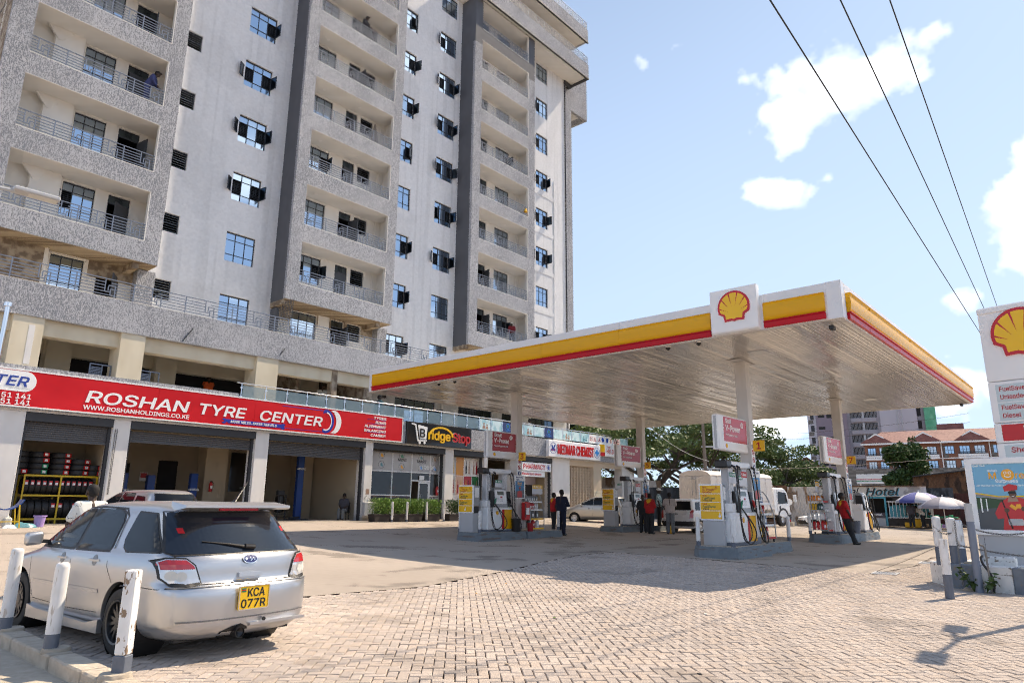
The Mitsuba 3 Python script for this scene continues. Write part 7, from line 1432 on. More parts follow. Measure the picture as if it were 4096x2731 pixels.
pw = person('person in grey clothes and a dark hat seated inside the third garage', 20.55, 28.95, CZ + GF + .02, math.radians(215), 1.66, ('grey_shirt', None), 'grey_cloth', pose='sit', arms={'l': ((.06, .22, .22), (.28, .06, .10)), 'r': ((.06, -.22, .22), (.28, -.06, .10))}, hat='hair_black', head_turn=.2)
tc_ = thing('plastic_chair', 'dark plastic chair under the seated person in the third garage', 'chair'); cz = CZ + GF + .02; ca = math.radians(215); CWm = lambda m: rz(m, ca, (20.55, 28.95, cz))
part(tc_, 'seat', CWm(cbox(-.2, .28, -.23, .23, .36, .39, .012)), 'car_black'); part(tc_, 'backrest', CWm(cbox(-.25, -.21, -.22, .22, .39, .85, .012)), 'car_black')
for a_ in (-.18, .24):
    for b_ in (-.2, .2): part(tc_, 'leg', CWm(bar((a_, b_, 0), (a_, b_, .36), .03)), 'car_black')
person('man in a dark blue patterned shirt and cap leaning over the left bay railing', 9.55, 30.15, CZ + 16.95, math.radians(-35), 1.82, ('blue_camo', None), 'blue_camo', hat='hair_black', bend=.45, arms=RAIL, sleeve=.95)
person('person in dark clothes and cap leaning on the top balcony railing of the middle bay', 20.6, 30.1, CZ + 26.42, math.radians(-70), 1.72, ('dark_cloth', None), 'dark_cloth', hat='hair_black', bend=.30, arms=RAIL, sleeve=.95)
person('person in maroon and a white cap bending over on the lowest right balcony', 34.4, 30.3, CZ + 10.6, math.radians(-140), 1.62, ('maroon_cloth', None), 'dark_cloth', hat='tee_white', bend=.6, arms=RAIL, sleeve=.95)
person('man in a loose white shirt behind the glass balustrade', 19.6, 30.1, CZ + 4.08, math.radians(-120), 1.74, ('tee_white', None), 'grey_cloth', sleeve=.95)
person('man in a blue grey shirt pointing over the glass balustrade', 22.1, 28.65, CZ + 3.72, math.radians(-15), 1.74, ('teal_shirt', None), 'navy_cloth', arms={'l': ((-.1, .26, .26), (-.1, .28, .05)), 'r': ((.22, -.16, .34), (.52, -.20, .36))}, sleeve=.5)
person('man in a white coat and dark hat leaning on the glass balustrade above the chemist', 34.35, 28.65, CZ + 3.66, math.radians(-60), 1.74, ('tee_white', None), 'grey_cloth', hat='hair_black', arms={'l': ((.14, .2, .3), (.2, .04, .48)), 'r': ((.14, -.24, .28), (.34, -.14, .20))}, sleeve=.95)
person('worker in an orange reflective vest in the dark of the first floor', 14.75, 32.3, CZ + 4.08, math.radians(-100), 1.72, ('vest_orange', None), 'dark_cloth', sleeve=.2)

# ================================================================ plants
def leafmat(key, a, b): 
    scene[key] = {'type': 'twosided', 'bsdf': {'type': 'principled', 'base_color': proc(lambda p, n, uv: mix(a, b, fbm(p.x * 1.3, p.y * 1.3, p.z * 1.6, 2) * .6 + .4 * cell_rand(p.x * 9, p.y * 9, p.z * 9))), 'roughness': .55, 'specular': .35}}
leafmat('leaf_acacia', (.045, .085, .022), (.13, .18, .055)); leafmat('leaf_hedge', (.07, .15, .02), (.20, .32, .06)); leafmat('leaf_dark', (.018, .050, .014), (.075, .125, .030)); leafmat('leaf_yellow', (.10, .13, .02), (.26, .24, .05))
mat('bark', proc(lambda p, n, uv: mix((.030, .024, .020), (.085, .070, .058), fbm(p.x * 8, p.y * 8, p.z * 3, 3))), .9)
def leaves(P, size, seed, flat=.0, aspect=.5):
    r = np.random.default_rng(seed); n = len(P); s = size * r.uniform(.6, 1.35, (n, 1))
    d = r.normal(size=(n, 3)); d[:, 2] *= (1 - flat); d /= np.linalg.norm(d, axis=1, keepdims=True); e = np.cross(d, r.normal(size=(n, 3))); e /= np.linalg.norm(e, axis=1, keepdims=True)
    a, b = d * s, e * s * aspect; v = np.stack([P - a, P + b * .9 - a * .1, P + a, P - b * .9 + a * .1], 1).reshape(-1, 3); k = np.arange(n)[:, None] * 4
    return v, np.vstack([k + [0, 1, 2], k + [0, 2, 3]])
def clump(c, rx, rz_, n, r): 
    u = r.normal(size=(n, 3)); u /= np.linalg.norm(u, axis=1, keepdims=True); u *= (r.random((n, 1)) ** .45); return np.asarray(c) + u * [rx, rx, rz_]
def tree(name, label, x, y, z, H, R, trunk_r, n_clumps, per, leaf, m, seed, low=.45, flatten=.28, lean=0., forks=5, cr=.30, group=None, cat_='tree'):
    t = thing(name, label, cat_, group); r = np.random.default_rng(seed); B = []; base = np.array([x, y, z]); top = base + [lean * H, 0, H * low * .55]
    B.append(tube([base - [0, 0, .2], base + (top - base) * .5 + [r.normal(0, .1), r.normal(0, .1), 0], top], [trunk_r * 1.25, trunk_r, trunk_r * .85], 9)); ends = []
    for k in range(forks):
        a = 2 * math.pi * (k + r.uniform(-.3, .3)) / forks; e = top + [math.cos(a) * R * r.uniform(.35, .6), math.sin(a) * R * r.uniform(.35, .6), H * (1 - low) * r.uniform(.25, .6)]; mid = (top + e) / 2 + [r.normal(0, .25), r.normal(0, .25), r.uniform(-.2, .4)]
        B.append(tube([top, mid, e], [trunk_r * .7, trunk_r * .5, trunk_r * .32], 7)); ends.append(e)
    L = []
    for k in range(n_clumps):
        a = r.uniform(0, 2 * math.pi); q = math.sqrt(r.random()); hz = z + H * (low + (1 - low) * (r.uniform(.15, 1) * (1 - .45 * q * q))); c = np.array([x + lean * H + math.cos(a) * R * q, y + math.sin(a) * R * q, hz]); e = ends[int(np.argmin([np.linalg.norm(c - e) for e in ends]))]
        B.append(tube([e, (e + c) / 2 + [r.normal(0, .15), r.normal(0, .15), .1], c - [0, 0, .1]], [trunk_r * .28, trunk_r * .16, trunk_r * .06], 5)); s = r.uniform(.7, 1.3); L.append(clump(c, R * cr * s, R * cr * s * flatten / .5, per, r))
    part(t, 'trunk', B[0], 'bark', smooth=60); part(t, 'branches', cat(B[1:]), 'bark', smooth=60); part(t, 'crown', leaves(np.vstack(L), leaf, seed, .3), m); return t
def polar(az, d): a = math.radians(az); return d * math.cos(a), d * math.sin(a)
for az, d, H, R, sd, lab in ((29.7, 56, 8.6, 7.0, 3, 'dark trunked acacia with a wide flat crown behind the far left pump'), (26.9, 58, 8.8, 6.5, 8, 'acacia with a forked dark trunk behind the white box truck'), (34.5, 62, 8.2, 6.5, 12, 'acacia behind the end of the first floor balustrade'), (23.4, 70, 8.0, 7.0, 17, 'acacia crown showing right of the leaning utility pole')):
    x, y = polar(az, d); tree('acacia_tree', lab, x, y, .2, H, R, .26, 26, 300, .17, 'leaf_acacia', sd, low=.50, flatten=.16, forks=6, cr=.22)
x, y = polar(20.35, 66); tree('acacia_tree', 'dense light green acacia behind the truck cab and the rusty fence', x, y, .2, 6.0, 4.0, .2, 28, 430, .13, 'leaf_acacia', 23, low=.30, flatten=.30, cr=.30)
x, y = polar(11.9, 72); tree('leafy_tree', 'broad leaved green tree rising behind the hotel roof', x, y, .3, 7.1, 1.9, .13, 22, 330, .19, 'leaf_dark', 31, low=.33, flatten=.5, cr=.42)
x, y = polar(11.5, 74); tree('leafy_tree', 'thin sparse tree top beside the broad leaved tree', x, y, .3, 8.0, 1.0, .09, 9, 120, .17, 'leaf_dark', 37, low=.55, flatten=.6, cr=.5)
for az, d, H, R, sd, lab in ((19.0, 84, 4.0, 4.0, 41, 'low dark bush left of the stone house'), (22.5, 80, 3.4, 5, 43, 'bushy greenery behind the box truck'), (31.5, 76, 3.6, 7, 45, 'dark bushes low behind the acacia trunks'), (27.5, 78, 3.4, 6, 47, 'green scrub behind the forked acacia'), (36.5, 80, 5.0, 7, 49, 'green scrub seen under the first floor slab'), (17.2, 70, 1.7, 1.6, 51, 'small pale shrub above the hotel signboard')):
    x, y = polar(az, d); tree('bush', lab, x, y, .0, H, R, .1, 26, 300, .2, 'leaf_acacia' if sd != 41 else 'leaf_dark', sd, low=.1, flatten=.4, cr=.36, cat_='bush')
def planter(x, y, w, h, lab, seed, m='leaf_hedge'):
    t = thing('planter', lab, 'planter', None); z = G(x, y); part(t, 'pot', cat([xf(prism([(-w / 2 + .05, 0), (w / 2 - .05, 0), (w / 2, .34), (-w / 2, .34)], .5), (x, y + .25, z), (1, 0, 0), (0, 0, 1), (0, -1, 0)), cbox(x - w / 2 - .02, x + w / 2 + .02, y - .27, y + .27, z + .30, z + .36, .01)]), 'pot_brown'); r = np.random.default_rng(seed); n = 1500
    P = np.column_stack([x + r.uniform(-w * .52, w * .52, n), y + r.uniform(-.32, .32, n), z + .36 + r.random(n) ** .8 * h * (1 + .12 * np.sin(r.uniform(0, 9, n)))]); part(t, 'hedge', leaves(P, .05, seed, 0, .45), m); part(t, 'stems', cat([tube([(x + a, y, z + .3), (x + a + r.normal(0, .05), y + r.normal(0, .1), z + .36 + h * .8)], .012, 4) for a in np.linspace(-w * .4, w * .4, 6)]), 'bark')
mat('pot_brown', (.035, .028, .026), .7)
PLN = ['first', 'second', 'third', 'fourth']
for k, x in enumerate((21.28, 22.24, 23.34, 24.55)): planter(x, 27.1, .95, .68, f'clipped bright green bush in a dark planter, {PLN[k]} from the left before the minimart', 60 + k)
planter(26.1, 27.05, .95, .66, 'darker bush in a planter before the liquor shop window', 66, 'leaf_dark'); planter(30.75, 27.05, 1.0, .72, 'bright bush in a planter seen between pump 3 and its column', 67)
for k, x in enumerate((21.74, 22.66, 23.95, 25.14)): bollard(x, 26.7, G(x, 26.7), .96, .055, f'slim white bollard among the planters, {PLN[k]} from the left', .12, n=12)
bollard(35.5, 26.9, G(35.5, 26.9), .86, .07, 'white bollard with a grey foot in front of the white pier by the hatchback', .4, n=12)
labels['planter_005']['label'] = 'bright bush in a planter seen behind the left dispenser'
def weed(x, y, n, h, lab, seed):
    t = thing('weed', lab, 'plant'); r = np.random.default_rng(seed); z = G(x, y); st, P = [], []
    for k in range(n): a = r.uniform(0, 6.3); e = np.array([x + math.cos(a) * h * .5, y + math.sin(a) * h * .5, z + h * r.uniform(.5, 1)]); st.append(tube([(x, y, z), (np.array([x, y, z]) + e) / 2 + [0, 0, h * .15], e], .006, 4)); P += [np.array([x, y, z]) * (1 - u) + e * u + r.normal(0, .03, 3) for u in np.linspace(.35, 1, 7)]
    part(t, 'stems', cat(st), 'leaf_dark'); part(t, 'leaf', leaves(np.array(P), .055, seed, .5, .6), 'leaf_dark')
weed(15.30, 2.32, 6, .40, 'leafy weed at the foot of the kerb, left of the grey post', 71); weed(15.22, 2.12, 5, .36, 'leafy weed at the foot of the kerb, right of the grey post', 72)

# ================================================================ price totem, poster board and painted kerb at the right
TD = np.array([-.17, -.985, 0]); TD /= np.linalg.norm(TD); TN = np.array([TD[1], -TD[0], 0])         # along the face to the right; towards the viewer
def TO(o): return lambda m: xf(m, o, TD, (0, 0, 1), TN)           # drawn in xy, facing the forecourt
zk = G(15.5, 2.3)
def blk(o, L, h, dep): return lambda: xf(cbox(0, L, -.25, h, -dep, 0, .02), o, TD, (0, 0, 1), TN)
_kw = lambda a, b: proc(lambda p, n, uv: mix(mix(a, b, fbm(p.x * 9, p.y * 9, p.z * 9, 3)), (.20, .17, .14), smoothstep(.62, .72, fbm(p.x * 16 + 3, p.y * 16, p.z * 16, 4))))
mat('kerb_grey', _kw((.11, .13, .16), (.18, .205, .235)), .7); mat('kerb_white', _kw((.56, .56, .54), (.72, .72, .70)), .7)
pk = thing('raised_kerb', 'raised concrete kerb round the price sign, painted grey and white', 'kerb', kind='structure')
o = np.array([15.60, 2.76, zk]); s_ = 0.
for L, m in ((.56, 'kerb_grey'), (.48, 'kerb_white'), (.62, 'kerb_grey'), (.6, 'kerb_white'), (.6, 'kerb_grey'), (.6, 'kerb_white')):
    part(pk, 'kerb_block', blk(o + TD * s_, L - .006, .44, .24)(), m); s_ += L
e_ = np.array([16.55, 3.22, zk]); dv = (e_ - o); dv[2] = 0; Ld = np.linalg.norm(dv); dv /= Ld; dn = np.array([dv[1], -dv[0], 0])
part(pk, 'kerb_block', xf(cbox(0.0, Ld * .28, -.25, .44, 0, .2, .02), o, dv, (0, 0, 1), dn), 'kerb_grey'); part(pk, 'kerb_block', xf(cbox(Ld * .285, Ld, -.25, .42, 0, .2, .02), o, dv, (0, 0, 1), dn), 'kerb_white')
part(pk, 'platform', cat([prism([(15.85, 2.7), (16.6, 3.1), (20.5, 2.6), (20.2, -1), (15.3, -.8)], .3)]) if False else mv(prism([(15.84, 2.66), (16.62, 3.06), (21, 2.5), (20.6, -1.5), (15.2, -.8)], .36), 0, 0, zk), 'kerb_white')
part(pk, 'white_block', cbox(16.3, 16.6, 1.75, 2.25, zk + .36, zk + .56, .02), 'kerb_white')
for (x, y, h, b0, lab, gr, top) in ((15.72, 2.86, .90, .40, 'white bollard on the raised kerb, left one of the chained three', .38, 'dome'), (15.72, 2.62, .88, .40, 'white bollard on the raised kerb, middle one of the chained three', .42, 'dome'), (17.1, 2.72, .84, .38, 'white bollard on the raised kerb, rear right one of the chained three', .33, 'dome'), (13.86, 2.46, .945, 0, 'flat topped white bollard with a tall grey foot in front of the raised kerb', .40, 'flat')):
    bollard(x, y, zk + b0, h, .075 if b0 else .068, lab, gr, top, n=22)
def chain(pts, label, link=.055):
    t = thing('chain', label, 'chain'); p = np.array(pts, float); from_ = np.linspace(0, len(p) - 1, 200); q = np.column_stack([np.interp(from_, np.arange(len(p)), p[:, i]) for i in range(3)]); d = np.concatenate([[0], np.cumsum(np.linalg.norm(np.diff(q, axis=0), axis=1))]); n = int(d[-1] / (link * .72)); ms = []
    for k in range(n):
        c = np.array([np.interp((k + .5) * d[-1] / n, d, q[:, i]) for i in range(3)]); c2 = np.array([np.interp((k + .9) * d[-1] / n, d, q[:, i]) for i in range(3)]); tg = (c2 - c) / (np.linalg.norm(c2 - c) + 1e-9); a = np.cross(tg, [.3, .2, 1]); a /= np.linalg.norm(a); b = np.cross(tg, a); w = a if k % 2 else b
        ms.append(tube([c + tg * link * .5 * math.cos(u) + w * link * .26 * math.sin(u) for u in np.linspace(0, 2 * math.pi, 9)], .0065, 4, False))
    part(t, 'links', cat(ms), 'chain_steel', kind='stuff')
mat('chain_steel', (.20, .19, .18), .4, .7)
sag = lambda a, b, s, n=9: [tuple(np.array(a) * (1 - u) + np.array(b) * u - [0, 0, s * 4 * u * (1 - u)]) for u in np.linspace(0, 1, n)]
b1, b2, b3 = (15.70, 2.80, zk + 1.08), (15.66, 2.58, zk + 1.0), (17.05, 2.65, zk + 1.05)
chain(sag((15.66, 2.90, zk + 1.12), (15.63, 2.62, zk + 1.0), .07), 'short chain looped between the two front bollards of the raised kerb'); chain([(15.64, 2.54, zk + 1.22), (15.60, 2.535, zk + .8), (15.55, 2.53, zk + .42), (15.52, 2.52, zk + .06)], 'chain hanging straight down the front of the raised kerb'); chain(sag((15.64, 2.52, zk + .78), (15.9, .9, zk + .62), .06, 14), 'long sagging chain running right past the grey post'); chain(sag((17.05, 2.62, zk + 1.12), (17.3, 1.6, zk + 1.0), .10), 'chain from the rear bollard towards the poster board')
t = thing('steel_post', 'plain grey steel post standing in front of the poster board', 'post'); part(t, 'tube', cyl((15.22, 2.225, zk - .02), .063, 1.56, 18), 'rail_metal', smooth=40); part(t, 'faded_top', lathe([(.0635, 1.22), (.0645, 1.23), (.0645, 1.535), (.0635, 1.541)], 18, (15.22, 2.225, zk)), 'mid_grey', smooth=40)
t = thing('conduit_pipe', 'thin rusty pipe with a bent tap and black cable in front of the kerb', 'pipe'); part(t, 'pipe', tube([(15.24, 2.05, zk), (15.24, 2.06, zk + .74), (15.23, 2.08, zk + .80), (15.2, 2.13, zk + .82)], .017, 7), 'chain_steel', smooth=50); part(t, 'cable', hose([(15.26, 2.02, zk + .02), (15.27, 2.03, zk + .30), (15.30, 2.12, zk + .46), (15.5, 2.18, zk + .56), (15.66, 2.17, zk + .60)], .020), 'rubber', smooth=50)
single('brick_stone', cbox(16.62, 16.85, 2.52, 2.64, zk + .36, zk + .42, .02), 'raw_plaster', 'loose brown stone lying on the platform by the rear bollard', 'stone'); cloth(15.42, 2.42, .13, .10, .05, 'raw_plaster', 'heap of brown dry leaves at the foot of the raised kerb', 9.)

# poster board
pb = thing('poster_board', 'white framed advertising board with a man in a red coat under a blue sky', 'sign'); pz = CZ - .53; po = np.array([17.60, 2.53, pz]); PT = TO(po); Wb, Hb = 1.50, 1.56
def pp(name, m, mt, e=0., parent=None, smooth=False): return part(parent or pb, name, PT(mv(m, 0, 0, e)), mt, smooth)
pp('case', cbox(0, Wb, 0, Hb, -.22, 0, .03), 'sign_white'); pp('frame', cat([cbox(0, Wb, Hb - .12, Hb, 0.0, .035, .012), cbox(0, Wb, 0, .11, 0, .035, .012), cbox(0, .13, .11, Hb - .12, 0, .034, .012), cbox(Wb - .1, Wb, .11, Hb - .12, 0, .034, .012)]), 'sign_white')
pp('pedestal', cbox(.05, Wb - .05, -.9, .0, -.20, -.02, .01), 'mid_grey'); pp('pedestal_seam', box(.16, .166, -.9, -.01, -.02, -.017), 'dark_trim')
S0, S1, T0, T1 = .13, 1.40, .11, 1.44
mat('adv_sky', proc(lambda p, n, uv: mix((.03, .22, .42), (.18, .42, .60), smoothstep(1.35, 1.75, p.z + .3 * fbm(p.y * 3, p.z * 5, 1., 3)))), .25); mat('adv_ground', (.075, .085, .095), .3); mat('adv_tree', (.03, .07, .03), .3); mat('adv_red', (.50, .03, .035), .3); mat('adv_grey', (.26, .25, .23), .3)
pp('print', prism(sbox(S0, T0, S1, T1), .002), 'adv_sky'); pp('print_forecourt', prism([(S0, T0), (S1, T0), (S1, .70), (S0, .74)], .0015), 'adv_ground', .0022); pp('print_trees', prism([(S0, .52), (.50, .55), (.62, .62), (S1, .60), (S1, .74), (.6, .74), (S0, .76)], .0015), 'adv_tree', .004); pp('print_canopy', cat([prism([(S0, .78), (.55, .72), (S1, .74), (S1, .78), (.55, .76), (S0, .83)], .0015)]), 'adv_grey', .0058); pp('print_canopy_band', prism([(S0, .83), (.55, .76), (S1, .78), (S1, .80), (.55, .785), (S0, .855)], .0015), 'yellow_sign', .0058); pp('print_column', cat([prism(sbox(.20, .45, .225, .74), .0012), prism(sbox(.30, .48, .32, .73), .0012)]), 'print_white', .0076)
mx = .78
pp('printed_coat', prism(Polygon([(mx - .22, .12), (mx + .24, .12), (mx + .26, .34), (mx + .40, .36), (mx + .44, .46), (mx + .30, .66), (mx + .12, .74), (mx - .08, .74), (mx - .22, .64), (mx - .33, .44), (mx - .30, .34), (mx - .18, .36)]).buffer(.015), .002), 'adv_red', .009); pp('printed_scarf', prism([(mx - .10, .66), (mx + .10, .68), (mx + .06, .78), (mx - .06, .78)], .0015), 'print_tan', .0112); pp('printed_bag', prism(rrect(.26, .13, .03), .0015), 'mid_grey', .0112) if False else part(pb, 'printed_bag', PT(mv(prism(rrect(.26, .13, .03), .0015), mx, .27, .0112)), 'mid_grey')
part(pb, 'printed_face', PT(mv(prism([(.065 * math.cos(a), .09 * math.sin(a)) for a in np.linspace(0, 6.28, 20)[:-1]], .0015), mx + .01, .83, .0112)), 'poster_skin'); part(pb, 'printed_glasses', PT(mv(prism(rrect(.13, .04, .018), .001), mx, .85, .0128)), 'ink_black'); part(pb, 'printed_smile', PT(mv(prism([(-.03, 0), (.03, .008), (.0, -.016)], .001), mx + .012, .785, .0128)), 'print_white'); part(pb, 'printed_hat', PT(mv(prism(Polygon([(-.12, 0), (.09, .03), (.10, .10), (-.03, .13), (-.13, .08)]).buffer(.01), .0015), mx, .885, .0114)), 'adv_red')
pp('printed_stick', cat([prism(Polygon([(mx - .20, .70), (mx - .18, .71), (mx - .06, .14), (mx - .09, .14)]), .0012), prism(Polygon([(mx + .20, .50), (mx + .23, .51), (mx + .44, .14), (mx + .39, .14)]), .0012)]), 'ink_black', .0115); pp('printed_tickets', cat([prism([(mx - .08, .58), (mx + .02, .50), (mx + .06, .55), (mx - .03, .63)], .001), prism([(mx + .04, .54), (mx + .13, .54), (mx + .12, .63), (mx + .04, .62)], .001)]), 'poster_orange', .0127); pp('printed_hands', cat([mv(prism(circle(.045, 12), .001), mx - .13, .50), mv(prism(circle(.045, 12), .001), mx + .16, .53)]), 'poster_skin', .0128)
def ptx(s, h, x, z, m, bold=True, **k): part(pb, 'printed_lettering', PT(mv(text(s, h, .0015, bold, **k), x, z, .0025)), m)
ptx('Shell Club', .035, S0 + .01, T1 - .05, 'print_white'); ptx('Unlock', .04, .40, 1.285, 'print_white'); ptx('M', .13, .41, 1.135, 'poster_orange'); ptx('re', .13, .88, 1.135, 'poster_orange'); ptx('Surprises', .065, .52, 1.055, 'print_white'); ptx('Join Shell Club via *333# or the M-pesa App for exclusive rewards', .028, S0 + .03, .985, 'print_white', width=1.2)
part(pb, 'smiling_letter', PT(mv(prism(circle(.115, 26), .002), .75, 1.21, .0025)), 'poster_orange'); part(pb, 'letter_face', PT(cat([mv(prism(Polygon(circle(.03, 12)).difference(Polygon(circle(.018, 12))), .001), .75 + a, 1.25, .0046) for a in (-.04, .04)] + [mv(prism(Polygon([(.07 * math.cos(a), .07 * math.sin(a)) for a in np.linspace(3.5, 5.9, 14)] + [(.055 * math.cos(a), .05 * math.sin(a)) for a in np.linspace(5.9, 3.5, 14)]), .001), .75, 1.22, .0046)])), 'print_white')
# price totem
tt = thing('price_totem', 'tall white price sign with a large shell emblem at the right edge', 'sign'); tz0 = G(19, 1.5); to_ = np.array([19.88, 2.155, tz0]); TT = TO(to_); TWd, TH = 1.66, CZ + 4.80 - tz0; zz = lambda r: CZ + r - tz0
def tp_(name, m, mt, e=0.): return part(tt, name, TT(mv(m, 0, 0, e)), mt)
tp_('top_cap', cbox(-.01, TWd + .01, TH - .17, TH, -.42, .02, .03), 'sign_white')
for a, b in ((2.97, 4.63), (1.98, 2.955), (1.51, 1.965), (.2, 1.495), (-1.3, .185)): tp_('panel', cbox(0, TWd, zz(a), zz(b), -.40, 0, .012), 'sign_white')
r_, y_ = pecten(1.20, .05); tp_('shell_emblem', mv(r_, TWd / 2, zz(4.07)), 'pecten_red'); tp_('emblem_rays', mv(y_, TWd / 2, zz(4.07)), 'pecten_yellow')
mat('pale_panel', (.52, .60, .62), .25)
for z0_, s1_, s2_ in ((2.46, 'FuelSave', 'Unleaded'), (2.02, 'FuelSave', 'Diesel')):
    tp_('price_panel', prism(sbox(.15, zz(z0_), TWd - .15, zz(z0_ + .42)), .006), 'pale_panel', .001); tp_('lettering', cat([mv(text(s1_, .105, .004, True, width=.52), .22, zz(z0_ + .26)), mv(text(s2_, .105, .004, True, width=.52 if s2_[0] == 'U' else .36), .22, zz(z0_ + .07))]), 'ink_red', .0072); tp_('price_display', cbox(.86, TWd - .18, zz(z0_ + .05), zz(z0_ + .36), .0, .014, .005), 'screen_dark', .0); tp_('price_digits', text('176.30' if s2_[0] == 'U' else '165.10', .2, .003, True, width=.5) if False else mv(text('8.8', .2, .003, True, width=.5), .92, zz(z0_ + .11)), 'oil_red', .0145)
mat('screen_dark', (.02, .02, .024), .2)
tp_('brand_panel', prism(sbox(.15, zz(1.55), TWd - .15, zz(1.93)), .006), 'oil_red', .001); tp_('brand_lettering', cat([mv(text('Shell', .10, .004, True), .58, zz(1.79)), mv(text('V-Power', .13, .004, True), .62, zz(1.60))]), 'print_white', .0072); tp_('brand_panel', prism(sbox(.15, zz(1.1), TWd - .15, zz(1.45)), .006), 'pale_panel', .001); tp_('brand_lettering', mv(text('Shell HELIX', .12, .004, True), .28, zz(1.28)), 'ink_red', .0072)

# ---------------------------------------------------------------- lamps and wires
def lamp_head(t, c, ax, L=.62):
    c = np.array(c, float); ax = np.array(ax, float); ax /= np.linalg.norm(ax); sd = np.cross([0, 0, 1.], ax); T_ = lambda m: xf(m, c, ax, sd, (0, 0, 1))
    h = part(t, 'lamp_head', T_(cbox(-L / 2, L / 2, -.13, .13, -.02, .05, .025)), 'mid_grey'); part(h, 'lens', T_(box(-L / 2 + .22, L / 2 - .03, -.10, .10, -.026, -.0205)), 'lens_grey'); part(h, 'fins', T_(cat([box(-L / 2 + .05 + .06 * i, -L / 2 + .07 + .06 * i, -.1, .1, .05, .075) for i in range(8)])), 'mid_grey')
t = thing('street_lamp', 'street lamp head on a grey arm reaching in from the left edge', 'street lamp'); lx, ly = polar(78.3, 13.4); g0 = G(1.3, 13.2); part(t, 'pole', cyl((1.2, 13.2, g0), .07, 6.3, 12), 'mid_grey', smooth=40); part(t, 'arm', tube([(1.2, 13.2, g0 + 6.2), (1.8, 13.18, CZ + 4.93), (lx - .3, ly, CZ + 4.96)], .035, 8), 'mid_grey', smooth=40); lamp_head(t, (lx, ly, CZ + 4.98), (1, -.05, 0), .66)
t = thing('street_lamp', 'double headed street lamp just beyond the right edge, casting the shadow on the pavers', 'street lamp'); g0 = G(14.4, .4); part(t, 'pole', cyl((14.5, .46, g0), .06, 6.25, 12), 'mid_grey', smooth=40); part(t, 'arm', tube([(14.5, .46, g0 + 6.2), (13.95, .43, CZ + 4.90), (13.6, .42, CZ + 4.98)], .035, 8), 'mid_grey'); part(t, 'arm', tube([(14.5, .46, g0 + 6.2), (15.0, .52, CZ + 4.95), (15.3, .55, CZ + 4.98)], .035, 8), 'mid_grey'); lamp_head(t, (13.37, .42, CZ + 4.99), (-1, -.1, 0), .66); lamp_head(t, (15.52, .56, CZ + 4.99), (1, .1, 0), .62)
t = thing('thin_pole', 'thin shiny metal pole with a flat cap at the left edge', 'pole'); part(t, 'tube', cyl((2.385, 12.0, G(2.4, 12)), .03, CZ + 2.76 - G(2.4, 12), 10), 'chrome', smooth=40); part(t, 'cap', cyl((2.385, 12.0, CZ + 2.76), .05, .06, 12), 'chrome', smooth=40)
def wire(a, b, label, r=.012, sagz=.0, m='rubber', name='power_line', ext=(0, 0)):
    a, b = np.array(a, float), np.array(b, float); d = b - a; a, b = a - d * ext[0], b + d * ext[1]; n = 24; u = np.linspace(0, 1, n)[:, None]; p = a * (1 - u) + b * u - np.array([0, 0, 1.]) * sagz * 4 * u * (1 - u); return single(name, tube(p, r, 5), m, label, 'wire', smooth=True)
wire((11.1, 3.6, CZ + 9), (42.5, 4.6, CZ + 9), 'black power line crossing the sky, lowest of the three beside the totem', .016, ext=(1.0, .6)); wire((11.96, 2.63, CZ + 9), (36.5, 3.7, CZ + 9), 'black power line crossing the sky, middle one of three', .014, ext=(1.2, 1.0)); wire((12.55, 1.95, CZ + 9), (36.6, 3.2, CZ + 9), 'black power line crossing the sky, rightmost of three', .013, ext=(1.2, 1.0))
def pole(az, d, h, r, label, arms=(), top=None, m='pole_wood', leanv=0.):
    x, y = polar(az, d); t = thing('utility_pole', label, 'pole'); part(t, 'shaft', tube([(x, y, 0), (x + leanv, y, h)], [r * 1.2, r * .8], 8), m, smooth=40); ra = math.radians(az)
    for z, w in arms:
        k = part(t, 'crossarm', bar((x + leanv * z / h + math.sin(ra) * -.2, y + .2 * math.cos(ra), z), (x + leanv * z / h + math.sin(ra) * w, y - w * math.cos(ra), z), .11), 'mid_grey'); part(k, 'insulator', cat([lathe([(.001, -.16), (.05, -.14), (.07, -.07), (.05, 0), (.001, .0)], 8, (x + leanv * z / h + math.sin(ra) * w * q, y - w * q * math.cos(ra), z - .05)) for q in (.35, .65, .95)]), 'dark_trim')
    return t
mat('pole_wood', (.20, .165, .135), .9)
pole(25.7, 50, 7.2, .13, 'weathered wooden utility pole with crossarms among the acacias', ((5.4, 1.5), (3.9, 2.6)), leanv=-.1); pole(22.7, 54, 4.6, .10, 'short wooden pole right of the main utility pole'); pole(31.2, 52, 3.0, .07, 'thin wooden stump standing before the left acacia')
x, y = polar(26.5, 49); t = thing('transformer_cage', 'rusty mesh panel fixed below the crossarm of the utility pole', 'cage'); rv = np.array([math.sin(.45), -math.cos(.45), 0]); Tc = lambda m: xf(m, (x, y, 2.35), rv, (0, 0, 1), (-rv[1] * -1, 0, 0) if False else (-math.cos(.45), -math.sin(.45), 0)); part(t, 'frame', Tc(cat([box(0, 1.5, 0, .07, 0, .04), box(0, 1.5, .93, 1.0, 0, .04), box(0, .07, 0, 1, 0, .04), box(1.43, 1.5, 0, 1, 0, .04)])), 'raw_plaster'); part(t, 'mesh', Tc(cat([box(.07 + .09 * i, .10 + .09 * i, .07, .93, .01, .02) for i in range(15)] + [box(.07, 1.43, .07 + .09 * i, .1 + .09 * i, .021, .03) for i in range(10)])), 'dark_trim')
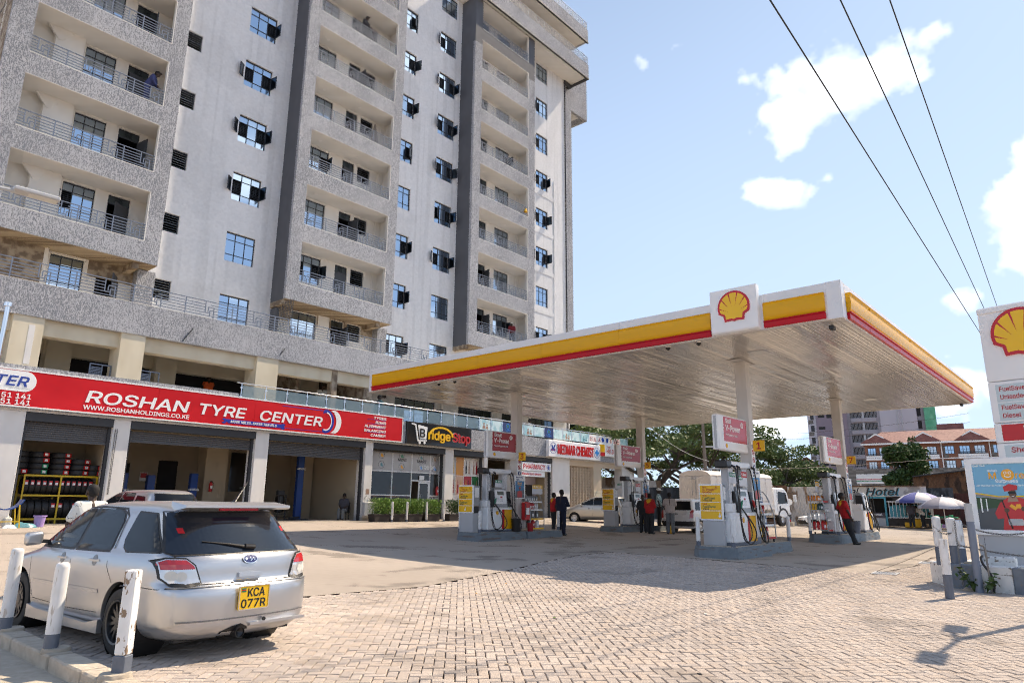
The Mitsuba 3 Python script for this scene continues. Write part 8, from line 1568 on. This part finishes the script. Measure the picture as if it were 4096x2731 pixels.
for (a1, z1, a2, z2, d, lab, m) in ((30, 3.0, 8, 3.6, 52, 'yellowish cable crossing low behind the pumps', 'tan_cloth'), (24, 5.6, 7.5, 6.6, 55, 'thin dark wire above the stone house, upper', 'rubber'), (24, 5.3, 7.5, 6.0, 55, 'thin dark wire above the stone house, lower', 'rubber'), (22, 4.2, 9, 4.9, 60, 'thin wire in front of the brick flats', 'rubber'), (29.9, 5.6, 25.4, 3.3, 48, 'pale slack cable hanging from the left acacia to the pole', 'print_white')):
    xa, ya = polar(a1, d); xb, yb_ = polar(a2, d); wire((xa, ya, CZ + z1 - .4), (xb, yb_, CZ + z2 - .4), lab, .010, .35, m, 'overhead_cable')

# ================================================================ street across the way
def frame(az, d): a = math.radians(az); return np.array([d * math.cos(a), d * math.sin(a), 0.]), np.array([math.sin(a), -math.cos(a), 0]), np.array([-math.cos(a), -math.sin(a), 0])
def corr(w, h, n=None, amp=.02, pitch=.09):
    n = n or max(4, int(w / pitch * 4)); xs = np.linspace(0, w, n); zs = amp * np.sin(xs / pitch * 2 * math.pi); v = np.array([(x, y, z) for y in (0, h) for x, z in zip(xs, zs)]); i = np.arange(n - 1); return v, np.vstack([np.stack([i, i + 1, n + i + 1], 1), np.stack([i, n + i + 1, n + i], 1)])
def rustmat(key, a, b, c): mat(key, proc(lambda p, n, uv: mix(mix(a, b, fbm(p.x * 1.2 + p.y, p.z * .5, 2., 3)), c, smoothstep(.48, .62, fbm((p.x - p.y) * 2.2, p.z * .9, 4., 4)))), .8)
rustmat('tin_pale', (.40, .37, .34), (.55, .52, .49), (.22, .15, .10)); rustmat('tin_rust', (.11, .055, .032), (.20, .11, .06), (.055, .032, .022)); rustmat('tin_dark', (.045, .052, .062), (.09, .10, .115), (.03, .035, .04)); rustmat('tin_maroon', (.055, .016, .016), (.085, .03, .025), (.04, .02, .018))
def fence(az0, az1, d, z0, z1, w, m, label, seed, jit=.0):
    t = thing('corrugated_fence', label, 'fence'); r = random.Random(seed); O, rv, nv = frame((az0 + az1) / 2, d); L = d * (math.tan(math.radians(az0 - (az0 + az1) / 2)) * 2); n = max(1, round(L / w))
    for k in range(n):
        tl = r.uniform(-jit, jit); part(t, 'sheet', xf(corr(L / n * 1.04, z1 - z0 + r.uniform(-1, 1) * jit * 5), O + rv * (-L / 2 + L * k / n) + nv * (.03 * (k % 2)) + [0, 0, z0], rv * math.cos(tl) + np.array([0, 0, math.sin(tl)]), (0, 0, math.cos(tl)) - rv * math.sin(tl), nv), m if not isinstance(m, list) else m[r.randrange(len(m))], smooth=True)
    part(t, 'rail', xf(cat([box(-L / 2, L / 2, -.05, .0, -.14, -.08)]), O + [0, 0, z1 - .35], rv, (0, 0, 1), nv), 'pole_wood'); return t
fence(34.5, 29.2, 55, .0, 3.3, .85, ['tin_pale', 'tin_pale', 'tin_pale', 'tin_rust'], 'fence of uneven pale corrugated sheets behind the left pumps', 5, .06); fence(30.6, 27.3, 51, .0, 2.65, .9, 'tin_dark', 'dark corrugated fence left of the box truck', 6); fence(22.6, 19.85, 56.5, .0, 2.95, .8, 'tin_rust', 'tall brown rusted corrugated fence right of the truck cab', 7); fence(19.8, 17.6, 56.2, .0, 2.85, .8, 'tin_pale', 'pale weathered corrugated fence left of the hotel', 8)
# hotel shack
HO, HR, HN = frame(14.6, 61); hz = .02
def hb(x0, x1, y0, y1, z0, z1): return xf(box(x0, x1, z0, z1, y0, y1), HO + [0, 0, hz], HR, (0, 0, 1), HN)
mat('hotel_white', proc(lambda p, n, uv: mix((.56, .54, .50), (.34, .31, .28), smoothstep(.5, .68, fbm((p.x - p.y) * 2, p.z * 2, 3., 4)))), .8); mat('turquoise', (.06, .30, .38), .5); mat('dark_stone', proc(lambda p, n, uv: mix((.02, .018, .017), (.075, .065, .058), fbm((p.x - p.y) * 5, p.z * 5, 2., 3))), .8)
ht = thing('hotel_shack', 'low white shack with a hand lettered hotel signboard and turquoise door', 'building')
for nm, m, a in (('signboard', 'hotel_white', (-3.3, 3.1, 0, .12, 2.2, 2.95)), ('signboard_end', 'hotel_white', (3.1, 4.2, -.3, .1, 1.9, 3.0)), ('roof_sheet', 'tin_rust', (-3.4, 4.2, -3, .35, 2.96, 3.02)), ('wall', 'hotel_white', (-3.3, -.3, -.2, 0, 0, 2.2)), ('lintel', 'dark_stone', (1.9, 4.1, -.22, -.02, 1.85, 2.2)), ('plinth', 'dark_stone', (1.45, 4.4, -.2, .02, 0, .62)), ('inside', 'dark_room', (-.4, 4.4, -2.0, -1.9, 0, 2.2)), ('counter', 'turquoise', (1.9, 4.4, -1.2, -1.1, .5, 1.6)), ('side_wall', 'hotel_white', (4.3, 4.5, -3, 0, 0, 2.2))): part(ht, nm, hb(*a), m)
dk = part(ht, 'door_frame', cat([hb(-.42, -.30, -.05, .06, 0, 2.2), hb(1.32, 1.45, -.05, .06, 0, 2.2), hb(-.3, 1.32, -.05, .06, 2.06, 2.2)]), 'turquoise'); part(dk, 'half_door', hb(-.25, 1.3, -.02, .02, 0, .60), 'mid_grey'); part(dk, 'painted_board', hb(-.25, 1.3, -.03, .0, .61, 1.0), 'dark_poster'); part(dk, 'lettering', xf(text('The Hotel', .17, .01, True, width=1.2), HO + HR * -.1 + HN * .01 + [0, 0, hz + .78], HR, (0, 0, 1), HN), 'print_white')
part(ht, 'window_bars', cat([hb(1.6 + .24 * i, 1.64 + .24 * i, -.01, .03, .62, 1.86) for i in range(12)] + [hb(1.5, 4.4, -.012, .028, 1.80, 1.86), hb(1.5, 4.4, -.012, .028, .62, .68)]), 'print_white'); part(ht, 'window_leaf', cat([hb(1.62, 2.3, -.06, -.03, .64, 1.5), hb(2.36, 3.0, -.06, -.03, .64, 1.4)]), 'turquoise')
part(ht, 'lettering', cat([xf(text(s, .52, .02, True, shear=.35, width=w), HO + HR * x_ + HN * .121 + [0, 0, hz + 2.32], HR, (0, 0, 1), HN) for s, x_, w in (('T', -3.15, .5), ('ropical', -2.4, 1.95), ('Hotel', .1, 2.2))]), 'ink_black'); part(ht, 'lettering_shade', cat([xf(text(s, .52, .01, True, shear=.35, width=w), HO + HR * (x_ + .05) + HN * .1205 + [0, 0, hz + 2.28], HR, (0, 0, 1), HN) for s, x_, w in (('T', -3.15, .5), ('Hotel', .1, 2.2))]), 'turquoise')
fence(10.4, 5.5, 63, 0, 2.5, .85, 'tin_maroon', 'dark maroon corrugated wall behind the umbrellas', 9); fence(11.5, 9.1, 62.5, 1.6, 2.9, .9, 'tin_dark', 'dark blue grey corrugated sheets above the market umbrellas', 10)
x, y = polar(8.6, 70); t = thing('tin_shed', 'rusty corrugated shed with a sloping roof behind the umbrellas', 'shed'); SO, SR, SN = frame(8.6, 70); mm = corr(8.5, 1.7); v = mm[0].copy(); v[:, 1] += np.where(v[:, 1] > 0, v[:, 0] * .12, 0); part(t, 'wall', xf((v, mm[1]), SO + SR * -3.4 + [0, 0, 2.3], SR, (0, 0, 1), SN), 'tin_rust', smooth=True); part(t, 'roof_edge', xf(prism([(0, 1.7), (8.5, 2.72), (8.5, 2.8), (0, 1.78)], .5), SO + SR * -3.4 + [0, 0, 2.3], SR, (0, 0, 1), SN), 'dark_trim'); part(t, 'side', xf(box(0, 8.5, 0, 2.3, -.3, -.2), SO + SR * -3.4, SR, (0, 0, 1), SN), 'tin_rust')
def umbrella(az, d, z, R, m1, m2, label, seed):
    x, y = polar(az, d); t = thing('market_umbrella', label, 'umbrella'); part(t, 'pole', tube([(x, y, 0), (x, y, z)], .03, 6), 'print_white'); n = 8; ms = ([], [])
    for k in range(n):
        a0, a1 = 2 * math.pi * k / n, 2 * math.pi * (k + 1) / n; rows = [(0, 0), (.35, -.05), (.7, -.20), (1, -.42), (1.0, -.54)]; v = np.array([(x + R * q * math.cos(a), y + R * q * math.sin(a), z + R * h * .95 - (.05 * R if 0 < j < 3 and i == 1 else 0) * 0) for j, (q, h) in enumerate(rows) for i, a in enumerate((a0, (a0 + a1) / 2, a1))]); 
        v[1::3] -= [0, 0, .03]; f = []
        for j in range(len(rows) - 1):
            for i in range(2): p_ = j * 3 + i; f += [(p_, p_ + 1, p_ + 4), (p_, p_ + 4, p_ + 3)]
        part(t, 'panel', (v, np.array(f)), m1 if k % 2 else m2, smooth=True)
    part(t, 'tip', cyl((x, y, z - .02), .03, .14, 8), 'print_white')
mat('umb_blue', (.06, .07, .26), .6); mat('umb_pale', (.40, .40, .45), .6); mat('umb_grey', (.22, .21, .25), .6)
umbrella(11.15, 59.5, 2.55, 1.55, 'umb_blue', 'umb_pale', 'blue and white market umbrella on the left', 1); umbrella(9.75, 58.5, 2.20, 1.62, 'umb_grey', 'umb_pale', 'greyish lilac market umbrella on the right, nearer the bollards', 2)
x, y = polar(11.75, 59); person('person in a grey shirt with back turned under the blue market umbrella', x, y, 0.05, math.radians(20), 1.78, ('grey_shirt', None), 'dark_cloth'); x, y = polar(11.05, 59.5); person('person in a white top bending forward under the blue market umbrella', x, y, .05, math.radians(75), 1.68, ('tee_white', None), 'dark_cloth', bend=.7, arms=RAIL); x, y = polar(10.35, 59); person('person in a teal top crouched low under the lilac umbrella', x, y, .05, math.radians(100), 1.5, ('teal_cloth', None), 'dark_cloth', pose='sit', bend=.5, arms=RAIL)
for az, m, lab, h in ((11.95, 'oil_yellow', 'yellow jerry can on the ground by the market stall', .35), (11.4, 'oil_yellow', 'yellow box behind the people at the market stall', .6), (10.8, 'raw_plaster', 'low brown crate in front of the market stall', .25), (10.2, 'logo_green', 'green basin at the market stall', .3), (9.9, 'lilac', 'purple basin at the market stall', .25)): x, y = polar(az, 60.2); single('stall_box', cbox(x - .2, x + .2, y - .25, y + .25, .0, h, .03), m, lab, 'box')
x, y = polar(10.2, 61.5); t = thing('market_stall', 'dark open market stall table piled with goods under the umbrellas', 'stall'); part(t, 'table', cbox(x - .4, x + .4, y - 1.4, y + 1.2, .6, .68, .02), 'pole_wood'); part(t, 'goods', cat([cbox(x - .3, x + .3, y - 1.3 + .3 * i, y - 1.08 + .3 * i, .68, .68 + .12 + .06 * ((i * 5) % 3), .03) for i in range(8)]), 'logo_green', kind='stuff'); part(t, 'legs', cat([box(x - .35, x - .30, y + b, y + b + .05, 0, .6) for b in (-1.3, 0, 1.1)]), 'pole_wood')
# white fascia strip and stone walls behind
W0, WR, WN = frame(12, 88)
t = thing('white_canopy', 'long white fascia with thin red and green stripes behind the hotel', 'canopy'); part(t, 'fascia', xf(cat([box(-4.6, 7, 4.0, 5.05, -.6, 0)]), W0, WR, (.0, 0, 1), WN), 'sign_white'); part(t, 'red_stripe', xf(box(-4.6, 7, 4.42, 4.5, 0, .02), W0, WR, (0, 0, 1), WN), 'oil_red'); part(t, 'green_stripe', xf(box(-4.6, 7, 4.25, 4.33, 0, .02), W0, WR, (0, 0, 1), WN), 'logo_green'); part(t, 'posts', cat([xf(box(x_, x_ + .12, 0, 4.0, -.4, -.2), W0, WR, (0, 0, 1), WN) for x_ in (-4.3, -1, 3)]), 'sign_white')
mat('grey_stone', proc(lambda p, n, uv: mix((.10, .09, .082), (.22, .205, .19), cell_rand((p.x * .3 - p.y) * 2.2, 0, dr.floor(p.z * 4.))) * (.8 + .3 * fbm(p.x * 3, p.y * 3, p.z * 3, 3))), .9)
S0_, SR_, SN_ = frame(12, 100); single('stone_wall', xf(cat([box(-7.5, 10, 0, 6.2, -.5, 0), box(-7.5, -5.5, 6.2, 6.5, -.5, 0)]), S0_, SR_, (0, 0, 1), SN_), 'grey_stone', 'long grey stone wall below the brick flats', 'wall')
t = thing('billboard', 'white blank panel behind the hotel signboard at the left', 'sign'); B0, BR, BN = frame(17.3, 75); part(t, 'panel', xf(box(-1, 1.2, 2.7, 4.2, -.1, 0), B0, BR, (0, 0, 1), BN), 'sign_white'); part(t, 'posts', xf(cat([box(-.9, -.8, 0, 2.7, -.1, 0), box(1, 1.1, 0, 2.7, -.1, 0)]), B0, BR, (0, 0, 1), BN), 'mid_grey')
t = thing('roadside_sign', 'small white sign with red lettering on a post before the stone house', 'sign'); B0, BR, BN = frame(18.9, 80); part(t, 'panel', xf(box(-.4, .85, 4.1, 4.95, -.1, 0), B0, BR, (-.1, 0, 1), BN), 'sign_white'); part(t, 'lettering', xf(text('Service', .28, .02, True, width=.9), B0 + BR * -.25 + BN * .02 + [0, 0, 4.4], BR, (-.1, 0, 1), BN), 'oil_red'); part(t, 'post', xf(box(.1, .25, 0, 4.1, -.1, 0), B0, BR, (0, 0, 1), BN), 'pole_wood')
# stone house
B0, BR, BN = frame(18.35, 122); sh_ = thing('stone_house', 'unfinished yellow and grey stone house with a gable roof', 'house'); mat('house_stone', proc(lambda p, n, uv: mix((.16, .14, .125), (.33, .25, .14), smoothstep(.4, .62, cell_rand((p.x * .3 - p.y) * 1.6, 0, dr.floor(p.z * 3.2)) * .5 + .5 * fbm((p.x - p.y) * .8, p.z * .4, 1., 3)))), .9)
XB = lambda m: xf(m, B0, BR, (0, 0, 1), BN); part(sh_, 'wall', XB(cat([box(-1.6, 1.6, 0, 7.9, -6, 0)])), 'house_stone'); part(sh_, 'gable', XB(prism([(-1.6, 7.9), (1.6, 7.9), (.2, 8.9)], .3)), 'house_stone'); part(sh_, 'roof', XB(cat([mv(prism([(-1.9, 7.75), (.2, 9.1), (2.0, 7.8), (2.0, 7.95), (.2, 9.28), (-1.9, 7.9)], 6.4), 0, 0, -6)])), 'roof_tile'); part(sh_, 'wing', XB(box(-5.5, -1.6, 0, 6.6, -6, -1)), 'house_stone'); part(sh_, 'wing_roof', XB(prism([(-5.9, 6.6), (-1.5, 6.6), (-1.5, 8.0), (-2.2, 8.1)], .5)), 'roof_tile')
for z in (3.2, 6.1):
    k = part(sh_, 'window', XB(box(-.5, .7, z, z + 1.2, 0, .04)), 'frame_metal'); part(k, 'pane', XB(cat([box(-.45 + .38 * i, -.12 + .38 * i, z + .06, z + 1.14, .041, .06) for i in range(3)])), 'pane')
mat('roof_tile', proc(lambda p, n, uv: mix((.15, .055, .05), (.26, .12, .105), cell_rand((p.x * .25 - p.y) * 2.5, 0, dr.floor(p.z * 3.)) * .6 + .4 * fbm(p.x, p.y, p.z, 2))), .7)
# brick flats
A0, AR, AN = frame(10, 165); fl_ = thing('brick_flats', 'row of orange brick flats with white balconies and red tiled roofs', 'building'); mat('orange_brick', proc(lambda p, n, uv: mix((.22, .10, .065), (.29, .145, .10), fbm((p.x - p.y) * .6, p.z * .8, 2., 3))), .85)
def fb(nm, m, *a, parent=None): return part(parent or fl_, nm, xf(box(a[0], a[1], a[4], a[5], a[2], a[3]), A0, AR, (0, 0, 1), AN), m)
FP = 2.85; ZE = 14.6; x0, x1 = -12.2, 16
fb('wall', 'orange_brick', x0, x1, -9, 0, 0, ZE)
bays_ = [(-12.0, -7.6, 1), (-6.9, -4.2, 0), (-3.6, 1.2, 1), (1.9, 4.2, 2), (4.4, 9.4, 1), (10, 12.4, 2), (12.6, 16, 1)]
for k in range(4):
    z0 = ZE - .25 - FP * (k + 1)
    for a, b, kd in bays_:
        if kd == 1:
            fb('balcony', 'sign_white', a, b, .9, 1.05, z0 - .45, z0 + .42); fb('balcony_floor', 'sign_white', a, b, 0, .9, z0 - .45, z0 - .2); part(fl_, 'balcony_grille', xf(cat([box(a + .16 * i, a + .05 + .16 * i, z0 + .42, z0 + .95, .95, .99) for i in range(int((b - a) / .16))] + [box(a, b, z0 + .93, z0 + .98, .94, 1.0)]), A0, AR, (0, 0, 1), AN), 'frame_metal'); fb('band', 'dark_trim', a, b, 1.051, 1.06, z0 - .02, z0 + .04)
        if kd == 2: fb('grey_panel', 'grey_stone', a, a + .9, 0, .06, z0 - .2, z0 + 2.2)
        n = 2 if b - a > 3 else 1
        for i in range(n):
            wx = a + (b - a) * (i + .5) / n; ww = (b - a) / n * .36
            q = fb('window', 'frame_metal', wx - ww, wx + ww, .0, .05, z0 + .55, z0 + 2.1); part(q, 'pane', xf(cat([box(wx - ww + .08 + (2 * ww - .1) / 3 * j, wx - ww - .02 + (2 * ww - .1) / 3 * (j + 1), z0 + .62 + .75 * l, z0 + 1.3 + .75 * l, .051, .07) for j in range(3) for l in range(2)]), A0, AR, (0, 0, 1), AN), 'pane_pale' if (i + k) % 2 else 'pane')
    fb('floor_band', 'sign_white', x0, x1, .0, .08, z0 - .38, z0 - .2)
mat('pane_pale', (.60, .66, .72), .15, .6)
for x_ in (-7.3, 1.6, 9.7): fb('downpipe', 'sign_white', x_, x_ + .18, .1, .25, 0, ZE)
part(fl_, 'roof', xf((np.array([(x0 - .6, ZE - .1, 1.6), (x1, ZE - .1, 1.6), (x1, ZE + 2.7, -4), (x0 + 3.2, ZE + 2.7, -4), (x0 - .6, ZE - .1, -9)]), np.array([(0, 1, 2), (0, 2, 3), (0, 3, 4)])), A0, AR, (0, 0, 1), AN), 'roof_tile'); fb('fascia_board', 'sign_white', x0 - .6, x1, 1.45, 1.62, ZE - .45, ZE - .11)
for x_ in (-9.8, -1.2, 6.9, 14.5):
    k = part(fl_, 'gable_roof', xf(prism([(x_ - 3, ZE - .05), (x_ + 3, ZE - .05), (x_, ZE + 1.9)], 3.5), A0 + AN * -1.75, AR, (0, 0, 1), AN), 'roof_tile'); part(k, 'gable_trim', xf(prism(Polygon([(x_ - 1.5, ZE + .95), (x_, ZE + 1.95), (x_ + 1.5, ZE + .95), (x_ + 1.5, ZE + .75), (x_, ZE + 1.6), (x_ - 1.5, ZE + .75)]), .1), A0 + AN * 1.76, AR, (0, 0, 1), AN), 'sign_white')
fb('stair_tower', 'roof_tile', 1.4, 6.2, -9, -5, ZE + 1, ZE + 4.0)
# lilac tower
L0, LR, LN = frame(14.5, 190); lt = thing('lilac_tower', 'tall unfinished lilac and grey tower block with green netting', 'building'); mat('lilac_wall', (.235, .195, .235), .85); mat('grey_wall', (.34, .33, .36), .85); mat('pale_wall', (.47, .46, .50), .85); mat('green_net', proc(lambda p, n, uv: mix((.05, .30, .16), (.20, .52, .34), fbm(p.y * 2, p.z * .8, p.x, 3))), .8)
U = lambda az: 190 * math.tan(math.radians(14.5 - az))
def lb(nm, m, a, b, c, d_, e, f, parent=None): return part(parent or lt, nm, xf(box(a, b, e, f, c, d_), L0, LR, (0, 0, 1), LN), m)
HT = 34
lb('stone_strip', 'pale_wall', U(17.95), U(17.35), -10, -.4, 0, HT); lb('wall', 'lilac_wall', U(17.35), U(15.2), -12, 0, 0, HT); lb('wall', 'grey_wall', U(15.2), U(13.0), -12, -.9, 0, HT); lb('party_wall', 'pale_wall', U(13.0), U(10.65), -14, -.5, 0, HT); lb('scaffold_wall', 'grey_wall', U(10.65), U(10.0), -14, -2, 0, HT - 2); lb('netting', 'green_net', U(10.15), U(9.45), -14, -1.2, 8, HT - 2.2)
for k in range(11):
    z = 2.0 + 3.0 * k
    lb('window', 'dark_trim', U(17.75), U(17.5), -.4, -.36, z, z + 1.5); lb('spandrel', 'grey_stone', U(17.9), U(17.55), -.4, -.37, z - 1.1, z - .1)
    lb('opening', 'dark_room', U(17.2), U(16.75), 0, .03, z + .4, z + 1.1); lb('opening', 'dark_room', U(16.6), U(15.9), 0, .03, z + .2, z + 1.5) if k % 2 else None
    q = lb('balcony_opening', 'dark_room', U(15.0), U(13.2), -.9, -.86, z, z + 1.75); lb('balcony_wall', 'grey_wall', U(14.95), U(13.25), -.85, -.5, z - 1.0, z - .02, q); part(q, 'grille', xf(cat([box(U(14.98) + .3 * i, U(14.98) + .06 + .3 * i, z, z + 1.7, -.855, -.82) for i in range(20)] + [box(U(14.2), U(14.05), z, z + 1.75, -.856, -.7)]), L0, LR, (0, 0, 1), LN), 'mid_grey')
    lb('opening', 'dark_room', U(10.6), U(10.35), -2, -1.96, z, z + 2)
x = U(11.9); t = thing('lattice_mast', 'thin lattice mast standing in front of the pale tower wall', 'mast'); part(t, 'lattice', xf(cat([tube([(x + a, 14, .3), (x + a, 32, .3)], .08, 4) for a in (0, 1.0)] + [tube([(x, 14 + i, .3), (x + 1, 14.5 + i, .3), (x, 15 + i, .3)], .05, 4) for i in range(18)]), L0, LR, (0, 0, 1), LN), 'mid_grey')
x, y = polar(19.75, 50); t = thing('safety_cone_post', 'thin post with a white disc and red striped tape on a concrete block', 'post'); part(t, 'block', cbox(x - .2, x + .2, y - .2, y + .2, G(x, y), G(x, y) + .28, .02), 'kerb_concrete'); part(t, 'post', tube([(x, y, G(x, y) + .28), (x, y, G(x, y) + 1.5)], .03, 6), 'red_cloth'); part(t, 'disc', xf(prism(circle(.22), .03), (x, y, G(x, y) + 1.55), (math.sin(.34), -math.cos(.34), 0), (0, 0, 1), (-math.cos(.34), -math.sin(.34), 0)), 'print_white')
# drains set in the paving, small litter
def drain(x, y, w, l, ang, lab):
    t = thing('drain_grate', lab, 'drain'); z = G(x, y); part(t, 'frame', rz(cat([box(-l / 2, l / 2, -w / 2, -w / 2 + .04, 0, .012), box(-l / 2, l / 2, w / 2 - .04, w / 2, 0, .012), box(-l / 2, -l / 2 + .04, -w / 2, w / 2, 0, .0115), box(l / 2 - .04, l / 2, -w / 2, w / 2, 0, .0115)]), ang, (x, y, z)), 'mid_grey'); part(t, 'bars', rz(cat([box(-l / 2 + .05 + .075 * i, -l / 2 + .085 + .075 * i, -w / 2 + .04, w / 2 - .04, .0, .0105) for i in range(int((l - .1) / .075))]), ang, (x, y, z)), 'mid_grey'); part(t, 'pit', rz(box(-l / 2, l / 2, -w / 2, w / 2, .001, .004), ang, (x, y, z)), 'dark_room')
drain(17.5, 4.29, .50, .62, 0.1, 'steel drain grate at the edge of the pavers, right of the canopy shadow'); drain(21.8, 4.3, .36, .75, 0.1, 'steel drain grate farther off beside the raised kerb')
cloth(34.87, 29.5, .14, .1, .3, 'oil_yellow', 'yellow cloth bag hung on a balcony railing of the right bay', 3.); k_ = [k for k in scene if k.startswith('cloth')][-1]; scene[k_]['to_world'] = T4().translate([0, 0, CZ + 20.35 - G(34.87, 29.5)])
t = thing('timber_props', 'brown timber poles leaning together on a balcony of the middle bay', 'timber'); [part(t, 'pole', bar((21.7 + a, 30.3 + b, CZ + 20.12), (22.1, 30.45, CZ + 21.85), .07), 'pole_wood') for a, b in ((0, 0), (.35, -.2), (.7, .1), (.5, .3))]

for k, (x, y, m) in enumerate(((7.6, 5.9, 'leaf_hedge'), (9.3, 4.6, 'print_white'), (6.1, 3.1, 'dark_cloth'), (10.6, 6.6, 'print_white'), (8.6, 8.3, 'poster_orange'), (12.4, 5.0, 'dark_cloth'), (5.2, 4.6, 'raw_plaster'), (9.9, 8.8, 'poster_orange'))):
    r = random.Random(k); pg = [(.03 * r.uniform(.5, 1.2) * math.cos(a), .022 * r.uniform(.5, 1.2) * math.sin(a)) for a in np.linspace(0, 6.28, 8)[:-1]]; single('paper_scrap', mv(rz(prism(pg, .004), r.uniform(0, 6)), x, y, G(x, y) + .004), m, ('scrap of green leaf on the pavers behind the silver estate', 'white paper scrap on the sunlit pavers', 'dark crumb of dirt on the pavers in the foreground', 'white paper scrap inside the edge of the canopy shadow', 'orange wrapper where pavers meet concrete, left', 'dark scrap on the pavers near the canopy corner shadow', 'brown leaf on the pavers in the near foreground', 'orange wrapper where pavers meet concrete, right')[k], 'scrap', 'bits of litter on the pavers')
# groups for what the photograph repeats
for nm, gname in (('bollard', 'white bollards'), ('pump_island', 'pump islands under the canopy'), ('fuel_dispenser', 'fuel dispensers'), ('fuel_brand_sign', 'fuel brand boards on the columns'), ('pump_number_sign', 'orange pump number signs'), ('notice_strip', 'pictogram strips on the columns'), ('advert_board', 'adverts on the columns'), ('price_card', 'small price and notice cards'), ('security_camera', 'cameras under the canopy'), ('oil_rack', 'oil racks on the islands'), ('fuel_grade_cabinet', 'yellow fuel grade cabinets'), ('parked_car', 'cars on the forecourt'), ('planter', 'planters before the shops'), ('acacia_tree', 'acacia trees behind the station'), ('bush', 'bushes behind the street'), ('vehicle_lift', 'blue vehicle lifts'), ('market_umbrella', 'market umbrellas'), ('street_lamp', 'street lamps'), ('power_line', 'power lines across the sky'), ('overhead_cable', 'overhead cables'), ('utility_pole', 'wooden utility poles'), ('corrugated_fence', 'corrugated fences'), ('chain', 'chains round the raised kerb'), ('person', 'people in view'), ('waste_bin', 'bins on the islands'), ('fire_extinguisher', 'fire extinguishers'), ('drain_grate', 'drain grates'), ('drinks_cooler', 'fridges in the minimart'), ('window_frame', 'stored window frames'), ('stall_box', 'boxes at the market stall')):
    for k_ in labels:
        if '__' not in k_ and (k_ == nm or (k_.startswith(nm + '_') and k_[len(nm) + 1:].isdigit())): labels[k_].setdefault('group', gname)
